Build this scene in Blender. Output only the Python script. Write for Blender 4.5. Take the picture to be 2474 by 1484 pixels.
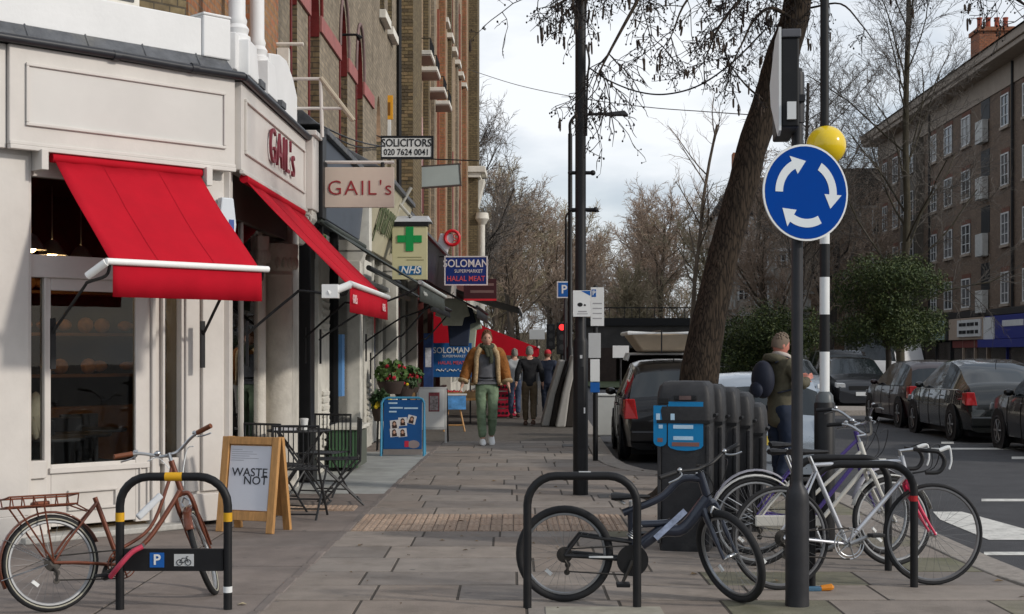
import bpy, bmesh, math, random
from mathutils import Vector, Matrix, Quaternion, noise
R = math.radians
random.seed(7)
for o in list(bpy.data.objects):
    bpy.data.objects.remove(o, do_unlink=True)
SC = bpy.context.scene
COL = SC.collection

# ---------------------------------------------------------------- camera
cam = bpy.data.objects.new('camera', bpy.data.cameras.new('camera'))
COL.objects.link(cam)
cam.location = (0, 0, 1.5)
cam.rotation_euler = (R(90), 0, 0)
cam.data.sensor_width = 36.0
cam.data.lens = 50.0
cam.data.shift_y = 0.0445
cam.data.clip_end = 2000
SC.camera = cam

# ---------------------------------------------------------------- sky and sun
SUN_AZ = math.atan2(0.92, -0.39)          # clockwise from +Y
SUN_EL = R(27)
w = bpy.data.worlds.new('World'); SC.world = w; w.use_nodes = True
nt = w.node_tree; N = nt.nodes; L = nt.links
bg = N['Background']
sky = N.new('ShaderNodeTexSky'); sky.sky_type = 'NISHITA'; sky.sun_disc = False
sky.sun_elevation = SUN_EL; sky.sun_rotation = SUN_AZ
sky.air_density = 1.0; sky.dust_density = 1.5; sky.ozone_density = 2.0
tc = N.new('ShaderNodeTexCoord')
mp = N.new('ShaderNodeMapping'); mp.inputs['Scale'].default_value = (1.0, 1.0, 2.6)
n1 = N.new('ShaderNodeTexNoise'); n1.inputs['Scale'].default_value = 3.2; n1.inputs['Detail'].default_value = 7; n1.inputs['Roughness'].default_value = .55
n1.inputs['Distortion'].default_value = .35
rp = N.new('ShaderNodeValToRGB'); rp.color_ramp.elements[0].position = .30; rp.color_ramp.elements[1].position = .62
n2 = N.new('ShaderNodeTexNoise'); n2.inputs['Scale'].default_value = 4.5; n2.inputs['Detail'].default_value = 7
cr = N.new('ShaderNodeValToRGB')
cr.color_ramp.elements[0].position = .40; cr.color_ramp.elements[0].color = (4.5, 5.05, 5.8, 1)
cr.color_ramp.elements[1].position = .60; cr.color_ramp.elements[1].color = (7.8, 8.05, 8.35, 1)
mx = N.new('ShaderNodeMix'); mx.data_type = 'RGBA'
mm = N.new('ShaderNodeMath'); mm.operation = 'MULTIPLY_ADD'; mm.inputs[1].default_value = .55; mm.inputs[2].default_value = .42
L.new(tc.outputs['Generated'], mp.inputs['Vector'])
L.new(mp.outputs['Vector'], n1.inputs['Vector']); L.new(mp.outputs['Vector'], n2.inputs['Vector'])
L.new(n1.outputs['Fac'], rp.inputs['Fac']); L.new(rp.outputs['Color'], mm.inputs[0])
L.new(n2.outputs['Fac'], cr.inputs['Fac'])
L.new(mm.outputs[0], mx.inputs['Factor'])
L.new(sky.outputs['Color'], mx.inputs['A']); L.new(cr.outputs['Color'], mx.inputs['B'])
L.new(mx.outputs['Result'], bg.inputs['Color'])
bg.inputs['Strength'].default_value = 0.127

sd = bpy.data.lights.new('sun', 'SUN'); sd.energy = 2.15; sd.angle = R(4); sd.color = (1.0, .93, .84)
sun = bpy.data.objects.new('sun', sd); COL.objects.link(sun)
TO_SUN = Vector((math.sin(SUN_AZ) * math.cos(SUN_EL), math.cos(SUN_AZ) * math.cos(SUN_EL), math.sin(SUN_EL)))
sun.rotation_euler = (-TO_SUN).to_track_quat('-Z', 'Y').to_euler()
sun.location = (20, -10, 20)

vs = SC.view_settings
vs.view_transform = 'Standard'; vs.look = 'None'; vs.gamma = 1; vs.use_curve_mapping = False
vs.exposure = 0.0
SC.cycles.max_bounces = 8; SC.cycles.transparent_max_bounces = 16
SC.cycles.use_denoising = True
SC.cycles.use_adaptive_sampling = True

# ---------------------------------------------------------------- helpers
FPX = 3434.0
def at(u, v, Y):
    """point of the place seen at (u, v) on a 2473 px wide print, Y metres ahead"""
    return Vector(((u - 1236.5) / FPX * Y, Y, 1.5 - (v - 852) / FPX * Y))
def gnd(u, v, h=1.5):
    Y = FPX * h / (v - 852)
    return Vector(((u - 1236.5) / FPX * Y, Y, 1.5 - h))
def T(x, y=None, z=None):
    return Matrix.Translation(Vector(x) if y is None else Vector((x, y, z)))
def RZ(a): return Matrix.Rotation(a, 4, 'Z')
def RX(a): return Matrix.Rotation(a, 4, 'X')
def RY(a): return Matrix.Rotation(a, 4, 'Y')
I4 = Matrix.Identity(4)
WM = {}

# ---- materials
MATS = {}
def hexc(h):
    h = h.lstrip('#'); c = [int(h[i:i + 2], 16) / 255 for i in (0, 2, 4)]
    return tuple(((x + .055) / 1.055) ** 2.4 if x > .04045 else x / 12.92 for x in c)
def mat(name, col, rough=.6, metal=0., var=.12, scale=6., bump=0., bscale=40., spec=.3, coat=0., gum=0, dirt=0., dirtcol=(.05, .045, .04), stretch=(1, 1, 1), emit=0., detail=4., trans=0., world=False):
    if name in MATS: return MATS[name]
    if isinstance(col, str): col = hexc(col)
    m = bpy.data.materials.new(name); m.use_nodes = True
    t = m.node_tree; n = t.nodes; l = t.links
    b = n['Principled BSDF']
    b.inputs['Roughness'].default_value = rough; b.inputs['Metallic'].default_value = metal
    b.inputs['Specular IOR Level'].default_value = spec
    b.inputs['Coat Weight'].default_value = coat
    b.inputs['Base Color'].default_value = (*col, 1)
    if emit:
        b.inputs['Emission Color'].default_value = (*col, 1); b.inputs['Emission Strength'].default_value = emit
    if world:
        g = n.new('ShaderNodeNewGeometry'); out = g.outputs['Position']
    else:
        g = n.new('ShaderNodeTexCoord'); out = g.outputs['Object']
    mpn = n.new('ShaderNodeMapping'); mpn.inputs['Scale'].default_value = stretch
    l.new(out, mpn.inputs['Vector'])
    src = None
    if var > 0:
        nz = n.new('ShaderNodeTexNoise'); nz.inputs['Scale'].default_value = scale; nz.inputs['Detail'].default_value = detail; nz.inputs['Roughness'].default_value = .62
        l.new(mpn.outputs['Vector'], nz.inputs['Vector'])
        r = n.new('ShaderNodeValToRGB')
        r.color_ramp.elements[0].position = .28; r.color_ramp.elements[1].position = .72
        r.color_ramp.elements[0].color = tuple(max(0, c * (1 - var)) for c in col) + (1,)
        r.color_ramp.elements[1].color = tuple(min(1, c * (1 + var)) for c in col) + (1,)
        l.new(nz.outputs['Fac'], r.inputs['Fac']); src = r.outputs['Color']
        # roughness follows the same wear
        mr = n.new('ShaderNodeMapRange'); mr.inputs['To Min'].default_value = max(.02, rough * .85); mr.inputs['To Max'].default_value = min(1, rough * 1.18)
        l.new(nz.outputs['Fac'], mr.inputs['Value']); l.new(mr.outputs['Result'], b.inputs['Roughness'])
    if dirt > 0:
        nd = n.new('ShaderNodeTexNoise'); nd.inputs['Scale'].default_value = scale * .45; nd.inputs['Detail'].default_value = 8; nd.inputs['Roughness'].default_value = .7
        l.new(mpn.outputs['Vector'], nd.inputs['Vector'])
        rd = n.new('ShaderNodeValToRGB'); rd.color_ramp.elements[0].position = .52; rd.color_ramp.elements[1].position = .75
        rd.color_ramp.elements[0].color = (0, 0, 0, 1); rd.color_ramp.elements[1].color = (dirt, dirt, dirt, 1)
        l.new(nd.outputs['Fac'], rd.inputs['Fac'])
        mxn = n.new('ShaderNodeMix'); mxn.data_type = 'RGBA'
        l.new(rd.outputs['Color'], mxn.inputs['Factor'])
        if src: l.new(src, mxn.inputs['A'])
        else: mxn.inputs['A'].default_value = (*col, 1)
        mxn.inputs['B'].default_value = (*dirtcol, 1); src = mxn.outputs['Result']
    if gum:
        vo = n.new('ShaderNodeTexVoronoi'); vo.inputs['Scale'].default_value = 3.2; l.new(mpn.outputs['Vector'], vo.inputs['Vector'])
        gr = n.new('ShaderNodeValToRGB'); gr.color_ramp.elements[0].position = .06; gr.color_ramp.elements[0].color = (gum,) * 3 + (1,); gr.color_ramp.elements[1].position = .085; gr.color_ramp.elements[1].color = (0, 0, 0, 1)
        l.new(vo.outputs['Distance'], gr.inputs['Fac'])
        gm = n.new('ShaderNodeMix'); gm.data_type = 'RGBA'; l.new(gr.outputs['Color'], gm.inputs['Factor']); l.new(src, gm.inputs['A']); gm.inputs['B'].default_value = (.10, .095, .09, 1); src = gm.outputs['Result']
    if src: l.new(src, b.inputs['Base Color'])
    if bump > 0:
        nb = n.new('ShaderNodeTexNoise'); nb.inputs['Scale'].default_value = bscale; nb.inputs['Detail'].default_value = 5
        l.new(mpn.outputs['Vector'], nb.inputs['Vector'])
        bp = n.new('ShaderNodeBump'); bp.inputs['Strength'].default_value = bump; bp.inputs['Distance'].default_value = .02
        l.new(nb.outputs['Fac'], bp.inputs['Height']); l.new(bp.outputs['Normal'], b.inputs['Normal'])
    if trans > 0: b.inputs['Transmission Weight'].default_value = trans
    MATS[name] = m
    return m
def brickmat(name, c1, c2, mortar, bw=.225, bh=.075, bump=.6, stain=.35, staincol=(.06, .05, .04)):
    if name in MATS: return MATS[name]
    m = bpy.data.materials.new(name); m.use_nodes = True
    t = m.node_tree; n = t.nodes; l = t.links; b = n['Principled BSDF']
    b.inputs['Roughness'].default_value = .9; b.inputs['Specular IOR Level'].default_value = .2
    g = n.new('ShaderNodeNewGeometry'); sp = n.new('ShaderNodeSeparateXYZ'); l.new(g.outputs['Position'], sp.inputs[0])
    ad = n.new('ShaderNodeMath'); l.new(sp.outputs['X'], ad.inputs[0]); l.new(sp.outputs['Y'], ad.inputs[1])
    cb = n.new('ShaderNodeCombineXYZ'); l.new(ad.outputs[0], cb.inputs['X']); l.new(sp.outputs['Z'], cb.inputs['Y'])
    br = n.new('ShaderNodeTexBrick')
    br.inputs['Color1'].default_value = (*c1, 1); br.inputs['Color2'].default_value = (*c2, 1); br.inputs['Mortar'].default_value = (*mortar, 1)
    br.inputs['Scale'].default_value = 1; br.inputs['Mortar Size'].default_value = .009; br.inputs['Brick Width'].default_value = bw; br.inputs['Row Height'].default_value = bh
    br.inputs['Bias'].default_value = -.1
    l.new(cb.outputs[0], br.inputs['Vector'])
    nz = n.new('ShaderNodeTexNoise'); nz.inputs['Scale'].default_value = 1.3; nz.inputs['Detail'].default_value = 9; nz.inputs['Roughness'].default_value = .68
    l.new(g.outputs['Position'], nz.inputs['Vector'])
    rd = n.new('ShaderNodeValToRGB'); rd.color_ramp.elements[0].position = .40; rd.color_ramp.elements[1].position = .72
    rd.color_ramp.elements[0].color = (0, 0, 0, 1); rd.color_ramp.elements[1].color = (stain,) * 3 + (1,)
    l.new(nz.outputs['Fac'], rd.inputs['Fac'])
    mxn = n.new('ShaderNodeMix'); mxn.data_type = 'RGBA'; l.new(rd.outputs['Color'], mxn.inputs['Factor'])
    l.new(br.outputs['Color'], mxn.inputs['A']); mxn.inputs['B'].default_value = (*staincol, 1)
    n3 = n.new('ShaderNodeTexNoise'); n3.inputs['Scale'].default_value = 14; n3.inputs['Detail'].default_value = 6
    l.new(g.outputs['Position'], n3.inputs['Vector'])
    hs = n.new('ShaderNodeMix'); hs.data_type = 'RGBA'; hs.blend_type = 'OVERLAY'; hs.inputs['Factor'].default_value = .8
    l.new(mxn.outputs['Result'], hs.inputs['A']); l.new(n3.outputs['Color'], hs.inputs['B'])
    bw_ = n.new('ShaderNodeRGBToBW'); l.new(n3.outputs['Color'], bw_.inputs[0]); l.new(bw_.outputs[0], hs.inputs['B'])
    l.new(hs.outputs['Result'], b.inputs['Base Color'])
    bp = n.new('ShaderNodeBump'); bp.inputs['Strength'].default_value = bump; bp.inputs['Distance'].default_value = .012; bp.invert = True
    l.new(br.outputs['Fac'], bp.inputs['Height']); l.new(bp.outputs['Normal'], b.inputs['Normal'])
    MATS[name] = m; return m
def glassmat(name, tint=(.8, .85, .84), ior=1.5, rough=.01, boost=0.0):
    if name in MATS: return MATS[name]
    m = bpy.data.materials.new(name); m.use_nodes = True
    t = m.node_tree; n = t.nodes; l = t.links; n.remove(n['Principled BSDF'])
    tr = n.new('ShaderNodeBsdfTransparent'); tr.inputs['Color'].default_value = (*tint, 1)
    gl = n.new('ShaderNodeBsdfGlossy'); gl.inputs['Roughness'].default_value = rough
    nz = n.new('ShaderNodeTexNoise'); nz.inputs['Scale'].default_value = 1.7
    bp = n.new('ShaderNodeBump'); bp.inputs['Strength'].default_value = .012; bp.inputs['Distance'].default_value = .05
    l.new(nz.outputs['Fac'], bp.inputs['Height']); l.new(bp.outputs['Normal'], gl.inputs['Normal'])
    fr = n.new('ShaderNodeFresnel'); fr.inputs['IOR'].default_value = ior
    ma = n.new('ShaderNodeMath'); ma.operation = 'MULTIPLY_ADD'; ma.inputs[1].default_value = 1.1; ma.inputs[2].default_value = boost; ma.use_clamp = True
    mxs = n.new('ShaderNodeMixShader')
    l.new(fr.outputs[0], ma.inputs[0]); l.new(ma.outputs[0], mxs.inputs['Fac'])
    l.new(tr.outputs[0], mxs.inputs[1]); l.new(gl.outputs[0], mxs.inputs[2]); l.new(mxs.outputs[0], n['Material Output'].inputs['Surface'])
    MATS[name] = m; return m

# ---- mesh collector
class MB:
    def __init__(s): s.v = []; s.f = []
    def add(s, vs, fs):
        o = len(s.v); s.v += [tuple(x) for x in vs]; s.f += [tuple(i + o for i in f) for f in fs]; return s
    def box(s, x0, x1, y0, y1, z0, z1):
        return s.add([(x0, y0, z0), (x1, y0, z0), (x1, y1, z0), (x0, y1, z0), (x0, y0, z1), (x1, y0, z1), (x1, y1, z1), (x0, y1, z1)],
                     [(3, 2, 1, 0), (4, 5, 6, 7), (0, 1, 5, 4), (1, 2, 6, 5), (2, 3, 7, 6), (3, 0, 4, 7)])
    def cbox(s, c, d, M=None):
        vs = [Vector((a * d[0] / 2, b * d[1] / 2, e * d[2] / 2)) for e in (-1, 1) for a, b in ((-1, -1), (1, -1), (1, 1), (-1, 1))]
        if M: vs = [M @ x for x in vs]
        vs = [x + Vector(c) for x in vs]
        return s.add(vs, [(3, 2, 1, 0), (4, 5, 6, 7), (0, 1, 5, 4), (1, 2, 6, 5), (2, 3, 7, 6), (3, 0, 4, 7)])
    def hexa(s, b, t):
        """b, t: four points each, bottom and top"""
        return s.add(list(b) + list(t), [(3, 2, 1, 0), (4, 5, 6, 7), (0, 1, 5, 4), (1, 2, 6, 5), (2, 3, 7, 6), (3, 0, 4, 7)])
    def quad(s, *p): return s.add(p, [tuple(range(len(p)))])
    def prism(s, poly, ext):
        n = len(poly); e = Vector(ext); a = [Vector(p) for p in poly]
        return s.add(a + [p + e for p in a], [tuple(range(n))[::-1], tuple(range(n, 2 * n))] + [(i, (i + 1) % n, n + (i + 1) % n, n + i) for i in range(n)])
    def tube(s, pts, r, n=8, cap=True, closed=False, flat=1.0, up=None):
        P = [Vector(p) for p in pts]; m = len(P)
        rr = r if isinstance(r, (list, tuple)) else [r] * m
        prev = None; rings = []; o = len(s.v)
        for i in range(m):
            if closed: d = P[(i + 1) % m] - P[i - 1]
            elif i == 0: d = P[1] - P[0]
            elif i == m - 1: d = P[-1] - P[-2]
            else: d = (P[i + 1] - P[i]).normalized() + (P[i] - P[i - 1]).normalized()
            if d.length < 1e-9: d = Vector((0, 0, 1))
            d.normalize()
            if prev is None:
                a = Vector(up) if up else (Vector((0, 0, 1)) if abs(d.z) < .9 else Vector((1, 0, 0)))
                x = d.cross(a).normalized()
            else:
                x = prev - d * prev.dot(d)
                x = x.normalized() if x.length > 1e-6 else d.orthogonal().normalized()
            prev = x; y = d.cross(x)
            for k in range(n):
                t = 2 * math.pi * k / n
                s.v.append(tuple(P[i] + x * (rr[i] * math.cos(t)) + y * (rr[i] * flat * math.sin(t))))
        for i in range(m if closed else m - 1):
            for k in range(n):
                a = o + i * n + k; b = o + i * n + (k + 1) % n; j = ((i + 1) % m)
                s.f.append((a, o + j * n + k, o + j * n + (k + 1) % n, b))
        if cap and not closed:
            s.f.append(tuple(o + k for k in range(n))); s.f.append(tuple(o + (m - 1) * n + k for k in range(n))[::-1])
        return s
    def lathe(s, prof, c=(0, 0, 0), n=16, M=None, cap=True):
        o = len(s.v); c = Vector(c)
        for r, z in prof:
            for k in range(n):
                t = 2 * math.pi * k / n; p = Vector((r * math.cos(t), r * math.sin(t), z))
                if M: p = M @ p
                s.v.append(tuple(p + c))
        for i in range(len(prof) - 1):
            for k in range(n):
                a = o + i * n + k; b = o + i * n + (k + 1) % n
                s.f.append((a, b, b + n, a + n))
        if cap:
            s.f.append(tuple(o + k for k in range(n))[::-1]); s.f.append(tuple(o + (len(prof) - 1) * n + k for k in range(n)))
        return s
    def ball(s, c, r, n=12, m=8, M=None):
        if not isinstance(r, (tuple, list)): r = (r, r, r)
        prof = [(math.sin(math.pi * i / m), -math.cos(math.pi * i / m)) for i in range(m + 1)]
        o = len(s.v)
        for a, z in prof:
            a = max(a, .004)
            for k in range(n):
                t = 2 * math.pi * k / n; p = Vector((a * math.cos(t) * r[0], a * math.sin(t) * r[1], z * r[2]))
                if M: p = M @ p
                s.v.append(tuple(p + Vector(c)))
        for i in range(m):
            for k in range(n):
                a = o + i * n + k; b = o + i * n + (k + 1) % n
                s.f.append((a, b, b + n, a + n))
        return s
    def torus(s, c, R_, r, ax=(0, 1, 0), nu=36, nv=8, rz=None):
        ax = Vector(ax).normalized(); x = ax.orthogonal().normalized(); y = ax.cross(x); o = len(s.v); c = Vector(c); rz = rz or r
        for i in range(nu):
            t = 2 * math.pi * i / nu; d = x * math.cos(t) + y * math.sin(t)
            for k in range(nv):
                p = 2 * math.pi * k / nv
                s.v.append(tuple(c + d * (R_ + r * math.cos(p)) + ax * (rz * math.sin(p))))
        for i in range(nu):
            for k in range(nv):
                j = (i + 1) % nu; q = (k + 1) % nv
                s.f.append((o + i * nv + k, o + j * nv + k, o + j * nv + q, o + i * nv + q))
        return s
    def xf(s, M):
        s.v = [tuple(M @ Vector(p)) for p in s.v]; return s
    def join(s, o): return s.add(o.v, o.f)
    def mesh(s, name, m, smooth=False, recalc=True):
        me = bpy.data.meshes.new(name); me.from_pydata(s.v, [], s.f)
        if recalc and len(s.f) < 6000:
            b = bmesh.new(); b.from_mesh(me); bmesh.ops.recalc_face_normals(b, faces=b.faces); b.to_mesh(me); b.free()
        if smooth:
            me.polygons.foreach_set('use_smooth', [True] * len(me.polygons))
            if smooth != 'all': me.set_sharp_from_angle(angle=R(38))
        if m: me.materials.append(m)
        me.update(); return me
    def build(s, name, m, parent=None, smooth=False, bevel=0, frame=None, seg=2):
        """verts are in `frame` (default: the parent's own frame)"""
        if frame is not None:
            inv = WM[parent.name].inverted() if parent else I4
            s.xf(inv @ frame)
        o = bpy.data.objects.new(name, s.mesh(name, m, smooth)); COL.objects.link(o)
        if parent: o.parent = parent; WM[o.name] = WM[parent.name]
        else: WM[o.name] = I4
        if bevel:
            b = o.modifiers.new('bevel', 'BEVEL'); b.width = bevel; b.segments = seg; b.limit_method = 'ANGLE'; b.angle_limit = R(40)
        return o
def tag(o, label, cat, group=None, kind=None):
    if label: o['label'] = label
    if cat: o['category'] = cat
    if group: o['group'] = group
    if kind: o['kind'] = kind
    return o
def thing(name, label, cat, frame=I4, group=None, kind=None):
    o = bpy.data.objects.new(name, None); COL.objects.link(o)
    o.empty_display_size = .1
    o.matrix_world = frame; WM[o.name] = frame.copy()
    return tag(o, label, cat, group, kind)
def struct(name, mb, m, label=None, frame=None, smooth=False):
    o = mb.build(name, m, None, smooth, frame=frame); o['kind'] = 'structure'
    if label: o['label'] = label
    return o
def text(body, size, m, parent, pos, ex=(1, 0, 0), ez=(0, 0, 1), name='lettering', ext=.003, fat=0., wide=1., shear=0., align='CENTER', space=1., frame=None):
    cu = bpy.data.curves.new('t', 'FONT'); cu.body = body; cu.size = size; cu.extrude = ext; cu.offset = fat * size; cu.shear = shear
    cu.align_x = align; cu.align_y = 'CENTER'; cu.space_character = space; cu.resolution_u = 3
    to = bpy.data.objects.new('t', cu); COL.objects.link(to)
    dg = bpy.context.evaluated_depsgraph_get(); dg.update()
    me = bpy.data.meshes.new_from_object(to.evaluated_get(dg))
    bpy.data.objects.remove(to, do_unlink=True); bpy.data.curves.remove(cu)
    ex = Vector(ex).normalized(); ez = Vector(ez).normalized(); ny = ex.cross(ez)
    F = (WM[parent.name].inverted() @ frame) if frame is not None else I4
    for v in me.vertices:
        p = Vector(pos) + ex * (v.co.x * wide) + ez * v.co.y + ny * v.co.z
        v.co = F @ p
    me.materials.clear(); me.materials.append(m); me.name = name
    o = bpy.data.objects.new(name, me); COL.objects.link(o); o.parent = parent; WM[o.name] = WM[parent.name]
    return o
def copy_thing(root, frame, label=None, group=None):
    r = root.copy(); COL.objects.link(r); r.matrix_world = frame; WM[r.name] = frame.copy()
    if label: r['label'] = label
    if group: r['group'] = group
    for ch in [c for c in bpy.data.objects if c.parent == root]:
        c = ch.copy(); COL.objects.link(c); c.parent = r; WM[c.name] = frame.copy()
        for g in [q for q in bpy.data.objects if q.parent == ch]:
            d = g.copy(); COL.objects.link(d); d.parent = c; WM[d.name] = frame.copy()
    return r
def bez(pts, n=8):
    """Catmull-Rom through pts"""
    P = [Vector(p) for p in pts]; P = [P[0] * 2 - P[1]] + P + [P[-1] * 2 - P[-2]]; out = []
    for i in range(1, len(P) - 2):
        for k in range(n):
            t = k / n; a, b, c, d = P[i - 1:i + 3]
            out.append(.5 * ((2 * b) + (c - a) * t + (2 * a - 5 * b + 4 * c - d) * t * t + (3 * b - a - 3 * c + d) * t ** 3))
    out.append(P[-2]); return out
def lerp(x, xs, ys):
    if x <= xs[0]: return ys[0]
    for i in range(len(xs) - 1):
        if x <= xs[i + 1]: return ys[i] + (ys[i + 1] - ys[i]) * (x - xs[i]) / (xs[i + 1] - xs[i])
    return ys[-1]

CORNER = Vector((-2.53, 12.5, 0))
FR_FRONT = T(CORNER) @ RZ(R(45))                 # x along the chamfered shop front, -y outwards
FR_ST = T(-2.5, 12.5, 0) @ RZ(-math.atan(.02))   # y along the street, x outwards from the shop line
# ================================================================ ground, road, pavement
m_asph = mat('asphalt', (.062, .062, .066), .85, var=.25, scale=3, bump=.5, bscale=120, dirt=.5, dirtcol=(.10, .10, .10), world=True)
m_mortar = mat('joint_mortar', (.07, .06, .05), .95, var=.3, scale=20, world=True)
m_white = mat('road_paint', (.62, .61, .57), .8, var=.2, scale=14, dirt=.75, dirtcol=(.12, .12, .12), world=True)
m_kerb = mat('granite_kerb', (.29, .26, .23), .85, var=.22, scale=18, bump=.3, bscale=90, dirt=.5, dirtcol=(.12, .10, .08), world=True)
m_slabs = [mat('slab_%d' % i, c, .82, var=.16, scale=5, bump=.25, bscale=70, dirt=.7, dirtcol=(.125, .105, .086), world=True, spec=.3, gum=.7) for i, c in enumerate(
    [(.238, .204, .176), (.215, .187, .164), (.262, .226, .195), (.20, .176, .157), (.23, .192, .162), (.25, .22, .194)])]
m_moss = [mat('slab_mossy_%d' % i, c, .9, var=.25, scale=4, bump=.3, bscale=60, dirt=.8, dirtcol=(.10, .11, .045), world=True) for i, c in enumerate([(.20, .18, .14), (.175, .165, .12)])]
m_fore = [mat('forecourt_%d' % i, c, .85, var=.18, scale=4, bump=.2, bscale=60, dirt=.6, dirtcol=(.10, .085, .075), world=True, gum=.6) for i, c in enumerate([(.19, .16, .143), (.17, .146, .132), (.205, .172, .152)])]
m_forelight = mat('forecourt_pale', (.33, .335, .32), .8, var=.2, scale=3, bump=.2, bscale=60, dirt=.55, dirtcol=(.20, .20, .19), world=True)
m_tact = [mat('tactile_%d' % i, c, .85, var=.2, scale=12, bump=.25, bscale=80, dirt=.4, dirtcol=(.14, .11, .09), world=True) for i, c in enumerate([(.40, .29, .215), (.35, .26, .195), (.43, .32, .24)])]

ro = MB(); ro.quad((-300, -40, -.12), (500, -40, -.12), (500, 700, -.12), (-300, 700, -.12))
road = struct('road', ro, m_asph)

KPATH = bez([(9, 5.6, 0), (5.6, 6.7, 0), (4.2, 7.7, 0), (3.68, 8.7, 0), (3.53, 9.8, 0), (3.53, 12, 0), (3.56, 14.6, 0), (3.35, 15.9, 0), (2.5, 17.0, 0), (1.8, 18.0, 0), (1.5, 19.6, 0), (1.52, 23, 0), (1.75, 34, 0), (2.3, 62, 0)], 6)
def kerb_x(y):
    for a, b in zip(KPATH, KPATH[1:]):
        if a.y <= y <= b.y: return a.x + (b.x - a.x) * (y - a.y) / (b.y - a.y)
    return 9 if y < 6 else 2.3
# mortar bed under the slabs
pv = MB()
poly = [(p.x, p.y, -.16) for p in KPATH] + [(2.3, 75, -.16), (-14, 75, -.16), (-14, 5.6, -.16)]
pv.prism(poly, (0, 0, .1562))
pave = struct('pavement', pv, m_mortar)
WM[pave.name] = I4
def slab(x0, x1, xb1, y0, y1, m, parent, z=0., skew=None, name='paving_slab', th=.05, xb0=None):
    g = .009; h = .012; xb0 = x0 if xb0 is None else xb0
    b = [(x0 + g, y0 + h, z - th), (x1 - g, y0 + h, z - th), (xb1 - g, y1 - h, z - th), (xb0 + g, y1 - h, z - th)]
    tl = random.uniform(-.0012, .002); tm = random.uniform(-.0012, .002)
    t = [(x0 + g, y0 + h, z + tl), (x1 - g, y0 + h, z + tm), (xb1 - g, y1 - h, z + tm * .5), (xb0 + g, y1 - h, z + tl * .4)]
    mb = MB(); mb.hexa(b, t)
    return mb.build(name, m, parent, bevel=.002, seg=1)
def xsplit(y): return -2.5 + 1.12 + .02 * (y - 12.5)     # joint between shop forecourt and public pavement
rnd = random.Random(3)
y = 6.6; row = 0
TY0, TY1 = 11.95, 13.15
while y < 24:
    d = rnd.choice((.56, .6, .62, .66)) if y > 8.2 else rnd.choice((.45, .5, .56))
    y1 = y + d
    if y < TY0 < y1 + .25: y1 = TY0
    if abs(y - TY0) < .01: y1 = TY1
    tact = abs(y - TY0) < .01
    x = xsplit(y); xe0 = kerb_x(y) - .30; xe1 = kerb_x(y1) - .30
    x = xsplit(y); xb = xsplit(y1)
    first = True
    if tact: x = xb = 1.0
    while x < xe0 - .25:
        ln = rnd.uniform(.5, 1.05) * (1 if not first else rnd.uniform(.6, 1))
        x1 = x + ln; xb1 = x1
        if x1 > min(xe0, xe1) - .35: x1, xb1 = xe0, xe1
        near_kerb = x1 > 1.6 and y < 14
        m = rnd.choice(m_moss) if (near_kerb and rnd.random() < .55) else rnd.choice(m_slabs)
        slab(x, x1, xb1, y, y1, m, pave, xb0=(xb if first else None)); x = x1; first = False
        if x1 >= xe0 - .01: break
    y = y1; row += 1
# rows beyond the reach of single slabs
far = MB(); far.quad((xsplit(24), 24, -.002), (kerb_x(24) - .3, 24, -.002), (kerb_x(40) - .3, 40, -.002), (2.0, 75, -.002), (-14, 75, -.002), (-14, 24, -.002))
bmf = brickmat('far_slabs', (.20, .176, .155), (.235, .205, .178), (.10, .088, .075), .8, .62, .3, .5, (.14, .122, .105))
far.build('far_paving', bmf, pave)
# forecourt slabs along the shops
y = 6.6
while y < 24:
    pale = 15.1 < y < 20
    y1 = min(y + (rnd.uniform(.85, 1.25) if not pale else 1.6), 24)
    if y < 15.1 < y1: y1 = 15.12
    xl = -5.2 if y < 12.4 else -2.52 + .02 * (y - 12.5)
    xs = [xl] + ([-3.4, -2.4] if y < 12.4 else []) + [xsplit(y)]
    for a, b in zip(xs, xs[1:]):
        e = b + .02 * (y1 - y) if b == xs[-1] else b
        slab(a, b, e, y, y1, m_forelight if pale else rnd.choice(m_fore), pave, name='forecourt_slab')
    y = y1
# low edge of setts that parts forecourt and pavement
for i in range(26):
    ya = 7.0 + i * .62
    mb = MB(); xa = xsplit(ya); mb.box(xa - .035, xa + .03, ya + .01, ya + .60, -.03, .006 + random.uniform(-.003, .003))
    mb.build('edge_sett', random.choice(m_fore), pave, bevel=.008, seg=1)
# tactile band: two rows of ribbed blocks, each block a piece of its own
tw = .098
meT = None
for r_ in range(3):
    for i in range(24):
        if meT is None:
            mb = MB(); mb.box(.003, tw - .003, .004, .396, -.04, 0)
            for k in range(2): mb.box(.012 + k * .046, .012 + k * .046 + .026, .012, .388, 0, .006)
            meT = [mb.mesh('tactile_block', m) for m in m_tact]
        o = bpy.data.objects.new('tactile_block', rnd.choice(meT)); COL.objects.link(o); o.parent = pave
        o.location = (xsplit(TY0) + .03 + i * tw, TY0 + r_ * .4, .003 + random.uniform(-.002, .002))
# short ribbed patch on the forecourt by the chairs
for i in range(8):
    o = bpy.data.objects.new('tactile_block', rnd.choice(meT)); COL.objects.link(o); o.parent = pave
    o.location = (-2.28 + i * tw, 13.45, .012)
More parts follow.
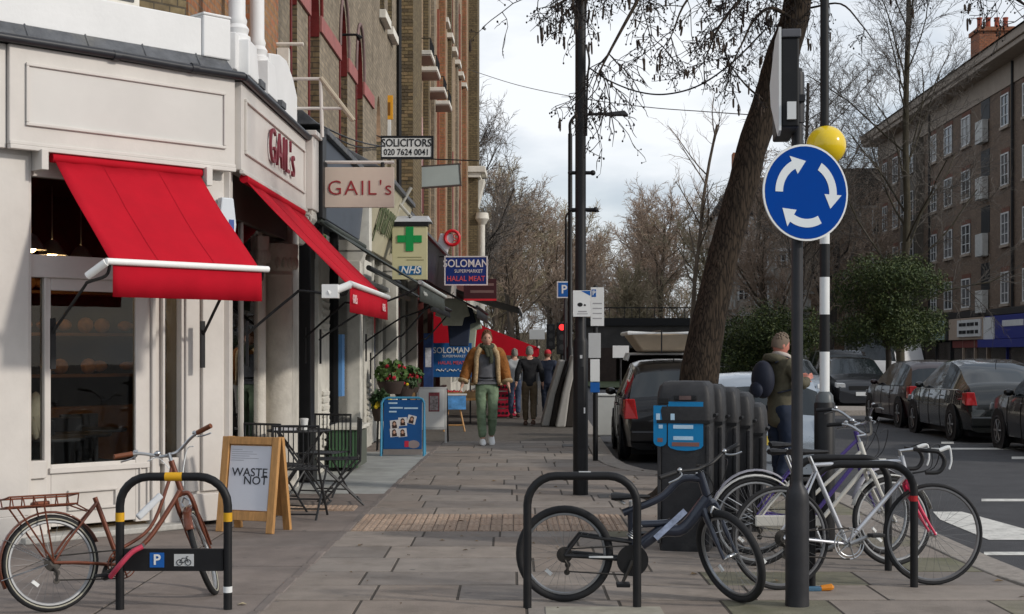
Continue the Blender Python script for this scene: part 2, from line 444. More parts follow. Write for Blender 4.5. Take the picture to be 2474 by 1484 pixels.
# kerb stones
acc = 0; cur = KPATH[0]; stones = []
pts = [KPATH[0]]
step = .92
seg = []; dist = 0
for a, b in zip(KPATH, KPATH[1:]):
    l = (b - a).length; t = 0
    while dist + (l - t) >= step:
        t += step - dist; dist = 0; pts.append(a.lerp(b, t / l))
    dist += l - t
for a, b in zip(pts, pts[1:]):
    if a.y > 45: break
    d = (b - a).normalized(); n = Vector((-d.y, d.x, 0))   # towards the pavement
    g = d * .005; wv = n * .29
    mb = MB(); zt = .004 + random.uniform(-.003, .003)
    base = [a + g, b - g, b - g + wv, a + g + wv]
    mb.hexa([(p.x, p.y, -.16) for p in base], [(p.x, p.y, zt) for p in base])
    mb.build('kerb_stone', m_kerb, pave, bevel=.012)
# iron covers let into the slabs
m_iron = mat('cover_iron', (.07, .065, .06), .6, .6, var=.3, scale=30, world=True)
for (u, v, wx, wy) in ((1390, 1077, .42, .5), (1480, 1200, .3, .35)):
    p = gnd(u, v); mb = MB(); mb.box(p.x - wx / 2, p.x + wx / 2, p.y - wy / 2, p.y + wy / 2, -.02, .007)
    mb.build('access_cover', m_iron, pave)
# a concrete patch where the stand's foot was set
mb = MB(); p = gnd(1450, 1476); mb.box(p.x - .32, p.x + .36, p.y - .2, p.y + .12, -.02, .006); mb.build('concrete_patch', mat('patch', (.30, .28, .23), .9, var=.2, scale=9, world=True), pave, bevel=.004)

# ---- far side: pavement, island, markings
fp = MB(); fp.prism([(11.6, 14, -.14), (26, 14, -.14), (34, 130, -.14), (13.0, 130, -.14)], (0, 0, .14))
struct('far_pavement', fp, mat('far_pave', (.19, .18, .17), .9, var=.15, scale=2, world=True))
isl = MB(); c = gnd(2010, 996, 1.6)
isl.prism([(c.x + math.cos(a) * 2.4, c.y + math.sin(a) * 1.6, -.14) for a in [i * math.pi / 8 for i in range(16)]], (0, 0, .15))
struct('traffic_island', isl, m_kerb, 'low pale kerbed island in the road before the oncoming cars')
lawn = MB(); lawn.quad((3.5, 62, -.02), (11.5, 62, -.02), (13, 200, .3), (2.6, 200, .3))
struct('green_verge', lawn, mat('verge', (.05, .065, .025), .95, var=.4, scale=3, world=True))
def mark(pts, name='road_marking'):
    mb = MB(); mb.quad(*[(p.x, p.y, -.115) for p in pts]); mb.build(name, m_white, road)
mark([gnd(u, v, 1.615) for u, v in ((2253, 1236), (2323, 1236), (2480, 1279), (2480, 1304), (2388, 1304), (2270, 1255))])
for u0, u1, v0, v1 in ((2370, 2500, 1205, 1211), (2376, 2500, 1333, 1341), (2273, 2303, 1067, 1072), (2443, 2500, 1103, 1109), (2200, 2480, 1082, 1086), (2100, 2140, 1108, 1114)):
    mark([gnd(u0, v0, 1.615), gnd(u1, v0, 1.615), gnd(u1, v1, 1.615), gnd(u0, v1, 1.615)])
# ================================================================ the cream corner cafe
m_cream = mat('cream_paint', (.615, .58, .54), .42, var=.06, scale=3, bump=.06, bscale=24, dirt=.2, dirtcol=(.42, .38, .33), world=True)
m_cream2 = mat('cream_panel', (.605, .585, .555), .38, var=.04, scale=2, world=True, dirt=.08, dirtcol=(.5, .46, .40))
m_bwhite = mat('white_masonry', (.74, .74, .735), .55, var=.05, scale=2, bump=.1, bscale=25, dirt=.16, dirtcol=(.5, .5, .49), world=True)
m_lead = mat('lead_sheet', (.115, .12, .13), .55, .35, var=.3, scale=7, bump=.5, bscale=14, dirt=.6, dirtcol=(.25, .24, .21), world=True)
m_gut = mat('gutter_black', (.03, .032, .038), .4, var=.2, scale=9, world=True)
m_pane = glassmat('shop_glass', (.78, .80, .80), 1.45, .005, -.015)
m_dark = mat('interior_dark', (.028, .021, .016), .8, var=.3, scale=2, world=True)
m_warm = mat('interior_warm', (.20, .09, .035), .7, var=.4, scale=2, world=True)
m_tile = mat('step_tile', (.42, .41, .38), .6, var=.15, scale=20, world=True)
m_stone = mat('old_stone', (.56, .53, .47), .75, var=.12, scale=4, bump=.3, bscale=30, dirt=.5, dirtcol=(.26, .24, .21), world=True)
m_redlet = mat('sign_red', (.30, .03, .035), .5, var=.05)

cafe = thing('corner_cafe', 'cream corner cafe shopfront with panelled fascia, glazed door and columns', 'shop', FR_FRONT)
def cf(name, mb, m, parent=cafe, **k): return mb.build(name, m, parent, **k)
FZ0, FZ1 = 3.11, 3.885
# --- front (chamfer), local x from -2.9 to 0, outward -y
mb = MB(); mb.box(-3.2, -1.80, -.02, .30, 0, FZ0 + .05)              # left pilaster
lp = cf('pilaster', mb, m_cream, bevel=.006)
mb = MB(); mb.box(-2.9, -1.86, -.05, -.02, 0.0, .22); mb.box(-2.9, -1.825, -.035, -.02, .22, 3.05); cf('pilaster_panel', mb, m_cream, lp, bevel=.006)
mb = MB(); mb.box(-.43, .0, 0, .25, .04, FZ0)                          # corner pilaster
cp = cf('pilaster', mb, m_cream, bevel=.006)
mb = MB(); mb.box(-.40, -.27, -.025, 0, .30, 3.0); mb.box(-.24, -.03, -.035, 0, .30, 3.0); mb.box(-.43, .0, -.05, 0, .04, .28); cf('pilaster_moulding', mb, m_cream, cp, bevel=.008)
# fascia with sunk panel
def fascia(frame, x0, x1, y, parent, inset, nm):
    mb = MB(); mb.box(x0, x1, y, y + .30, FZ0, FZ1)
    f = mb.build(nm, m_cream, parent, frame=frame, bevel=.008)
    mo = MB(); a, b, c, d = x0 + inset, x1 - .10, FZ0 + .155, FZ1 - .13; t = .026; pr = .022
    mo.box(a, b, y - pr, y, c, c + t); mo.box(a, b, y - pr, y, d - t, d); mo.box(a, a + t, y - pr, y, c + t, d - t); mo.box(b - t, b, y - pr, y, c + t, d - t)
    mo.build('panel_moulding', m_cream, f, frame=frame, bevel=.006)
    pa = MB(); pa.box(a + t + .002, b - t - .002, y - .004, y, c + t + .002, d - t - .002); pa.build('fascia_panel', m_cream2, f, frame=frame)
    sk = MB(); sk.box(x0, x1, y - .02, y + .04, FZ0 - .035, FZ0); sk.box(x0, x1 , y - .012, y, FZ0, FZ0 + .03); sk.build('fascia_bead', m_cream, f, frame=frame, bevel=.006)
    return f
fascia(FR_FRONT, -2.04, .02, -.14, cafe, .13, 'front_fascia')
mb = MB(); mb.box(-3.4, -2.045, -.10, .2, FZ0 - .03, FZ1); cf('return_fascia', mb, m_cream, bevel=.006)
# lead flashing and gutter above the fascia
mb = MB(); mb.hexa([(-3.4, -.15, FZ1 + .01), (.06, -.15, FZ1 + .01), (.02, .12, FZ1 + .01), (-3.4, .12, FZ1 + .01)], [(-3.4, -.10, FZ1 + .07), (.05, -.10, FZ1 + .07), (.02, .0, FZ1 + .2), (-3.4, .0, FZ1 + .2)])
ld = cf('lead_roof', mb, m_lead, bevel=.01)
for i in range(6):
    mb = MB(); xx = -2.9 + i * .52; mb.tube([(xx, -.145, FZ1 + .02), (xx, -.10, FZ1 + .075), (xx + .01, .0, FZ1 + .2)], .009, 6); mb.build('lead_roll', m_lead, ld, smooth=True)
mb = MB(); mb.tube([(-3.4, -.175, FZ1 + .03), (-1.2, -.18, FZ1 + .035), (-.55, -.178, FZ1 + .026), (.085, -.175, FZ1 + .03)], .036, 10); cf('gutter', mb, m_gut, smooth=True)
for xx in (-1.15, -.42):
    mb = MB(); mb.tube([(xx - .03, -.177, FZ1 + .03), (xx + .03, -.177, FZ1 + .03)], .044, 10); cf('gutter_joint', mb, m_gut, smooth=True)
# door recess: frames
def bars(name, lst, m=m_cream, parent=cafe, y0=.04, y1=.12, bevel=.006, frame=None):
    for (a, b, c, d) in lst:
        mb = MB(); mb.box(a, b, y0, y1, c, d); mb.build(name, m, parent, bevel=bevel, frame=frame)
bars('window_frame', [(-1.80, -1.775, .62, 2.2), (-1.66, -1.56 - .08, .62, 2.27)])
bars('window_frame', [(-1.80, -.43, 2.9, 3.11), (-1.80, -.43, 2.10, 2.28)], y0=.03, y1=.14)
bars('window_sill', [(-1.80, -1.66, .50, .64)], y0=.0, y1=.12)
bars('stall_riser', [(-1.80, -1.64, .03, .50)], y0=.03, y1=.12)
door = None
mb = MB()
for a, b, c, d in ((-1.64, -1.60, .08, 2.10), (-.84, -.70, .08, 2.10), (-1.60, -.84, 2.0, 2.10), (-1.60, -.84, .10, .60)):
    mb.box(a, b, .05, .10, c, d)
door = cf('door', mb, m_cream, bevel=.006)
door['label'] = 'cream panelled cafe door with tall glass pane'
mb = MB(); mb.box(-1.60, -.84, .07, .075, .60, 2.0); cf('door_glass', mb, m_pane, door)
mo = MB()
for a, b, c, d in ((-1.46, -1.02, .22, .24), (-1.46, -1.02, .365, .385), (-1.46, -1.44, .24, .365), (-1.04, -1.02, .24, .365), (-1.62, -.72, .53, .575)):
    mo.box(a, b, .025, .05, c, d)
cf('letter_plate', mo, m_cream, door, bevel=.004)
mo = MB()
for a, b, c, d in ((-.81, -.80, .14, .56), (-.74, -.73, .14, .56), (-.80, -.74, .14, .15)): mo.box(a, b, .03, .05, c, d)
cf('door_moulding', mo, m_cream, door, bevel=.003)
bars('door_post', [(-.70, -.665, .04, 2.9), (-.60, -.575, .55, 2.2)], y0=.02, y1=.13)
bars('door_post', [(-.665, -.60, .04, 2.2)], y0=.06, y1=.13)
bars('side_light_riser', [(-.575, -.43, .04, .60)], y0=.03, y1=.12)
mb = MB(); mb.box(-.575, -.43, .08, .085, .60, 2.2); cf('window_pane', mb, m_pane)
mb = MB(); mb.box(-1.775, -1.66, .08, .085, .64, 2.2); cf('window_pane', mb, m_pane)
mb = MB(); mb.box(-1.80, -.43, .08, .085, 2.28, 2.9); cf('transom_pane', mb, m_pane)
mb = MB(); mb.box(-1.9, -.3, -.12, .3, .0, .05); cf('door_step', mb, m_tile, bevel=.01)
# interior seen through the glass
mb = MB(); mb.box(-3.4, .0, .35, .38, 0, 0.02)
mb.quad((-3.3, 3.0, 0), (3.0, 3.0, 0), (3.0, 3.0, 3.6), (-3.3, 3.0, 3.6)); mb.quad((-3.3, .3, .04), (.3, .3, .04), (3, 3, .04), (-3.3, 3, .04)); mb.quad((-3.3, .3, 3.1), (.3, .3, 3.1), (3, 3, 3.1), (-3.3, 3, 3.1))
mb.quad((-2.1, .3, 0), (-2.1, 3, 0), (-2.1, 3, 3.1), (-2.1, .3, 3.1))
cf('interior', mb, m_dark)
mb = MB(); mb.box(-2.0, 2.0, 2.62, 2.9, 0, .95); cf('back_counter', mb, m_warm, bevel=.01)
for k in range(3):
    mb = MB(); mb.box(-2.0, 2.0, 2.7, 2.98, 1.25 + k * .42, 1.28 + k * .42); cf('shelf', mb, m_warm)
    mb = MB()
    for q in range(16): mb.ball((-1.8 + q * .22 + .05 * math.sin(q * 3 + k), 2.82, 1.36 + k * .42), (.09, .07, .065 + .02 * math.sin(q * 5 + k)), 8, 6)
    cf('loaves', mb, mat('crust', (.36, .17, .06), .7, var=.4, scale=9), smooth=True)['kind'] = 'stuff'
for i, (xx, yy) in enumerate(((-1.35, .9), (-.9, 1.4), (-.35, 1.9), (-1.5, 1.9))):  # unseen pendants with glowing bulbs, added to warm and brighten the interior
    mb = MB(); mb.tube([(xx, yy, 3.0), (xx, yy, 2.5)], .006, 4); mb.lathe([(.02, .14), (.05, .12), (.13, 0)], (xx, yy, 2.38), 12, cap=False); pl_ = cf('added_pendant_lamp', mb, mat('added_pendant', (.30, .30, .29), .5), smooth=True); mb = MB(); mb.ball((xx, yy, 2.40), .045, 10, 8); cf('added_bulb', mb, mat('added_bulb_glow', (1., .62, .28), .5, emit=60., var=0), pl_, smooth=True)
for xx, yy in ((-1.2, .85), (-.7, 1.3), (-.2, 1.9)):
    mb = MB(); mb.lathe([(.3, 0), (.3, .03)], (xx, yy, .74), 16); mb.tube([(xx, yy, 0), (xx, yy, .74)], .03, 8)
    mb.box(xx - .2, xx + .2, yy + .3, yy + .34, .45, .9); mb.box(xx - .2, xx + .2, yy + .0, yy + .34, .43, .46)
    cf('cafe_seat', mb, mat('seat_dark', (.05, .05, .055), .5), bevel=.01)
mb = MB(); mb.ball((-1.53, .45, .98), (.07, .05, .2), 10, 8); mb.tube([(-1.53, .45, .98), (-1.45, .42, .72)], [.06, .02], 8); cf('linen_bundle', mb, mat('linen', (.55, .48, .36), .9), smooth=True)

# --- side, street frame
S = FR_ST
fascia_side = None
def sbox(name, x0, x1, y0, y1, z0, z1, m=m_cream, parent=cafe, bevel=.006):
    mb = MB(); mb.box(x0, x1, y0, y1, z0, z1); return mb.build(name, m, parent, bevel=bevel, frame=S)
SF = sbox('side_fascia', -.3, .12, .02, 3.45, FZ0, FZ1)
mo = MB(); t = .026; a, b, c, d = .14, 3.33, FZ0 + .155, FZ1 - .13
mo.box(.12, .142, a, b, c, c + t); mo.box(.12, .142, a, b, d - t, d); mo.box(.12, .142, a, a + t, c + t, d - t); mo.box(.12, .142, b - t, b, c + t, d - t)
mo.build('panel_moulding', m_cream, SF, frame=S, bevel=.005)
mo = MB(); mo.box(.10, .14, .02, 3.45, FZ0 - .035, FZ0); mo.build('fascia_bead', m_cream, SF, frame=S, bevel=.006)
text("GAIL's", .50, mat('fascia_letter', (.20, .035, .05), .5), SF, (.15, 1.85, FZ0 + .385), (0, 1, 0), (0, 0, 1), ext=.012, wide=.92, space=1.12, frame=S, fat=-.012)
mb = MB(); mb.hexa([(-.3, 0, FZ1 + .01), (.16, 0, FZ1 + .01), (.16, 3.5, FZ1 + .01), (-.3, 3.5, FZ1 + .01)], [(-.3, 0, FZ1 + .2), (.12, 0, FZ1 + .07), (.12, 3.5, FZ1 + .07), (-.3, 3.5, FZ1 + .2)])
mb.build('lead_roof', m_lead, cafe, frame=S, bevel=.01)
mb = MB(); mb.tube([(.15, -.03, FZ1 + .03), (.15, 3.5, FZ1 + .03)], .036, 10); mb.build('gutter', m_gut, cafe, smooth=True, frame=S)
# window and columns
sbox('pilaster', -.12, .02, .0, .12, .05, FZ0)
sbox('stall_riser', -.10, -.02, .12, 1.62, .05, .55)
sbox('window_sill', -.10, .03, .12, 1.62, .55, .61)
sbox('window_head', -.10, -.02, .12, 3.3, 2.72, 3.11, mat('dark_head', (.10, .085, .07), .6))
mb = MB(); mb.box(-.06, -.055, .12, 1.62, .61, 2.72); mb.build('window_pane', m_pane, cafe, frame=S)
sbox('glazing_bar', -.07, -.03, .80, .83, .61, 2.72)
for cy, k_ in ((1.72, .5), (2.80, 1.0)):
    mb = MB()
    prof = [(.20, .05), (.20, .22), (.175, .25), (.185, .30), (.155, .34), (.15, 1.2), (.145, 2.30), (.165, 2.33), (.15, 2.37), (.20, 2.50), (.215, 2.56), (.215, 2.66)]
    mb.lathe([(r_ * k_, z) for r_, z in prof], (-.07, cy, 0), 18)
    col = mb.build('column', m_stone, cafe, smooth=True, frame=S)
    for k in range(9):
        an = -1.4 + k * .35
        mb = MB(); mb.ball((-.07 + math.cos(an) * .19 * k_, cy + math.sin(an) * .19 * k_, 2.46), (.03, .03 * k_, .07), 6, 5)
        mb.build('capital_leaf', m_stone, col, smooth=True, frame=S)
for k in range(4):
    mb = MB(); mb.tube([(-.22, 1.92 + k * .15, .3), (-.22, 1.92 + k * .15, 2.9)], .06, 8); mb.build('flute', m_stone, cafe, smooth=True, frame=S)
sbox('pier', -.4, -.24, 1.62, 3.0, .05, FZ0, m_stone)
sbox('plinth', -.3, .0, 1.60, 3.1, .0, .28, m_stone)
sbox('end_pilaster', -.3, .04, 3.06, 3.46, .0, FZ0 - .01, m_stone)
# console bracket closing the fascia
mb = MB(); mb.box(-.1, .20, 3.46, 3.86, FZ0 + .0, FZ1 + .05); mb.box(-.1, .24, 3.44, 3.88, FZ1 + .05, FZ1 + .11); mb.build('console_block', m_cream, cafe, frame=S, bevel=.01)
mb = MB(); mb.prism([(-.1, 3.5, FZ0), (.18, 3.5, FZ0), (.19, 3.5, FZ0 - .10), (.12, 3.5, FZ0 - .18), (.10, 3.5, FZ0 - .30), (.03, 3.5, FZ0 - .38), (-.1, 3.5, FZ0 - .4)], (0, .32, 0)); mb.build('scroll_bracket', m_stone, cafe, frame=S, bevel=.01)
mb = MB(); mb.torus((.12, 3.49, FZ0 - .1), .05, .016, (0, 1, 0), 18, 6); mb.torus((.12, 3.485, FZ0 - .1), .02, .012, (0, 1, 0), 12, 6); mb.build('scroll', m_stone, cafe, smooth=True, frame=S)
# interior to the street side
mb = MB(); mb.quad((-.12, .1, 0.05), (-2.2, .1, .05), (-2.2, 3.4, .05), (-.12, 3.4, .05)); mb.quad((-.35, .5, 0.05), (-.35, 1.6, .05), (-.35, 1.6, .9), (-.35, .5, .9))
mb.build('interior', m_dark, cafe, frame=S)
mb = MB()
for k in range(7): mb.ball((-.22, .25 + k * .19, .80 + .03 * (k % 2)), (.08, .085, .07), 8, 6)
mb.build('bread_display', m_warm, cafe, smooth=True, frame=S)
# alarm box on the corner
ab = thing('alarm_box', 'white burglar alarm box beside the cafe awning', 'alarm', FR_FRONT)
mb = MB(); mb.prism([(-.13, -.05, 2.45), (.03, -.05, 2.45), (.05, -.05, 2.62), (.02, -.05, 2.85), (-.10, -.05, 2.85), (-.13, -.05, 2.62)], (0, -.07, 0)); mb.build('cover', mat('alarm_white', (.62, .66, .70), .4, var=.03), ab, bevel=.012)
mb = MB(); mb.box(-.03, .02, -.125, -.12, 2.56, 2.66); mb.build('badge', mat('alarm_blue', (.05, .09, .30), .4), ab)

# --- white masonry above the fascia, with bay columns
bay = thing('white_bay_parapet', 'white painted masonry parapet and bay columns above the cream cafe fascia', 'parapet', FR_FRONT)
mb = MB(); mb.box(-3.6, -.23, -.005, .30, 4.07, 4.40); mb.build('front_parapet', m_bwhite, bay, bevel=.012)
mb = MB(); mb.box(-.23, .05, -.03, .32, 4.07, 4.43); mb.build('corner_pier', m_bwhite, bay, bevel=.012)
mb = MB(); mb.box(-.235, .055, -.035, .33, 4.43, 4.455); mb.build('pier_cap', m_bwhite, bay, bevel=.01)
mb = MB(); mb.box(-.12, .0, .35, .7, 4.06, 4.40); mb.build('side_parapet', m_bwhite, bay, bevel=.012, frame=S)
def bay_column(y, zb, rr, ph, pw):
    mb = MB()
    mb.hexa([(-pw, y - pw, ph), (pw * .55, y - pw, ph), (pw * .55, y + pw * 1.5, ph), (-pw, y + pw * 1.5, ph)], [(-pw * .8, y - pw * .8, zb), (pw * .5, y - pw * .8, zb), (pw * .5, y + pw, zb), (-pw * .8, y + pw, zb)])
    pd = mb.build('pedestal', m_bwhite, bay, bevel=.012, frame=S)
    mb = MB(); mb.lathe([(rr * 1.6, zb), (rr * 1.6, zb + .05), (rr * 1.25, zb + .07), (rr * 1.45, zb + .12), (rr * 1.1, zb + .16), (rr * 1.2, zb + .20), (rr, zb + .24), (rr * .95, zb + 2.2)], (-.05, y, 0), 20)
    mb.build('column', m_bwhite, bay, smooth=True, frame=S)
bay_column(.62, 4.36, .078, 4.02, .19)
bay_column(1.55, 4.36, .072, 4.02, .19)
mb = MB(); mb.prism([(-.2, 1.75, 4.02), (-.2, 3.35, 4.02), (-.2, 3.35, 4.35), (-.2, 3.1, 4.5), (-.2, 2.7, 4.62), (-.2, 2.3, 4.6), (-.2, 1.75, 4.5)], (.24, 0, 0)); mb.build('scrolled_parapet', m_bwhite, bay, bevel=.012, frame=S)
for yy in (.85, 1.95):
    mb = MB(); mb.box(-.1, .13, yy, yy + .22, 4.0, 4.07); mb.build('bracket_foot', m_lead, bay, bevel=.006, frame=S)
# ================================================================ brick terrace above the shops
m_bgrey = brickmat('brick_stock_grey', (.31, .255, .185), (.22, .185, .135), (.21, .18, .145), stain=.7, staincol=(.115, .095, .07), bump=.35)
m_bred = brickmat('brick_red', (.36, .145, .075), (.28, .17, .08), (.24, .17, .12), stain=.35, staincol=(.10, .06, .04))
m_byel = brickmat('brick_yellow', (.36, .27, .175), (.27, .175, .11), (.27, .225, .17), stain=.35, staincol=(.20, .13, .08))
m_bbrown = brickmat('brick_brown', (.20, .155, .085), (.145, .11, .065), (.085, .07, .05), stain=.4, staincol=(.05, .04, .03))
m_pink = mat('pink_red_paint', (.33, .12, .11), .7, var=.15, scale=5, dirt=.4, dirtcol=(.22, .10, .085), world=True)
m_oxred = mat('oxblood_paint', (.14, .016, .014), .6, var=.25, scale=5, dirt=.4, dirtcol=(.07, .015, .012), world=True)
m_rose = mat('rose_stone', (.60, .40, .40), .8, var=.15, scale=6, world=True)
m_sillw = mat('sill_white', (.72, .69, .62), .7, var=.12, scale=5, dirt=.4, dirtcol=(.4, .37, .32), world=True)
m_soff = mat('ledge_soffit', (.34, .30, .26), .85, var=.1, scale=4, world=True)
m_black = mat('black_iron', (.012, .012, .013), .45, var=.2, scale=20)
m_winglass = glassmat('flat_glass', (.12, .13, .14), 1.5, .01, .08)
m_brickp = [mat('brick_piece_%d' % i, c, .9, var=.25, scale=25, bump=.4, bscale=90, world=True) for i, c in enumerate([(.215, .16, .085), (.16, .12, .07), (.26, .185, .10), (.12, .09, .055)])]
m_brickr = [mat('brick_piece_red_%d' % i, c, .9, var=.25, scale=25, bump=.4, bscale=90, world=True) for i, c in enumerate([(.33, .12, .06), (.25, .10, .055), (.38, .20, .10), (.42, .30, .15)])]
ter = thing('brick_terrace', 'tall brick terrace with arched red window recesses above the row of shops', 'building', S)
def arch(a, b, zs, zt, n=5):
    """pointed arch outline from (a, zs) up to the apex and down to (b, zs)"""
    c = (a + b) / 2; out = []
    for i in range(n + 1):
        t = i / n; out.append((a + (c - a) * (1 - math.cos(t * math.pi / 2)), zs + (zt - zs) * math.sin(t * math.pi / 2)))
    return out + [(2 * c - p, z) for p, z in out[-2::-1]]
def wall_band(x, y0, y1, z0, z1, ops, m, dep=.2, jl=None, ju=None, name='wall', glass=True, seg=5, wm=None):
    W = MB(); cur = y0
    for (a, b, s0, zs, zt) in sorted(ops):
        if a > cur: W.quad((x, cur, z0), (x, a, z0), (x, a, z1), (x, cur, z1))
        if s0 > z0: W.quad((x, a, z0), (x, b, z0), (x, b, s0), (x, a, s0))
        if zt > zs:
            A = arch(a, b, zs, zt, seg); h = len(A) // 2
            W.quad((x, a, z1), *[(x, p, z) for p, z in A[:h + 1]], (x, (a + b) / 2, z1))
            W.quad((x, (a + b) / 2, z1), *[(x, p, z) for p, z in A[h:]], (x, b, z1))
        else:
            A = [(a, zs), (b, zs)]; W.quad((x, a, zs), (x, b, zs), (x, b, z1), (x, a, z1))
        cur = b
        lo = MB()
        for yy in (a, b): lo.quad((x, yy, s0), (x - dep, yy, s0), (x - dep, yy, zs), (x, yy, zs))
        lo.quad((x, a, s0), (x, b, s0), (x - dep, b, s0), (x - dep, a, s0))
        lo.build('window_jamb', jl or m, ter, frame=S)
        up = MB()
        for p, q in zip(A, A[1:]): up.quad((x, p[0], p[1]), (x - dep, p[0], p[1]), (x - dep, q[0], q[1]), (x, q[0], q[1]))
        up.build('window_arch', ju or m, ter, frame=S)
        if glass:
            wn = MB(); wn.quad(*[(x - dep + .01, p, z) for p, z in [(a, s0)] + A + [(b, s0)]])
            wo = wn.build('window', wm or m_winglass, ter, frame=S)
            fr = MB(); c = (a + b) / 2; xx = x - dep + .02
            fr.box(xx, xx + .04, a, a + .05, s0, zs); fr.box(xx, xx + .04, b - .05, b, s0, zs); fr.box(xx, xx + .05, a + .05, b - .05, s0, s0 + .06); fr.box(xx, xx + .05, a + .05, b - .05, (s0 + zs) / 2 - .03, (s0 + zs) / 2 + .03)
            fr.build('window_frame', wm or m_sillw, wo, frame=S)
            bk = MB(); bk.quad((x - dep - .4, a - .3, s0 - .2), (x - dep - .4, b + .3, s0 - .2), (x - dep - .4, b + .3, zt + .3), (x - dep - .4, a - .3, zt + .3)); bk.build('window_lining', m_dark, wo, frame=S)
    if cur < y1: W.quad((x, cur, z0), (x, y1, z0), (x, y1, z1), (x, cur, z1))
    return W.build(name, m, ter, frame=S)
Z0 = 4.3
XW = -.28
near = [(4.75, 5.2), (6.1, 7.0), (8.95, 9.8), (10.85, 11.75)]
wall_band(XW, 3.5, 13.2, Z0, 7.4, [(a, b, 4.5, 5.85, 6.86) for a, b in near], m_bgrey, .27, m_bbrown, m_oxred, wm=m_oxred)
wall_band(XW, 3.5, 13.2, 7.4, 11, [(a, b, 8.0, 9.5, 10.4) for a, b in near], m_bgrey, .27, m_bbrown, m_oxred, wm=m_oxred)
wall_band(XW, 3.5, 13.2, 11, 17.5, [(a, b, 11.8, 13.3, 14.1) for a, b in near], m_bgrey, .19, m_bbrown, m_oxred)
wall_band(XW + .002, 13.2, 18.0, Z0, 7.4, [(13.75, 14.45, 4.5, 5.5, 6.3), (15.6, 16.3, 4.5, 5.5, 6.3)], m_bgrey, .19, m_bbrown, mat('tan_arch', (.42, .27, .17), .8, var=.15, world=True))
wall_band(XW + .002, 13.2, 18.0, 7.4, 17.5, [(14.3, 15.1, 8.0, 9.8, 9.8), (15.7, 16.5, 8.0, 9.8, 9.8)], m_bgrey, .19, m_bbrown, m_bbrown)
# red impost band, red edge strips, hood mouldings
edges = [3.5] + [q for ab in near for q in ab] + [13.2]
for i in range(0, len(edges), 2):
    mb = MB(); mb.box(XW, XW + .035, edges[i] + .002, edges[i + 1] - .002, 5.9, 6.12); mb.build('impost_band', m_pink, ter, frame=S, bevel=.005)
for a, b in near:
    A = arch(a, b, 6.12, 6.86, 6); c = (a + b) / 2
    for side in (A[:7], A[6:]):
        P = [Vector((XW + .02, c + (p - c) * 1.16, 6.12 + (z - 6.12) * 1.18)) for p, z in side]
        mb = MB(); mb.tube(P, .026, 6); mb.build('hood_mould', mat('hood_mauve', (.20, .135, .13), .8, var=.2, world=True) if a > 8 else m_oxred, ter, frame=S, smooth=True)
    mb = MB(); mb.box(XW + .001, XW + .02, a - .07, a - .002, 4.45, 5.9); mb.build('jamb_strip', m_oxred, ter, frame=S)
    mb = MB(); mb.box(XW - .27, XW - .002, b - .016, b - .003, 5.83, 6.2); mb.build('red_reveal', m_oxred, ter, frame=S)
# red reveals over the impost on the camera-facing jambs: bricks below, each a piece
bcount = 0
BR = [MB().box(0, .10, 0, .012, 0, .063).mesh('brick', m) for m in m_brickp]
BRL = [MB().box(0, .18, 0, .012, 0, .063).mesh('brick', m) for m in m_brickp]
def bricks(x_in, x_out, y, z0, z1, mats=(None, None), cap=300):
    """courses on a face that looks back down the street (towards -y)"""
    global bcount
    h, l = mats if mats[0] else (BR, BRL)
    z = z0; k = 0; wdt = x_out - x_in
    while z + .07 < z1 and bcount < cap:
        x = x_in; pat = [(h, .10), (l, .18)] if k % 2 else [(l, .18), (h, .10)]
        i = 0
        while x + .09 < x_out and bcount < cap:
            s_, wd = pat[i % 2]
            if x + wd > x_out: s_, wd = h, .10
            if x + wd > x_out + .005: break
            o = bpy.data.objects.new('brick', random.choice(s_)); COL.objects.link(o); o.parent = ter
            o.location = (x, y - .012 + random.uniform(-.003, .003), z); x += wd + .01; i += 1; bcount += 1
        z += .075; k += 1
for a, b in near[:1] + near[2:]:
    bricks(XW - .27, XW, b, 4.52, 5.82)
# projecting pier that looks back at the camera
mb = MB(); mb.box(XW - .1, XW + .30, 18.0, 20.2, Z0, 17.5); mb.build('projecting_pier', m_bbrown, ter, frame=S)
bricks(XW + .005, XW + .30, 18.0, 5.2, 10.6)
# far part of the terrace, warmer brick with rose gothic arches and ledges
wall_band(XW + .02, 20.2, 30, Z0, 7.6, [(21.0, 21.7, 4.5, 5.5, 6.7), (22.6, 23.3, 4.5, 5.5, 6.7), (25.2, 26.0, 4.5, 5.5, 6.5), (27.2, 28, 4.5, 5.5, 6.5)], m_byel, .15, m_pink, m_rose)
wall_band(XW + .02, 20.2, 30, 7.6, 17.5, [(20.6, 21.5, 8.6, 10.6, 11.2), (22.5, 23.4, 8.6, 10.6, 11.2), (25.2, 26.2, 8.6, 10.6, 11.2), (27.2, 28.1, 8.6, 10.6, 11.2)], m_byel, .15, m_oxred, m_rose)
wall_band(XW + .04, 30, 46.5, Z0, 9, [(31 + i * 2.1, 31.9 + i * 2.1, 4.6, 6.2, 7.2) for i in range(7)], m_byel, .15, m_pink, m_rose)
wall_band(XW + .04, 30, 46.5, 9, 17.5, [(31 + i * 2.1, 31.9 + i * 2.1, 11.8, 13.6, 14.4) for i in range(7)], m_byel, .15, m_oxred, m_pink)
for i, yy in enumerate((23.95, 26.5, 29.6, 33.3, 37.5, 41.7)):
    mb = MB(); mb.box(XW, XW + (.16, .12, .2)[i % 3], yy, yy + .5, Z0, 17.4); mb.build('brick_pier', (m_bbrown, m_bgrey, m_bred)[i % 3], ter, frame=S)
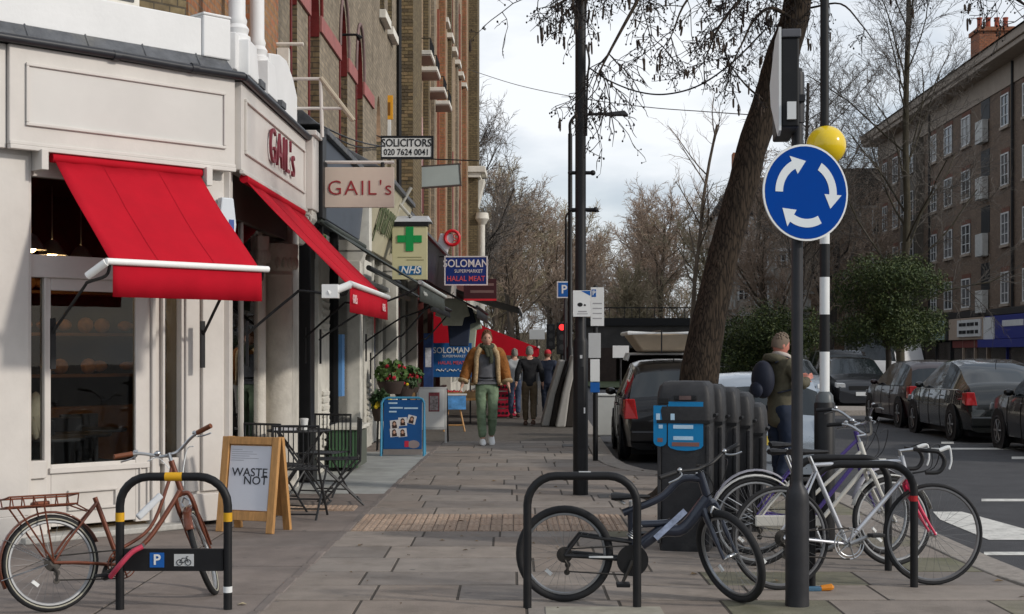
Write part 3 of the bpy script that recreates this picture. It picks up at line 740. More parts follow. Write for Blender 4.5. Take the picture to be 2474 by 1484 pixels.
for i, yy in enumerate((20.5, 24.6, 28.9, 35.6, 40.0)):
    mb = MB(); mb.box(XW + .02, XW + .08, yy, yy + .16, 4.6, (8.3, 14.0, 11.5)[i % 3]); mb.build('red_pilaster_strip', m_pink if i % 2 else mat('brick_red_strip', (.27, .09, .06), .85, var=.2, scale=10, world=True), ter, frame=S)
for yy in (21.95, 23.55):   # tall rose pinnacles over the arches
    mb = MB(); mb.prism([(XW + .03, yy - .75, 5.0), (XW + .03, yy - .15, 5.0), (XW + .03, yy - .2, 6.2), (XW + .03, yy - .42, 7.4), (XW + .03, yy - .68, 6.2)], (.05, 0, 0)); mb.build('gothic_panel', m_rose, ter, frame=S)
    mb = MB(); mb.prism([(XW + .085, yy - .6, 5.0), (XW + .085, yy - .3, 5.0), (XW + .085, yy - .3, 5.9), (XW + .085, yy - .45, 6.4), (XW + .085, yy - .6, 5.9)], (.01, 0, 0)); mb.build('gothic_light', m_oxred, ter, frame=S)
for yy, zz, dx, ln in ((14.2, 7.95, .13, 1.0), (15.6, 7.95, .13, 1.0)):
    mb = MB(); mb.box(XW, XW + dx, yy, yy + ln, zz - .16, zz); mb.build('window_sill', m_sillw, ter, frame=S, bevel=.01)
for yy in (20.5, 22.4, 25.1, 27.1):
    mb = MB(); mb.box(XW, XW + .50, yy, yy + 1.15, 8.42, 8.52); lg = mb.build('window_ledge', m_sillw, ter, frame=S, bevel=.012)
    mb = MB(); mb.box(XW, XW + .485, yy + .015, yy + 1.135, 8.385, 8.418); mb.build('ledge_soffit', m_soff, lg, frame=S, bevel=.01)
    mb = MB()
    for k in range(6): mb.tube([(XW + .47, yy + .05 + k * .21, 8.52), (XW + .47, yy + .05 + k * .21, 8.8)], .012, 5)
    mb.tube([(XW + .47, yy + .03, 8.8), (XW + .47, yy + 1.12, 8.8)], .015, 5); mb.tube([(XW + .02, yy + .03, 8.8), (XW + .47, yy + .03, 8.8)], .012, 5); mb.build('ledge_rail', m_black, lg, frame=S)
for yy in (31, 33.1, 35.2, 37.3, 39.4, 41.5):
    mb = MB(); mb.box(XW, XW + .22, yy - .05, yy + .95, 11.6, 11.75); mb.build('window_sill', m_sillw, ter, frame=S, bevel=.01)
# end pier with stone capital
mb = MB(); mb.box(XW - 1, XW + .42, 46.5, 48.4, Z0, 17.6); mb.build('end_pier', m_bbrown, ter, frame=S)
mb = MB(); mb.box(XW - .1, XW + .55, 46.3, 48.5, 8.75, 8.95); mb.box(XW - .1, XW + .75, 46.2, 48.6, 8.95, 9.2); mb.prism([(XW + .42, 47, 8.75), (XW + .7, 47, 8.75), (XW + .42, 47, 7.6)], (0, 1, 0)); mb.build('pier_capital', m_sillw, ter, frame=S, bevel=.02)
mb = MB(); mb.tube([(XW + .6, 46.6, 3.2), (XW + .6, 46.6, 6.8)], .13, 10); mb.lathe([(.13, 0), (.3, .25), (.26, .5)], (XW + .6, 46.6, 6.8), 12); mb.build('end_column', m_sillw, ter, frame=S, smooth=True)
# downpipe, roof, back volume
mb = MB(); mb.box(-9, XW - 1, 3.5, 48.4, 0, 17.2); mb.build('rear_volume', m_bbrown, ter, frame=S)
mb = MB(); mb.hexa([(-9, 3.4, 17.5), (XW + .3, 3.4, 17.5), (XW + .3, 48.5, 17.5), (-9, 48.5, 17.5)], [(-9, 3.4, 18.0), (XW - 1, 3.4, 18.6), (XW - 1, 48.5, 18.6), (-9, 48.5, 18.0)]); mb.build('roof', m_lead, ter, frame=S)
mb = MB(); mb.tube([(XW + .06, 17.4, 4.4), (XW + .06, 17.4, 17)], .05, 8); mb.build('downpipe', m_black, ter, frame=S, smooth=True)
# first red pier and brick over the cafe
mb = MB(); mb.box(-1.2, -.20, 2.55, 3.5, 4.3, 17); mb.build('red_pier', m_bred, ter, frame=S)
mb = MB(); mb.box(-1.4, -.42, .3, 2.55, 4.3, 17); mb.build('bay_wall', m_bred, ter, frame=S)
mb = MB(); mb.box(-3.8, -.12, .42, 1.2, 4.3, 17); mb.build('corner_wall', m_bbrown, ter, frame=FR_FRONT)
for a, b in ((-1.55, -1.22), (-1.05, -.62), (-3.0, -2.0)):
    mb = MB(); mb.box(a, b, .36, .415, 4.44, 6.2); w_ = mb.build('sash_window', m_sillw, ter, frame=FR_FRONT, bevel=.01)
    mb = MB(); mb.box(a + .06, b - .06, .35, .358, 4.52, 6.1); mb.build('pane', m_winglass, w_, frame=FR_FRONT)
mb = MB(); mb.box(-.19, -.06, 3.36, 3.46, 4.6, 4.9); mb.tube([(-.2, 3.4, 4.95), (.1, 3.4, 4.95)], .02, 6); mb.build('wall_bracket', m_sillw, ter, frame=S)
for yy, zz in ((9.2, 6.35), (24.8, 6.3)):
    mb = MB(); mb.tube([(XW, yy, zz), (XW + .22, yy, zz), (XW + .28, yy, zz - .06)], [.02, .02, .05], 8); mb.build('wall_lamp', m_black, ter, frame=S, smooth=True)

# ================================================================ the shops further along
m_bl = mat('shop_black', (.013, .013, .014), .4, var=.2, scale=5, world=True)
m_slate = mat('slate_blue', (.085, .10, .125), .5, var=.12, scale=4, world=True)
m_aged = mat('aged_white', (.60, .58, .52), .6, var=.14, scale=5, dirt=.5, dirtcol=(.28, .26, .22), world=True)
m_pharm = mat('pharmacy_cream', (.46, .42, .30), .55, var=.1, scale=3, dirt=.4, dirtcol=(.25, .22, .15), world=True)
def shop(label, y0, y1, fz0, fz1, fm, pm, name='shopfront', tilt=.18, fx=.1, piers=True, riser=.5, doors=(), glass=True, inm=None, win=3):
    t = thing(name, label, 'shop', S)
    mb = MB(); mb.hexa([(-.3, y0 + .3, fz0), (fx, y0 + .3, fz0), (fx, y1 - .02, fz0), (-.3, y1 - .02, fz0)], [(-.3, y0 + .3, fz1), (fx + tilt, y0 + .3, fz1), (fx + tilt, y1 - .02, fz1), (-.3, y1 - .02, fz1)])
    t_f = mb.build('fascia', fm, t, bevel=.01)
    mb = MB(); mb.box(-.3, fx + tilt + .06, y0 + .3, y1, fz1 + .003, fz1 + .08); mb.build('cornice', m_lead, t, bevel=.01)
    mb = MB(); mb.hexa([(-.45, y0 + .01, fz1 + .085), (fx + tilt, y0 + .01, fz1 + .085), (fx + tilt, y1, fz1 + .085), (-.45, y1, fz1 + .085)], [(-.45, y0 + .01, fz1 + .45), (-.2, y0 + .01, fz1 + .42), (-.2, y1, fz1 + .42), (-.45, y1, fz1 + .45)]); mb.build('lead_roof', m_lead, t, bevel=.01)
    if piers:
        mb = MB(); mb.box(-.3, .10, y0, y0 + .30, 0, fz0 - .25); mb.box(-.3, .13, y0 - .01, y0 + .31, 0, .35); pl = mb.build('pilaster', pm, t, bevel=.008)
        mb = MB(); mb.box(-.3, .24, y0, y0 + .29, fz0 - .1, fz1 + .02); mb.prism([(.24, y0 + .02, fz0 + .2), (.18, y0 + .02, fz0 - .1), (.10, y0 + .02, fz0 - .28), (-.1, y0 + .02, fz0 - .28), (-.1, y0 + .02, fz0 + .2)], (0, .25, 0)); mb.build('console', pm, t, bevel=.01)
    mb = MB(); mb.box(-.12, -.04, y0 + .3, y1, 0, riser); mb.build('stall_riser', pm if not inm else inm, t, bevel=.006)
    ws = (y1 - y0 - .3) / win
    for i in range(win):
        a = y0 + .3 + i * ws; b = a + ws
        mb = MB(); mb.box(-.14, -.02, a, a + .06, riser, fz0); mb.box(-.14, -.02, a + .06, b, riser, riser + .05); mb.box(-.14, -.02, a + .06, b, fz0 - .5, fz0 - .42)
        f = mb.build('window_frame', pm if not inm else inm, t, bevel=.005)
        if glass:
            mb = MB(); mb.box(-.085, -.08, a + .06, b, riser + .05, fz0 - .5); mb.build('pane', m_pane, f)
            mb = MB(); mb.box(-.085, -.08, a + .06, b, fz0 - .42, fz0); mb.build('pane', m_pane, f)
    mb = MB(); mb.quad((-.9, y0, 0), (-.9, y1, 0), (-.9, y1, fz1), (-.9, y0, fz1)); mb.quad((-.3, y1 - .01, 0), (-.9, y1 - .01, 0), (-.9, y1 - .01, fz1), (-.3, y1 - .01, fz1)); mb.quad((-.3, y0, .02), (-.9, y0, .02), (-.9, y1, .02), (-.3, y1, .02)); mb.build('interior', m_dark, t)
    return t, t_f
sh2, f2 = shop('black shopfront with slate blue fascia next to the cream cafe', 3.9, 8.35, 3.15, 4.05, m_slate, m_bl, tilt=.10, inm=m_bl, win=3)
# pale pilaster with louvred panels between the cafe and the next shop
for yy in (5.0, 9.6):
    mb = MB(); mb.box(-.2, .02, yy, yy + .9, 0, 2.95); pl = mb.build('pale_pilaster', m_aged, sh2, bevel=.01)
    for (za, zb) in ((.35, 1.15), (1.75, 2.45)):
        for k in range(int((zb - za) / .09)):
            z = za + k * .09
            mb = MB(); mb.hexa([(.02, yy + .25, z), (.045, yy + .25, z - .02), (.045, yy + .75, z - .02), (.02, yy + .75, z)], [(.02, yy + .25, z + .05), (.05, yy + .25, z + .02), (.05, yy + .75, z + .02), (.02, yy + .75, z + .05)]); mb.build('louvre', m_aged, pl)
mb = MB(); mb.box(-.05, .03, 7.0, 7.25, .9, 1.75); mb.build('blue_poster', mat('poster_blue', (.12, .28, .55), .5, var=.1), sh2)
sh3, f3 = shop('pharmacy shopfront with weathered cream slanted fascia', 8.4, 13.6, 3.1, 4.15, m_pharm, m_aged, tilt=.30, win=4)
text('pharmacy', .85, mat('faded_green', (.10, .12, .06), .7, var=.3), f3, (.285, 10.9, 3.66), (0, 1, 0), Vector((.28, 0, 1)), ext=.006, fat=.01, wide=.95)
sh4, f4 = shop('narrow pale shopfront beyond the pharmacy', 13.7, 17.9, 3.1, 4.1, m_aged, m_aged, tilt=.15, win=3)
sh5, f5 = shop('dark open fronted supermarket with stall beneath red canopy', 18.0, 29.5, 3.2, 4.1, m_bl, m_aged, tilt=.1, glass=False, win=4, inm=mat('maroon_wood', (.10, .022, .018), .6, var=.2))
sh6, f6 = shop('far brown shopfront at the end of the terrace', 29.6, 38.5, 3.2, 4.0, mat('brown_fascia', (.10, .03, .025), .5), m_aged, tilt=.1, win=4)
sh7, f7 = shop('last pale shopfront below the terrace end pier', 38.6, 48.2, 3.2, 4.0, m_aged, m_aged, tilt=.1, win=4)
# ================================================================ awnings
m_redf = mat('awning_red', (.45, .010, .022), .85, var=.09, scale=3, bump=.06, bscale=300, world=True, spec=.08, dirt=.25, dirtcol=(.30, .012, .02))
m_redv = mat('valance_red', (.42, .008, .020), .85, var=.09, scale=3, spec=.08)
m_barw = mat('awning_bar_white', (.82, .82, .80), .35, var=.03)
m_dgreen = mat('awning_dark', (.045, .052, .045), .7, var=.25, scale=3, bump=.1, world=True)
m_ablack = mat('awning_black', (.012, .013, .014), .6, var=.2, scale=3, world=True)
def awning(label, frame, a0, a1, z0, proj, drop, val, m, mv, name='awning', bar=True, side=False, sag=.02, over=.06, arms=True, mbar=None):
    """local: x along the wall from a0 to a1, -y outwards"""
    t = thing(name, label, 'awning', frame)
    n = 16; k = 10; mb = MB(); o = len(mb.v)
    for i in range(n + 1):
        for j in range(k + 1):
            s_, r_ = i / n, j / k
            z = z0 - drop * r_ - sag * math.sin(math.pi * r_) * (1 + .6 * math.sin(s_ * 9)) + .004 * math.sin(s_ * 31 + r_ * 4) - .016 * math.exp(-((s_ - .10 - .5 * r_) / .05) ** 2) * (1 - r_) + .006 * math.sin(s_ * 13 - r_ * 7)
            mb.v.append((a0 + (a1 - a0) * s_, -proj * r_, z))
    for i in range(n):
        for j in range(k):
            q = i * (k + 1) + j; mb.f.append((q, q + k + 1, q + k + 2, q + 1))
    fv = list(mb.v)
    fab = mb.build('canopy', m, t, smooth=True)
    for i in ((5, 11) if bar and arms else ()):
        mb = MB(); mb.tube([Vector(fv[i * (k + 1) + j]) + Vector((0, -.001, .0035)) for j in range(k + 1)], .0028, 4, flat=.5); mb.build('seam', m, t)
    so = fab.modifiers.new('thick', 'SOLIDIFY'); so.thickness = .004
    mb = MB(); nn = 24
    for i in range(nn + 1):
        s_ = i / nn; x = a0 + (a1 - a0) * s_
        w_ = .008 * math.sin(s_ * 17) + .005 * math.sin(s_ * 41)
        mb.v += [(x, -proj - .005, z0 - drop), (x, -proj - .006 + w_ * .5, z0 - drop - val * .5), (x, -proj - .004 + w_, z0 - drop - val)]
    for i in range(nn):
        for j in range(2): q = i * 3 + j; mb.f.append((q, q + 3, q + 4, q + 1))
    vo = mb.build('valance', mv, t, smooth=True)
    so = vo.modifiers.new('thick', 'SOLIDIFY'); so.thickness = .004
    if bar:
        mb = MB(); mb.tube([(a0 - over, -proj - .012, z0 - drop + .012), (a1 + over, -proj - .012, z0 - drop + .012)], .026, 10); mb.build('front_bar', mbar or m_barw, t, smooth=True)
    mb = MB(); mb.tube([(a0 - .02, .02, z0 + .02), (a1 + .02, .02, z0 + .02)], .04, 12); mb.build('roller', m, t, smooth=True)
    if arms:
        for x in (a0 - .02, a1 + .02):
            mb = MB(); sgn = 1 if x < (a0 + a1) / 2 else -1
            mb.tube(bez([(x, .0, z0 - 1.38), (x, -.05, z0 - 1.33), (x + .05 * sgn, -proj * .45, z0 - 1.02), (x + .04 * sgn, -proj * .55, z0 - .98), (x, -proj * .93, z0 - drop - .09), (x, -proj, z0 - drop)], 4), .013, 6); mb.build('folding_arm', m_black, t, smooth=True)
            mb = MB(); mb.box(x - .02, x + .02, -.02, .0, z0 - 1.65, z0 - 1.25); mb.build('arm_bracket', m_black, t)
    return t
A1 = awning('red fabric awning over the cream cafe door', FR_FRONT @ T(0, -.13, 0), -1.66, -.33, 3.02, .90, .855, .25, m_redf, m_redv)
mb = MB(); mb.tube([(-1.80, -.78, 2.07), (-1.72, -.91, 2.17)], .03, 10); mb.build('bar_crank', m_barw, A1, smooth=True)
for x in (-1.80, -.30):
    mb = MB(); mb.box(x, x + .06, -.06, .13, 2.93, 3.09); mb.build('roller_bracket', m_cream, A1, bevel=.006)
FR_SIDE = S @ RZ(R(90))      # x along the street, -y out to the kerb
A2 = awning('red fabric awning with printed valance on the street side of the cafe', FR_SIDE @ T(0, -.13, 0), .18, 3.25, 3.03, .92, .93, .24, m_redf, m_redv)
m_vprint = mat('valance_print', (.80, .55, .55), .7)
for xx in (.45, 2.85): text("GAIL's", .11, m_vprint, A2, (xx, -.92 - .016, 1.98), (1, 0, 0), (0, 0, 1), name='valance_print', ext=.002, fat=.015)
mb = MB(); mb.tube([(.02, -.75, 2.02), (.12, -.93, 2.10)], .035, 10); mb.box(.0, .12, -.84, -.7, 1.98, 2.10); mb.build('bar_crank', m_barw, A2, smooth=True)
A3 = awning('dark green awning with pale front bar beyond the red street side awning', FR_SIDE @ T(0, -.2, 0), 3.95, 8.2, 3.02, 1.15, .72, .2, m_dgreen, m_dgreen, mbar=mat('bar_grey', (.45, .47, .45), .4))
mb = MB(); mb.tube([(4.35 + k * .03, -1.17, 2.2 + .03 * math.sin(k * 1.7) * (1 - k * .03)) for k in range(18)], .006, 5); mb.build('valance_print', mat('faded_print', (.35, .36, .34), .7), A3)
A4 = awning('torn black awning above the pharmacy window', FR_SIDE @ T(0, -.2, 0), 8.8, 13.4, 2.75, .9, .5, .12, m_ablack, m_ablack, bar=True, mbar=m_black)
A5 = awning('black awning under the blue supermarket sign', FR_SIDE @ T(0, -.2, 0), 14.2, 19.5, 3.1, 1.35, .75, .2, m_ablack, m_ablack, bar=True, mbar=m_black, arms=False)
A6 = awning('wide red market canopy in front of the supermarket', FR_SIDE @ T(0, -.25, 0), 20.5, 28.5, 2.62, 2.45, 1.0, .2, m_redf, m_redv, arms=False, sag=.05)
mb = MB(); mb.prism([(20.5, -.02, 2.60), (20.5, -1.2, 2.10), (20.5, -2.45, 1.61), (20.5, -2.44, 1.40), (20.5, -1.3, 1.46), (20.5, -.02, 1.50)], (.012, 0, 0)); mb.build('side_curtain', m_redf, A6)
for xx in (20.7, 28.3):
    mb = MB(); mb.tube([(xx, -2.4, 0), (xx, -2.4, 1.64)], .022, 8); mb.build('canopy_pole', m_black, A6, smooth=True)
A7 = awning('black awning edge behind the wide red market canopy', FR_SIDE @ T(0, -.2, 0), 29.8, 38, 3.4, 1.9, .55, .15, m_ablack, m_ablack, arms=False)
# clothes hung under the black awning
for i, (yy, c, dz) in enumerate(((16.6, (.50, .52, .44), .5), (17.2, (.03, .04, .07), .8), (17.8, (.38, .42, .34), .75))):
    t = thing('hanging_garment', ['pale sage garment hanging highest under the black awning', 'navy garment hanging between two pale ones', 'grey green garment hanging lowest under the awning'][i], 'garment', S @ T(.95 + .1 * i, yy, 2.55 - .12 * i))
    mb = MB(); mb.prism([(-.28, 0, 0), (-.1, 0, .06), (.1, 0, .06), (.28, 0, 0), (.36, 0, -.3), (.24, 0, -.33), (.2, 0, -dz), (-.2, 0, -dz), (-.24, 0, -.33), (-.36, 0, -.3)], (0, .06, 0)); mb.build('cloth', mat('garment_%d' % i, c, .9, var=.15, scale=5), t, bevel=.02)
    mb = MB(); mb.tube([(0, .03, .06), (0, .03, .16), (.03, .03, .19)], .006, 5); mb.build('hanger_hook', m_black, t)

# ================================================================ projecting signs
def plate(t, w, h, m, mf=None, th=.04, fr=.02):
    """board standing in the local xz plane, face towards -y, origin at its centre"""
    mb = MB(); mb.box(-w / 2, w / 2, -th / 2, th / 2, -h / 2, h / 2); mb.build('board', m, t, bevel=.004)
    if mf:
        mb = MB(); mb.box(-w / 2, w / 2, -th / 2 - .008, th / 2 + .004, h / 2 + .001, h / 2 + fr); mb.box(-w / 2, w / 2, -th / 2 - .008, th / 2 + .004, -h / 2 - fr, -h / 2 - .001); mb.box(-w / 2 - fr, -w / 2 - .001, -th / 2 - .008, th / 2 + .004, -h / 2 - fr, h / 2 + fr); mb.box(w / 2 + .001, w / 2 + fr, -th / 2 - .008, th / 2 + .004, -h / 2 - fr, h / 2 + fr); mb.build('frame', mf, t)
def arm(t, pts, r=.015, m=None, name='bracket'):
    mb = MB(); mb.tube(pts, r, 8); return mb.build(name, m or m_black, t, smooth=True)
def sign(label, u0, u1, v0, v1, Y, m, mf=None, name='hanging_sign', th=.05, yaw=0, roll=0, fr=.02):
    c = at((u0 + u1) / 2, (v0 + v1) / 2, Y); w_ = (u1 - u0) / FPX * Y; h_ = (v1 - v0) / FPX * Y
    t = thing(name, label, 'sign', T(c) @ RZ(yaw) @ RY(roll)); plate(t, w_, h_, m, mf, th, fr); return t, w_, h_, c
wallx = lambda Y: -2.5 + .02 * (Y - 12.5)
m_signcream = mat('sign_cream', (.62, .52, .43), .5, var=.04, scale=3)
t, w_, h_, c = sign("cream hanging sign with red lettering beside the cafe fascia", 764, 952, 405, 502, 16.6, m_signcream)
text("GAIL's", h_ * .52, m_redlet, t, (.055, -.03, -.015), (1, 0, 0), (0, 0, 1), ext=.003, space=1.16, fat=-.006)
arm(t, [(-w_ / 2 - .25, 0, h_ / 2 + .06), (w_ / 2, 0, h_ / 2 + .06)], .02, m_cream)
for x in (-.35, .32): arm(t, [(x, 0, h_ / 2 - .01), (x, 0, h_ / 2 + .06)], .025, m_black, 'hanger')
m_brd = mat('sign_white', (.72, .72, .70), .5, var=.05, scale=4)
t, w_, h_, c = sign('white solicitors sign with black frame and telephone number', 922, 1042, 334, 380, 27, m_brd, m_black, fr=.04)
text('SOLICITORS', h_ * .56, m_black, t, (0, -.03, h_ * .22), ext=.003, wide=.86, fat=.012)
text('020 7624 0041', h_ * .46, m_black, t, (0, -.03, -h_ * .26), ext=.003, wide=.86, fat=.008)
arm(t, [(-w_ / 2 - .35, 0, h_ / 2 + .03), (-w_ / 2, 0, h_ / 2 + .03)], .02); arm(t, [(w_ / 2 - .2, 0, -h_ / 2 - .03), (w_ / 2 + .9, 0, -h_ / 2 - .07)], .012); arm(t, [(-w_ / 2 - 1.2, -1.2, h_ / 2 + .25), (-w_ / 2 + .05, 0, h_ / 2)], .012, name='stay_wire')
t, w_, h_, c = sign('blank grey green sign board hanging at a slight tilt', 1010, 1110, 402, 450, 33, mat('blank_sign', (.40, .44, .42), .35, var=.06, scale=2), mat('sign_rim', (.09, .07, .06), .5), roll=R(-4), fr=.03, th=.12)
arm(t, [(-w_ / 2 - .2, 0, h_ / 2 + .02), (w_ / 2 + .05, 0, h_ / 2 + .02)], .02, mat('rust_bracket', (.12, .03, .02), .7)); arm(t, [(-w_ / 2 - .9, 0, -h_ / 2 + .05), (-w_ / 2 + .1, 0, -h_ / 2 + .05)], .015)
m_nhsb = mat('sign_yellowcream', (.56, .52, .31), .5, var=.06, scale=3)
t, w_, h_, c = sign('cream pharmacy sign with green cross over a blue health badge', 948, 1032, 548, 676, 24, m_nhsb, th=.14)
m_gr = mat('cross_green', (.005, .27, .065), .5, var=.05)
cc = .235
for (x0, x1, z0, z1) in ((-.065, .065, cc - .205, cc + .205), (-.205, -.067, cc - .06, cc + .06), (.067, .205, cc - .06, cc + .06)):
    mb = MB(); mb.box(x0, x1, -.085, -.0705, z0, z1); mb.build('cross_bar', m_gr, t)
mb = MB(); mb.box(-.175, .2, -.08, -.071, -.365, -.22); bd = mb.build('badge', mat('nhs_blue', (.006, .12, .30), .5), t)
text('NHS', .17, m_brd, t, (.01, -.083, -.292), ext=.002, shear=.25, fat=.022, wide=1.0, name='badge_lettering')
for k, (a, b) in enumerate(((-.2, .2), (-.05, .24))):
    mb = MB(); mb.box(a, b, -.0745, -.0705, -.08 - k * .045, -.065 - k * .045); mb.build('small_print', mat('small_print', (.30, .27, .15), .6), t)
mb = MB(); mb.box(-w_ / 2 - .02, w_ / 2 + .02, -.09, .09, h_ / 2 + .002, h_ / 2 + .07); mb.build('cap', m_black, t, bevel=.005)
mb = MB(); mb.hexa([(-w_ / 2, -.1, h_ / 2 + .075), (w_ / 2 + .08, -.1, h_ / 2 + .075), (w_ / 2 + .08, .4, h_ / 2 + .075), (-w_ / 2, .4, h_ / 2 + .075)], [(-w_ / 2 + .05, 0, h_ / 2 + .16), (w_ / 2, 0, h_ / 2 + .15), (w_ / 2, .4, h_ / 2 + .22), (-w_ / 2 + .05, .4, h_ / 2 + .22)]); mb.build('weather_hood', mat('hood_grey', (.42, .43, .45), .5), t, bevel=.01)
arm(t, [(-w_ / 2 - .2, .3, h_ / 2 + .75), (.02, 0, h_ / 2 + .16)], .03, mat('strut_pale', (.42, .41, .37), .6)); arm(t, [(-w_ / 2 - .05, .3, h_ / 2 + .1), (.0, .3, h_ / 2 + .7)], .03, mat('strut_pale', (.4, .4, .36), .6))
arm(t, [(.0, .0, h_ / 2 + .08), (.0, .0, h_ / 2 + .2)], .02)
m_solb = mat('sign_navy', (.012, .035, .19), .4, var=.08, scale=3)
t, w_, h_, c = sign('navy blue supermarket sign with white border on bracket', 1076, 1175, 622, 687, 36, m_solb, m_brd, yaw=R(-4), fr=.03)
text('SOLOMAN', h_ * .40, m_brd, t, (.0, -.03, h_ * .26), ext=.003, wide=.88, fat=.012); text('SUPERMARKET', h_ * .18, m_brd, t, (.07, -.03, -h_ * .02), ext=.003, wide=.9)
m_pr = mat('sign_pinkred', (.62, .10, .13), .5)
text('HALAL MEAT', h_ * .27, m_pr, t, (0, -.03, -h_ * .30), ext=.003, wide=.9, fat=.012)
arm(t, [(-w_ / 2 - .4, 0, h_ / 2 + .02), (-w_ / 2, 0, h_ / 2 + .02)], .02)
t, w_, h_, c = sign('maroon sign with red strip half hidden by the blue supermarket sign', 1120, 1199, 674, 727, 42, mat('sign_maroon', (.045, .012, .014), .5, var=.15, scale=3))
mb = MB(); mb.box(-w_ / 2, w_ / 2, -.03, -.026, -h_ / 2, -h_ / 2 + .06); mb.build('red_strip', mat('strip_red', (.55, .02, .03), .5), t)
for k in range(2):
    mb = MB(); mb.box(-w_ * .3, w_ * .42, -.03, -.026, h_ * (.18 - .32 * k), h_ * (.30 - .32 * k)); mb.build('print_line', mat('print_dull', (.16, .10, .09), .6), t)
# round red emblem on white arm
t = thing('round_red_sign', 'round red ring emblem on a white projecting arm', 'sign', T(at(1092, 575, 38)))
mb = MB(); mb.torus((0, 0, 0), .19, .045, (0, 1, 0), 28, 8, rz=.06); mb.build('ring', mat('ring_red', (.55, .012, .02), .4), t, smooth=True)
mb = MB(); mb.prism([(-.32, .02, .12), (.0, .02, .10), (.06, .02, -.05), (-.1, .02, -.3), (-.2, .02, -.7), (-.42, .02, -.8), (-.40, .02, -.2)], (0, .12, 0)); mb.build('white_housing', mat('housing_white', (.55, .56, .58), .5, var=.08), t, bevel=.02)
mb = MB(); mb.tube(bez([(.13, -.03, .07), (.05, -.03, .08), (.06, -.03, .0), (.13, -.03, -.02), (.1, -.03, -.08), (.04, -.03, -.07)], 3), .016, 6); mb.build('emblem_mark', mat('ring_red2', (.5, .03, .04), .4), t)
# orange and white estate board on the wall
t = thing('letting_board', 'upright orange and white letting board fixed to the brick wall', 'sign', T(at(937, 292, 28.2)))
mb = MB(); mb.box(-.10, .10, -.02, .02, .02, .50); mb.build('orange_panel', mat('board_orange', (.72, .33, .02), .5, var=.06), t, bevel=.004)
mb = MB(); mb.box(-.10, .06, -.02, .02, -.46, .017); mb.build('white_panel', m_brd, t, bevel=.004)
mb = MB(); mb.box(-.03, .05, -.024, -.02, .1, .36); mb.build('dark_print', mat('board_print', (.22, .09, .01), .6), t)
# bracket frame of another sign over the cafe console
t = thing('sign_bracket', 'empty cream metal sign bracket above the cafe fascia end', 'bracket', S @ T(.12, 3.35, 4.3))
arm(t, [(-.45, 0, .25), (.18, 0, .25)], .018, m_cream); arm(t, [(-.3, 0, -.08), (.42, 0, -.08)], .018, m_cream); arm(t, [(.18, 0, .26), (.55, .0, -.22)], .028, mat('bracket_tan', (.42, .36, .27), .6)); arm(t, [(.18, 0, .25), (.2, 0, -.4)], .02, m_cream)
# electrical stays between the shops
for i, (p, q, s_) in enumerate(((at(690, 255, 15.6), at(930, 355, 26.8), .1), (at(760, 300, 18), at(925, 352, 26.8), .15))):
    w0 = MB(); w0.tube([p.lerp(q, k / 10) - Vector((0, 0, s_ * math.sin(math.pi * k / 10))) for k in range(11)], .012, 5)
    o = w0.build('wall_cable', m_black, None); tag(o, ['upper black cable from the cafe end to the solicitors sign', 'lower black cable slung to the solicitors sign'][i], 'cable', 'cables along the shop fronts')
# ================================================================ street furniture
m_post = mat('post_black', (.008, .008, .009), .5, var=.25, scale=12, dirt=.2, dirtcol=(.04, .038, .035), spec=.3)
m_postg = mat('post_charcoal', (.020, .020, .023), .5, spec=.35, var=.2, scale=10, dirt=.3, dirtcol=(.07, .065, .06))
m_yb = mat('band_yellow', (.62, .33, .012), .5, var=.1)
m_wplate = mat('plate_white', (.70, .71, .70), .45, var=.04, dirt=.15, dirtcol=(.45, .45, .43))
m_bplate = mat('plate_blue', (.01, .10, .36), .4, var=.05)
m_gplate = mat('plate_grey', (.48, .49, .49), .45, var=.05)
def stand_path(w, h, r, n=6):
    P = [(-w / 2, 0, -.02), (-w / 2, 0, h - r)]
    for i in range(1, n + 1):
        a = math.pi - i / n * math.pi / 2; P.append((-w / 2 + r + r * math.cos(a), 0, h - r + r * math.sin(a)))
    for i in range(n + 1):
        a = math.pi / 2 - i / n * math.pi / 2; P.append((w / 2 - r + r * math.cos(a), 0, h - r + r * math.sin(a)))
    P.append((w / 2, 0, -.02)); return P
def stand(label, c, w, h, yaw=0, r=.17, tr=.025, m=None):
    t = thing('cycle_stand', label, 'bicycle stand', T(c) @ RZ(yaw), 'bicycle stands on the pavement')
    mb = MB(); mb.tube(stand_path(w, h - tr, r), tr, 14); mb.build('hoop', m or m_post, t, smooth=True)
    return t
sl = stand('black cycle stand with yellow bands and sign panel at the cafe', gnd(420, 1472), .63, .80)
for (x, z, ax) in ((0, .775, 'x'), (-.315, .54, 'z'), (.315, .54, 'z')):
    mb = MB(); d = Vector((.05, 0, 0)) if ax == 'x' else Vector((0, 0, .026)); mb.tube([Vector((x, 0, z)) - d, Vector((x, 0, z)) + d], .0262, 14); mb.build('yellow_band', m_yb, sl, smooth=True)
mb = MB(); mb.tube([(.315, 0, .10), (.315, 0, .135)], .0264, 14); mb.build('white_tag', m_wplate, sl, smooth=True)
mb = MB(); mb.box(-.29, .29, -.012, .012, .225, .355); pn = mb.build('sign_panel', m_post, sl, bevel=.003)
mb = MB(); mb.box(-.137, -.053, -.0155, -.0125, .247, .333); mb.build('parking_plate', m_bplate, pn)
text('P', .085, m_wplate, pn, (-.095, -.018, .29), ext=.001, fat=.02, name='parking_letter')
mb = MB(); mb.box(.005, .12, -.0155, -.0125, .255, .325); mb.build('cycle_plate', m_gplate, pn)
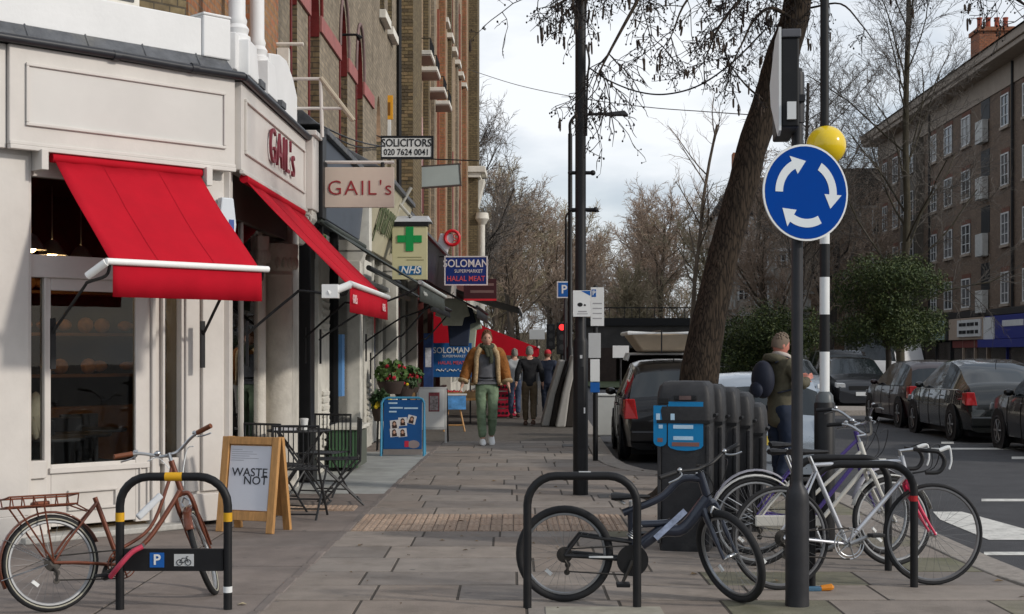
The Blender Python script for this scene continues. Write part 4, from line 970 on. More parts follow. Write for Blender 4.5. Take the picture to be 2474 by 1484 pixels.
def cycle_icon(parent, cx, y, cz, s):
    mb = MB()
    for dx in (-.3, .3): mb.torus((cx + dx * s, y, cz - .1 * s), .19 * s, .025 * s, (0, 1, 0), 16, 5)
    mb.tube([(cx - .3 * s, y, cz - .1 * s), (cx - .1 * s, y, cz + .2 * s), (cx + .2 * s, y, cz + .2 * s), (cx, y, cz - .1 * s), (cx - .3 * s, y, cz - .1 * s)], .025 * s, 5); mb.tube([(cx + .3 * s, y, cz - .1 * s), (cx + .18 * s, y, cz + .3 * s), (cx + .3 * s, y, cz + .32 * s)], .025 * s, 5); mb.build('cycle_symbol', m_black, parent)
cycle_icon(pn, .0625, -.017, .285, .085)
s2 = stand('black cycle stand around the rear wheel of the mountain bike', gnd(1406, 1468), .645, .80)
mb = MB(); mb.box(-.02, .05, -.012, .012, .797, .8015); mb.build('worn_patch', m_gplate, s2)
s3 = stand('black cycle stand in front of the silver road bike', Vector((2.245, 9.1, 0)), .655, .81)
s4 = stand('black cycle stand furthest back behind the silver road bike', Vector((2.26, 9.78, 0)), .655, .80)
mb = MB(); mb.tube([(.3265, 0, .55), (.3265, 0, .585)], .0258, 14); mb.build('red_tape', mat('tape_red', (.40, .015, .02), .5), s3, smooth=True)

# ---- post with the mini roundabout sign
P0 = gnd(1925, 1463)
t = thing('roundabout_sign_post', 'black post carrying the round blue sign with three circling white arrows', 'road sign', T(P0))
mb = MB(); mb.lathe([(.072, -.02), (.070, .05), (.070, .62), (.066, .66), (.060, .685), (.036, .72), (.034, .75), (.034, 3.02)], (0, 0, 0), 20); mb.build('post', m_postg, t, smooth=True)
mb = MB(); mb.lathe([(.043, 2.86), (.043, 3.14), (.040, 3.16)], (0, 0, 0), 20); mb.build('post_cap', m_postg, t, smooth=True)
for z in (2.3, 2.62):
    mb = MB(); mb.tube([(0, 0, z - .015), (0, 0, z + .015)], .045, 14); mb.box(-.03, .03, -.07, 0, z - .015, z + .015); mb.build('clamp', m_postg, t, smooth=True)
yawS = R(19); FS = T(at(1945, 466, P0.y - .075)) @ RZ(yawS)
Rd = .284
def disc(r, y0, y1, nm, m, parent):
    mb = MB(); mb.lathe([(r, y0), (r, y1)], (0, 0, 0), 48, M=RX(R(90))); return mb.build(nm, m, parent, frame=FS, smooth=True)
dk = disc(Rd, -.004, .006, 'sign_rim', m_wplate, t)
disc(Rd - .012, .0062, .0082, 'sign_face', mat('sign_face_blue', (.0005, .046, .27), .7, var=.04, scale=4, spec=.05), dk)
disc(Rd - .005, -.0085, -.005, 'sign_back', m_gplate, dk)
for a0 in (180, 60, -60):    # arrows run clockwise
    r1, r2 = .155, .205; P = []; n = 10; span = 62
    for i in range(n + 1): a = R(a0 - span * i / n); P.append((r2 * math.cos(a), -.0105, r2 * math.sin(a)))
    ae = R(a0 - span); tip = R(a0 - span - 27)
    P.append((.238 * math.cos(ae), -.0105, .238 * math.sin(ae))); P.append((.185 * math.cos(tip), -.0105, .185 * math.sin(tip))); P.append((.122 * math.cos(ae), -.0105, .122 * math.sin(ae)))
    for i in range(n, -1, -1): a = R(a0 - span * i / n); P.append((r1 * math.cos(a), -.0105, r1 * math.sin(a)))
    mb = MB(); mb.prism(P, (0, .0018, 0)); mb.build('arrow', mat('arrow_white', (.62, .66, .68), .45, var=.03), dk, frame=FS)
# box sign turned edge-on near the top of the post
t = thing('edge_on_sign', 'black box sign seen edge on with white face turned to the road', 'road sign', T(P0 + Vector((-.10, .0, 3.08))) @ RZ(R(-5.5)))
mb = MB(); mb.box(-.02, .08, -.30, .30, -.29, .22); mb.build('housing', m_post, t, bevel=.01)
mb = MB(); mb.prism([(-.036, -.31, .28), (-.036, -.05, .26), (-.036, .31, .06), (-.036, .24, -.08), (-.036, -.22, -.33), (-.036, -.31, -.31)], (.014, 0, 0)); mb.build('face', m_wplate, t)
mb = MB(); mb.box(-.02, .09, -.31, .31, .222, .27); mb.build('top_cap', mat('cap_grey', (.10, .10, .11), .5), t, bevel=.006)
mb = MB(); mb.box(.01, .06, -.33, -.302, -.25, -.15); mb.build('lamp_lens', m_wplate, t)
mb = MB(); mb.tube([(.10, 0, .1), (.10, 0, .02)], .03, 10); mb.box(.08, .14, -.05, .05, -.1, -.06); mb.build('clamp', m_postg, t)

# ---- beacon column behind
B0 = Vector((2.40, 10.92, 0))
t = thing('beacon_column', 'tall black column with yellow beacon globe and black and white striped base', 'beacon', T(B0))
zz = lambda v: 1.5 - (v - 852) / FPX * B0.y
mb = MB(); mb.lathe([(.079, -.02), (.079, zz(975)), (.074, zz(972))], (0, 0, 0), 24); mb.build('base', m_post, t, smooth=True)
mb = MB(); mb.lathe([(.070, zz(974)), (.064, zz(955)), (.040, zz(946))], (0, 0, 0), 24); mb.build('collar', mat('collar_grey', (.10, .11, .115), .4), t, smooth=True)
stripes = [(946, 850, 'white_stripe'), (850, 760, 'black_stripe'), (760, 670, 'white_stripe'), (670, 590, 'black_stripe'), (590, 480, 'white_stripe')]
for a, b, n_ in stripes:
    mb = MB(); mb.lathe([(.038, zz(a)), (.038, zz(b))], (0, 0, 0), 20); mb.build(n_, m_wplate if n_[0] == 'w' else m_post, t, smooth=True)
mb = MB(); mb.lathe([(.034, zz(480)), (.033, 6.6)], (0, 0, 0), 16); mb.build('upper_column', m_post, t, smooth=True)
mb = MB(); mb.ball((.012, -.0, zz(352)), .152, 28, 20); mb.build('globe', mat('beacon_yellow', (.78, .55, .015), .18, var=.03, coat=.5), t, smooth='all')
mb = MB(); mb.lathe([(.06, zz(415)), (.06, zz(390))], (0, 0, 0), 16); mb.build('globe_collar', m_post, t, smooth=True)

# ---- lamp column in the middle of the pavement
L0 = gnd(1402, 1195)
zl = lambda v: 1.5 - (v - 852) / FPX * L0.y
t = thing('lamp_column', 'thick black lamp column with notices standing in mid pavement', 'lamp post', T(L0))
mb = MB(); mb.lathe([(.080, -.02), (.078, zl(826)), (.072, zl(822)), (.058, zl(815)), (.057, 3.5), (.056, 9.0)], (0, 0, 0), 24); mb.build('column', m_post, t, smooth=True)
mb = MB(); mb.box(-.03, .03, -.082, -.078, .5, 1.35); mb.build('access_door', m_post, t)
for v, x0, x1 in ((418, -.11, .13), (507, -.11, .16)):
    mb = MB(); mb.tube([(x0, 0, zl(v)), (x1, 0, zl(v))], .02, 8); mb.ball((x1, 0, zl(v)), .03, 8, 6); mb.ball((x0, 0, zl(v)), .026, 8, 6); mb.build('side_bracket', m_post, t, smooth=True)
mb = MB(); mb.tube(bez([(.06, -.03, zl(110)), (.09, -.04, zl(150)), (.07, -.03, zl(200)), (.06, -.03, zl(330))], 5), .012, 6); mb.build('cable_clip', m_black, t, smooth=True)
mb = MB(); mb.box(-.085, .10, -.10, -.09, zl(766), zl(703)); nt_ = mb.build('notice_board', m_wplate, t, bevel=.003)
mb = MB(); mb.prism([(.0, -.1015, zl(704)), (.098, -.1015, zl(704)), (.098, -.1015, zl(716))], (0, .001, 0)); mb.build('blue_corner', m_bplate, nt_)
mb = MB(); mb.ball((-.01, -.102, zl(737)), (.028, .002, .022), 10, 6); mb.ball((.04, -.102, zl(738)), (.012, .002, .01), 8, 6); mb.build('printed_symbol', m_black, nt_)
mb = MB(); mb.box(-.03, .06, -.102, -.1005, zl(755), zl(752)); mb.box(-.04, .07, -.102, -.1005, zl(760), zl(758)); mb.build('printed_lines', mat('print_grey', (.35, .35, .36), .6), nt_)
mb = MB(); mb.box(.0, .045, -.0815, -.0795, zl(998), zl(984)); mb.build('sticker', m_wplate, t)
mb = MB(); mb.box(-.01, .015, -.0815, -.0795, zl(866), zl(858)); mb.build('sticker', m_gplate, t)

# ---- parking plate post
K0 = gnd(1438, 1113); zk = lambda v: 1.5 - (v - 852) / FPX * K0.y
t = thing('parking_post', 'slim dark post with white parking plates beside the lamp column', 'road sign', T(K0))
mb = MB(); mb.lathe([(.036, -.02), (.036, zk(693)), (.03, zk(690))], (0, 0, 0), 14); mb.build('post', m_post, t, smooth=True)
for (a, b, x0, x1, m) in ((788, 695, -.07, .115, m_wplate), (865, 805, -.10, .07, m_gplate), (922, 868, -.075, .055, m_wplate), (948, 924, -.075, .055, m_bplate)):
    mb = MB(); mb.box(x0, x1, -.05, -.042, zk(a), zk(b)); pl = mb.build('plate', m, t, bevel=.003)
    for k in range(4):
        if b > 800: continue
        mb = MB(); z = zk(735 + k * 12); mb.box(x0 + .03, x1 - .03, -.052, -.0505, z, z + .016); mb.build('print_line', mat('print_grey', (.3, .3, .3), .6), pl)
    if b == 695:
        mb = MB(); mb.box(x0 + .015, x0 + .075, -.053, -.0505, zk(718), zk(700)); mb.build('parking_badge', m_bplate, pl)
        text('P', .09, m_wplate, pl, (x0 + .045, -.055, zk(709)), ext=.001, fat=.02)

# ---- further lamp posts, P sign, signals
def far_lamp(label, u, v, Y, arm_u, zt_v, rr):
    X = (u - 1236.5) / FPX * Y; zt = 1.5 - (zt_v - 852) / FPX * Y; ax = (arm_u - u) / FPX * Y
    t = thing('street_lamp', label, 'street lamp', T(X, Y, 0), 'street lamps down the pavement')
    mb = MB(); mb.tube([(0, 0, -.1), (0, 0, 1.6), (0, 0, 1.65), (0, 0, zt - .45)], [rr * 1.5, rr * 1.5, rr, rr * .9], 10); mb.build('column', m_post, t, smooth=True)
    mb = MB(); mb.tube(bez([(0, 0, zt - .45), (0, 0, zt - .2), (.12, 0, zt - .03), (.3, 0, zt), (ax * .62, 0, zt + .03)], 5), rr * .6, 8); mb.build('bracket_arm', m_post, t, smooth=True)
    mb = MB(); x0, x1 = ax * .6, ax; mb.hexa([(x0, -.11, zt - .02), (x1, -.11, zt - .02), (x1, .11, zt - .02), (x0, .11, zt - .02)], [(x0, -.05, zt + .05), (x1 - .1, -.08, zt + .10), (x1 - .1, .08, zt + .10), (x0, .05, zt + .05)]); mb.build('lamp_head', m_postg, t, bevel=.02)
far_lamp('nearer black street lamp with arm over the road behind the lamp column', 1377, 0, 34, 1518, 278, .06)
far_lamp('farther black street lamp with arm over the road', 1367, 0, 52, 1448, 511, .06)
t = thing('parking_sign', 'small square blue P sign on a thin grey pole', 'road sign', T(at(1364, 852, 36) - Vector((0, 0, 1.5))))
mb = MB(); mb.tube([(0, 0, 0), (0, 0, 3.35)], .03, 8); mb.build('pole', m_postg, t, smooth=True)
mb = MB(); mb.box(-.20, .16, -.05, -.03, 2.88, 3.3); mb.build('plate', m_wplate, t); mb = MB(); mb.box(-.17, .13, -.056, -.051, 2.91, 3.27); pp = mb.build('blue_face', m_bplate, t)
text('P', .3, m_wplate, pp, (-.02, -.06, 3.09), ext=.002, fat=.02)
m_red = mat('signal_red', (.9, .03, .03), .4, emit=1.6, var=0)
for i, (u, v, Y) in enumerate(((1357, 800, 46), (1330, 800, 58))):
    c = at(u, v, Y); t = thing('traffic_signal', ['traffic signal showing red down the pavement line', 'distant traffic signal left of the red one'][i], 'traffic light', T(c.x, c.y, 0))
    mb = MB(); mb.tube([(0, 0, 0), (0, 0, c.z - .5)], .055, 8); mb.build('pole', m_post, t, smooth=True)
    mb = MB(); mb.box(-.17, .17, -.1, .1, c.z - .75, c.z + .28); mb.build('head', m_post, t, bevel=.02)
    for k in range(3):
        mb = MB(); mb.lathe([(.1, 0), (.1, .01)], (0, -.1, c.z + .12 - k * .32), 14, M=RX(R(90))); mb.build('lens', m_red if k == 0 and i == 0 else mat('lens_dark', (.03, .03, .03), .3), t, smooth=True)
        mb = MB(); mb.tube([(math.cos(a) * .12, -.1, c.z + .12 - k * .32 + math.sin(a) * .12) for a in [j * math.pi / 6 for j in range(7)]], .012, 5); mb.build('visor', m_post, t)
# pedestrian bollard and small far signs
t = thing('far_board', 'white framed street notice in the distance left of the signals', 'sign', T(at(1297, 808, 60)))
plate(t, .65, .42, m_wplate); mb = MB(); mb.tube([(0, .05, -2.4), (0, .05, .2)], .03, 6); mb.build('pole', m_postg, t)

# ---- recycling bins
m_bin = mat('bin_plastic', (.028, .028, .030), .55, var=.25, scale=8, dirt=.6, dirtcol=(.075, .07, .065), bump=.1, bscale=60)
m_binb = mat('bin_blue', (.005, .19, .42), .45, var=.06)
def bin_body(t, w_, d, h, flare=.03):
    mb = MB(); r = .045; n = 5
    for z, s_ in ((0, .90), (.08, .92), (h - .26, 1.0)):
        pass
    prof = [(0, .93), (.05, .95), (h * .8, 1.0)]
    ring = []
    def outline(s_):
        out = []
        for cx, cy, a0 in ((w_ / 2 - r, -d / 2 + r, -90), (w_ / 2 - r, d / 2 - r, 0), (-w_ / 2 + r, d / 2 - r, 90), (-w_ / 2 + r, -d / 2 + r, 180)):
            for k in range(4): a = R(a0 + 30 * k); out.append(((cx + r * math.cos(a)) * s_, (cy + r * math.sin(a)) * s_))
        return out
    lv = [(0, .93), (.04, .95), (h * .78, 1.0)]; k = None
    for z, s_ in lv: mb.v += [(x, y_, z) for x, y_ in outline(s_)]
    k = len(outline(1))
    for i in range(len(lv) - 1):
        for j in range(k): mb.f.append((i * k + j, i * k + (j + 1) % k, (i + 1) * k + (j + 1) % k, (i + 1) * k + j))
    mb.build('body', m_bin, t, smooth=True)
    mb = MB(); lv = [(h * .775, 1.03), (h * .83, 1.04), (h * .93, 1.0), (h * .975, .93), (h, .75), (h + .004, .2)]
    for z, s_ in lv: mb.v += [(x, y_, z) for x, y_ in outline(s_)]
    for i in range(len(lv) - 1):
        for j in range(k): mb.f.append((i * k + j, i * k + (j + 1) % k, (i + 1) * k + (j + 1) % k, (i + 1) * k + j))
    mb.f.append(tuple(range((len(lv) - 1) * k, len(lv) * k))); mb.build('lid', m_bin, t, smooth=True)
    for x in (-w_ * .46, w_ * .46):
        mb = MB(); mb.box(x - .012, x + .012, -d / 2 - .006, -d / 2 + .02, .06, h * .74); mb.build('corner_rib', m_bin, t, bevel=.004)
    mb = MB(); mb.box(-w_ * .5, w_ * .5, -d / 2 - .012, d / 2 + .012, h * .755, h * .775); mb.build('lid_seam', m_black, t)
    mb = MB(); mb.tube([(w_ * .5 + .02, -d * .2, h * .80), (w_ * .5 + .02, d * .2, h * .80)], .014, 8); mb.build('hinge', m_black, t)
binlab = ['front recycling bin with blue printed stickers next to the tree', 'second black recycling bin, right behind the one with stickers', 'third black recycling bin of the row', 'fourth black recycling bin of the row', 'last and lowest black recycling bin of the row']
bq = [(1660, 10.95, 1.28, .40), (1694, 11.25, 1.25, .38), (1730, 11.55, 1.22, .37), (1765, 11.85, 1.17, .36), (1798, 12.15, 1.07, .35)]
for i, (u, Y, h, w_) in enumerate(bq):
    X = (u - 1236.5) / FPX * Y
    t = thing('recycling_bin', binlab[i], 'bin', T(X, Y, 0) @ RZ(R(-14)), 'row of black recycling bins')
    bin_body(t, w_, .5, h)
    if i == 0:
        for (x0, x1, z0, z1) in ((-.225, -.125, .78, 1.10), (-.115, .15, .75, 1.13)):
            mb = MB(); n = 6; xx = [x0 + (x1 - x0) * k / n for k in range(n + 1)]
            P = [(x0, -.2545, z1), (x0, -.2545, z0 + .05)] + [(x0 + (x1 - x0) * (.5 - .5 * math.cos(math.pi * k / 6)), -.2545, z0 + .05 - .04 * math.sin(math.pi * k / 6)) for k in range(1, 6)] + [(x1, -.2545, z0 + .05), (x1, -.2545, z1)]
            mb.prism(P, (0, -.003, 0)); st = mb.build('sticker', m_binb, t)
            for k in range(3 if x1 - x0 > .2 else 2):
                mb = MB(); a = x0 + .02 + (.02 if k else 0); b = (x0 + .05) if not k else min(x1 - .03, x0 + .19); z = 1.04 - k * .085
                mb.box(a, b, -.2595, -.2577, z - (.05 if not k else .028), z); mb.build('sticker_print', mat('sticker_pale', (.45, .62, .75), .5), st)
            mb = MB(); mb.box(x0 + .03, x1 - .03, -.2595, -.2577, z0 + .045, z0 + .075); mb.build('sticker_print', mat('sticker_brown', (.22, .10, .08), .5), st)
        mb = MB(); mb.box(-.19, -.11, -.262, -.25, 1.11, 1.16); mb.box(-.07, .10, -.262, -.25, 1.14, 1.18); mb.build('mouth', m_black, t, bevel=.02)
        mb = MB(); mb.box(-.03, .06, -.266, -.262, 1.145, 1.175); mb.build('faded_label', mat('faded_label', (.11, .07, .065), .6, var=.3), t)

# ---- kerbside oddments
t = thing('kerb_cabinet', 'low pale grey cabinet standing at the kerb by the black car', 'cabinet', T((1.53 + 1.95) / 2, 25.6, 0))
mb = MB(); mb.box(-.26, .26, -.3, .3, .02, .72); mb.build('body', mat('cabinet_white', (.50, .51, .49), .5, var=.06), t, bevel=.02)
mb = MB(); mb.box(-.28, .28, -.32, .32, .722, .76); mb.build('lid', mat('cabinet_white', (.5, .5, .49)), t, bevel=.01)
m_matt = mat('mattress_grey', (.33, .315, .29), .9, var=.12, scale=3, bump=.2, bscale=20)
for i, (u0, u1, ut0, ut1, Y, lab) in enumerate(((1307, 1342, 1352, 1372, 28.9, 'left one of two grey mattresses leaning by the lamp column'), (1342, 1385, 1383, 1403, 28.5, 'right one of two grey mattresses leaning behind the lamp column'))):
    a, b, c_, d = at(u0, 1030, Y), at(u1, 1030, Y), at(ut1, 858 if i else 870, Y + .1), at(ut0, 858 if i else 870, Y + .1)
    a.z = b.z = 0
    t = thing('mattress', lab, 'mattress', T((a + b) / 2), 'mattresses leaning at the kerb')
    mid = (a + d) / 2 + Vector((-.03, 0, -.04)); mid2 = (b + c_) / 2 + Vector((-.03, 0, -.04))
    th = .62
    mb = MB(); o = (a + b) / 2
    P = [a - o, a.lerp(b, .55) - o, mid.lerp(mid2, .55) - o, d.lerp(c_, .7) - o, d - o, mid - o]
    mb.prism(P, (0, 1.3, 0)); mb.build('side_panel', m_matt, t, bevel=.03)
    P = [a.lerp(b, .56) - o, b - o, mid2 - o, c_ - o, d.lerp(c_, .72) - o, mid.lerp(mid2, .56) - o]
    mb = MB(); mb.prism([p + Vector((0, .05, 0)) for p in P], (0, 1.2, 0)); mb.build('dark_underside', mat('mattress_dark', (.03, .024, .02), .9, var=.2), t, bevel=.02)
# A litter tool on the ground
t = thing('ground_object', 'small blue and orange object lying behind the roundabout post', 'litter', T(gnd(1975, 1428)) @ RZ(R(5)))
mb = MB(); mb.box(-.12, .02, -.02, .02, 0, .03); mb.build('blue_half', mat('obj_blue', (.06, .14, .22), .5), t, bevel=.008)
mb = MB(); mb.tube([(.02, 0, .018), (.085, 0, .024), (.10, 0, .02)], [.018, .022, .012], 8); mb.build('orange_half', mat('obj_orange', (.62, .22, .02), .5), t, smooth=True)
t = thing('leaf_litter', 'pale dry leaf on the paving beneath the left stand', 'leaf', T(gnd(585, 1462)))
mb = MB(); mb.add([(-.03, 0, .004), (0, -.02, .014), (.03, 0, .006), (0, .02, .016)], [(0, 1, 2, 3)]); mb.build('blade', mat('dry_leaf', (.45, .38, .25), .8), t)

# ================================================================ boards and stalls by the shops
m_oak = mat('oak_board', (.46, .245, .09), .55, var=.25, scale=5, stretch=(8, 8, 1), bump=.1, bscale=30)
ab0 = (gnd(519, 1282) + gnd(665, 1292)) / 2
t = thing('wooden_a_board', 'wooden A board with white WASTE NOT poster beside the cafe', 'a board', T(ab0) @ RZ(R(-20)))
LE = math.atan2(.12, .80)
FB = T(ab0) @ RZ(R(-20)) @ RX(-LE)
def fbx(n_, x0, x1, z0, z1, y0, y1, m, F): mb = MB(); mb.box(x0, x1, y0, y1, z0, z1); return mb.build(n_, m, t, frame=F, bevel=.004)
W2 = .27
fbx('stile', -W2, -W2 + .065, 0, .80, -.02, .02, m_oak, FB); fbx('stile', W2 - .065, W2, 0, .80, -.02, .02, m_oak, FB)
fbx('rail', -W2 + .066, W2 - .066, .735, .80, -.018, .018, m_oak, FB); fbx('rail', -W2 + .066, W2 - .066, .10, .175, -.018, .018, m_oak, FB)
fbx('panel', -W2 + .066, W2 - .066, .176, .734, .004, .014, m_oak, FB)
po = fbx('poster', -W2 + .075, W2 - .075, .185, .725, -.002, .003, mat('poster_white', (.62, .64, .70), .5, var=.02), FB)
mblk = mat('poster_ink', (.03, .032, .04), .6)
text('WASTE', .098, mblk, po, (.005, -.004, .50), ext=.001, frame=FB, fat=.006, wide=1.06); text('NOT', .098, mblk, po, (.065, -.004, .432), ext=.001, frame=FB, fat=.006, wide=1.06)
for k, wd in enumerate((.10, .20, .24, .17, .26, .12)):
    mb = MB(); mb.box(-.18, -.18 + wd, -.0035, -.0022, .69 - k * .018, .694 - k * .018); mb.build('small_print', mat('small_print_grey', (.35, .36, .40), .6), po, frame=FB)
FBb = T(ab0) @ RZ(R(-20)) @ T(0, .30, 0) @ RX(LE * 1.1)
fbx('back_stile', -W2, -W2 + .065, 0, .80, -.02, .02, m_oak, FBb); fbx('back_stile', W2 - .065, W2, 0, .80, -.02, .02, m_oak, FBb); fbx('back_rail', -W2 + .066, W2 - .066, .70, .79, -.018, .018, m_oak, FBb); fbx('back_panel', -W2 + .066, W2 - .066, .12, .69, -.008, .008, m_oak, FBb)
# blue photo board
c0 = (gnd(922, 1101) + gnd(1022, 1103)) / 2
t = thing('blue_a_board', 'blue A board with passport photo sheets on the forecourt', 'a board', T(c0))
FB = T(c0) @ RX(-R(8)); w2 = .31; hh = .85
m_bf = mat('board_frame_blue', (.07, .30, .48), .4, var=.08)
mb = MB(); mb.tube([(-w2, 0, 0), (-w2, 0, hh - .08), (-w2 + .03, 0, hh - .02), (-w2 + .09, 0, hh), (w2 - .09, 0, hh), (w2 - .03, 0, hh - .02), (w2, 0, hh - .08), (w2, 0, 0)], .017, 8); mb.build('frame', m_bf, t, smooth=True, frame=FB)
mb = MB(); mb.box(-w2 + .03, w2 - .03, -.008, .008, .10, hh - .03); pb = mb.build('panel', mat('board_blue', (.008, .075, .24), .4, var=.06), t, frame=FB, bevel=.01)
mb = MB(); mb.box(-w2 + .03, w2 - .03, -.012, .0125, .02, .098); mb.build('kick_strip', mat('kick_grey', (.2, .18, .17), .6), t, frame=FB)
m_ph = mat('photo_paper', (.62, .60, .60), .4); m_sk = mat('photo_skin', (.50, .30, .22), .6); m_hr = mat('photo_hair', (.04, .02, .015), .6)
for (cx, cz, rot) in ((-.12, .46, -6), (.0, .50, -4), (.13, .53, 14), (-.12, .34, -6), (.0, .34, -6)):
    M_ = FB @ T(cx, -.010, cz) @ RY(R(rot)); mb = MB(); mb.box(-.062, .062, -.001, .001, -.062, .062); ph = mb.build('photo_sheet', m_ph, pb, frame=M_)
    for dx in (-.0,):
        mb = MB(); mb.ball((dx, -.003, .015), (.03, .001, .035), 10, 6); mb.box(-.035, .035, -.003, -.0015, -.055, -.005); mb.build('photo_portrait', m_hr, pb, frame=M_)
        mb = MB(); mb.ball((dx, -.0045, .005), (.019, .001, .024), 10, 6); mb.build('photo_face', m_sk, pb, frame=M_)
for k, (a, b) in enumerate(((-.21, -.08), (-.19, .0), (.02, .22), (-.2, -.09))):
    mb = MB(); z = (.76, .69, .685, .635)[k]; mb.box(a, b, -.0105, -.0085, z, z + .022); mb.build('print_line', mat('print_pale', (.45, .60, .72), .5), pb, frame=FB)
mb = MB(); mb.box(.03, .09, -.0105, -.0085, .13, .22); mb.build('red_print', mat('print_red', (.45, .02, .05), .5), pb, frame=FB)
mb = MB(); mb.ball((.16, -.009, .17), (.09, .002, .06), 12, 6); mb.build('grey_print', mat('print_g2', (.25, .20, .20), .5), pb, frame=FB)
mb = MB(); mb.tube([(-w2, .32, 0), (-w2, .12, hh - .06), (w2, .12, hh - .06), (w2, .32, 0)], .016, 8); mb.build('back_leg', m_bf, t, smooth=True)
# white framed board behind it
c1 = Vector(((1042 - 1236.5) / FPX * 23.6, 23.6, 0))
t = thing('white_a_board', 'white framed board with red and black poster behind the blue board', 'a board', T(c1))
FB = T(c1) @ RX(-R(7))
fbx('frame', -.25, .25, .22, .93, -.02, .012, mat('alu_pale', (.55, .55, .54), .4), FB)
fbx('poster', -.21, .21, .26, .89, -.024, -.021, m_brd, FB); fbx('red_print', -.05, .13, .52, .84, -.027, -.0245, mat('poster_dullred', (.26, .06, .07), .6, var=.4, scale=20), FB); fbx('print_block', -.03, .11, .54, .78, -.0295, -.0275, mat('poster_mix', (.35, .30, .30), .6, var=.6, scale=30), FB)
for x in (-.235, .235): fbx('leg', x - .015, x + .015, 0, .22, -.015, .01, mat('alu_pale', (.55, .55, .54)), FB)
mb = MB(); mb.tube([(.26, .35, 0), (.25, .1, .9)], .016, 6); mb.tube([(-.26, .35, 0), (-.25, .1, .9)], .016, 6); mb.build('back_leg', m_postg, t)

# ---- cafe table, chairs, cup
m_wire = mat('chair_wire', (.035, .036, .038), .5, .3, var=.2, scale=20)
def table(label, c):
    t = thing('cafe_table', label, 'table', T(c))
    mb = MB(); mb.torus((0, 0, .735), .30, .012, (0, 0, 1), 28, 6)
    for k in range(9):
        x = -.27 + k * .0675; h = math.sqrt(max(0, .09 - x * x)); mb.box(x - .022, x + .022, -h, h, .728, .740)
    mb.build('top', m_wire, t)
    mb = MB()
    mb.tube([(-.28, -.05, 0), (.22, .05, .72)], .011, 6); mb.tube([(.28, -.05, 0), (-.22, .05, .72)], .011, 6); mb.tube([(-.28, .3, 0), (.22, .12, .72)], .011, 6); mb.tube([(.28, .3, 0), (-.22, .12, .72)], .011, 6); mb.tube([(-.28, -.05, .01), (-.28, .3, .01)], .01, 6); mb.tube([(.28, -.05, .01), (.28, .3, .01)], .01, 6)
    mb.build('folding_legs', m_wire, t, smooth=True); return t
def chair(label, c, yaw):
    t = thing('wire_chair', label, 'chair', T(c) @ RZ(yaw), 'wire chairs outside the cafe')
    mb = MB(); mb.tube([(-.21, .21, .85), (-.21, .20, .44), (-.2, -.2, 0)], .011, 6); mb.tube([(.21, .21, .85), (.21, .2, .44), (.2, -.2, 0)], .011, 6); mb.tube([(-.21, .21, .84), (.21, .21, .84)], .012, 6); mb.build('back_frame', m_wire, t, smooth=True)
    for s_ in (-.19, .19):
        mb = MB(); mb.tube([(s_, -.22, .44), (s_, .24, 0)], .011, 6); mb.build('leg', m_wire, t, smooth=True)
    mb = MB()
    for k in range(9): x = -.18 + k * .045; mb.tube([(x, -.2, .45), (x, .19, .45)], .006, 5)
    mb.tube([(-.21, -.21, .45), (.21, -.21, .45)], .01, 6); mb.tube([(-.21, .2, .45), (.21, .2, .45)], .01, 6); mb.build('seat', m_wire, t)
    for k in range(8):
        mb = MB(); x = -.16 + k * .045; mb.tube([(x, .208, .48), (x, .212, .84)], .006, 5); mb.build('back_spindle', m_wire, t)
    mb = MB(); mb.tube([(-.2, -.15, .06), (.2, -.15, .06)], .008, 5); mb.tube([(-.19, .2, .05), (.19, .2, .05)], .008, 5); mb.tube([(-.2, -.06, .16), (.2, -.06, .16)], .008, 5); mb.build('stretcher', m_wire, t)
    return t
TC = Vector((-2.1, 14.0, 0)); table('dark slatted cafe table with cup and paper beside the columns', TC)
chair('dark wire chair nearest the wooden A board', Vector((-1.92, 12.95, 0)), R(175))
chair('dark wire chair on the far side of the cafe table', Vector((-1.98, 14.95, 0)), R(-20))
chair('dark wire chair turned sideways at the forecourt edge', Vector((-1.72, 14.1, 0)), R(-80))
chair('dark wire chair close against the cafe columns', Vector((-2.2, 13.3, 0)), R(150))
t = thing('paper_cup', 'white cup on the cafe table', 'cup', T(TC + Vector((.06, -.05, .742))))
mb = MB(); mb.lathe([(.03, 0), (.042, .10), (.044, .10), (.044, .112), (.03, .115)], (0, 0, 0), 14); mb.build('cup', m_wplate, t, smooth=True)
t = thing('folded_newspaper', 'folded newspaper lying on the cafe table', 'newspaper', T(TC + Vector((-.13, -.06, .742))) @ RZ(R(12)))
mb = MB(); mb.box(-.11, .11, -.09, .09, 0, .012); mb.box(-.10, .11, -.085, .09, .0125, .02); mb.build('pages', mat('newsprint', (.52, .52, .54), .8, var=.3, scale=30), t)
t = thing('green_crate', 'green slatted crate with pale rim behind the cafe chairs', 'crate', S @ T(.25, 5.9, 0))
mb = MB(); mb.box(-.16, .2, -.45, .45, .05, .50); mb.build('core', mat('crate_green_dark', (.10, .11, .09), .7), t)
for k in range(9):
    mb = MB(); mb.box(-.165 + k * .042, -.14 + k * .042, -.47, -.452, .05, .52); mb.build('slat', mat('crate_green', (.06, .13, .065), .6, var=.2), t)
mb = MB(); mb.box(-.19, .23, -.5, .5, .525, .57); mb.build('rim', m_aged, t, bevel=.008)
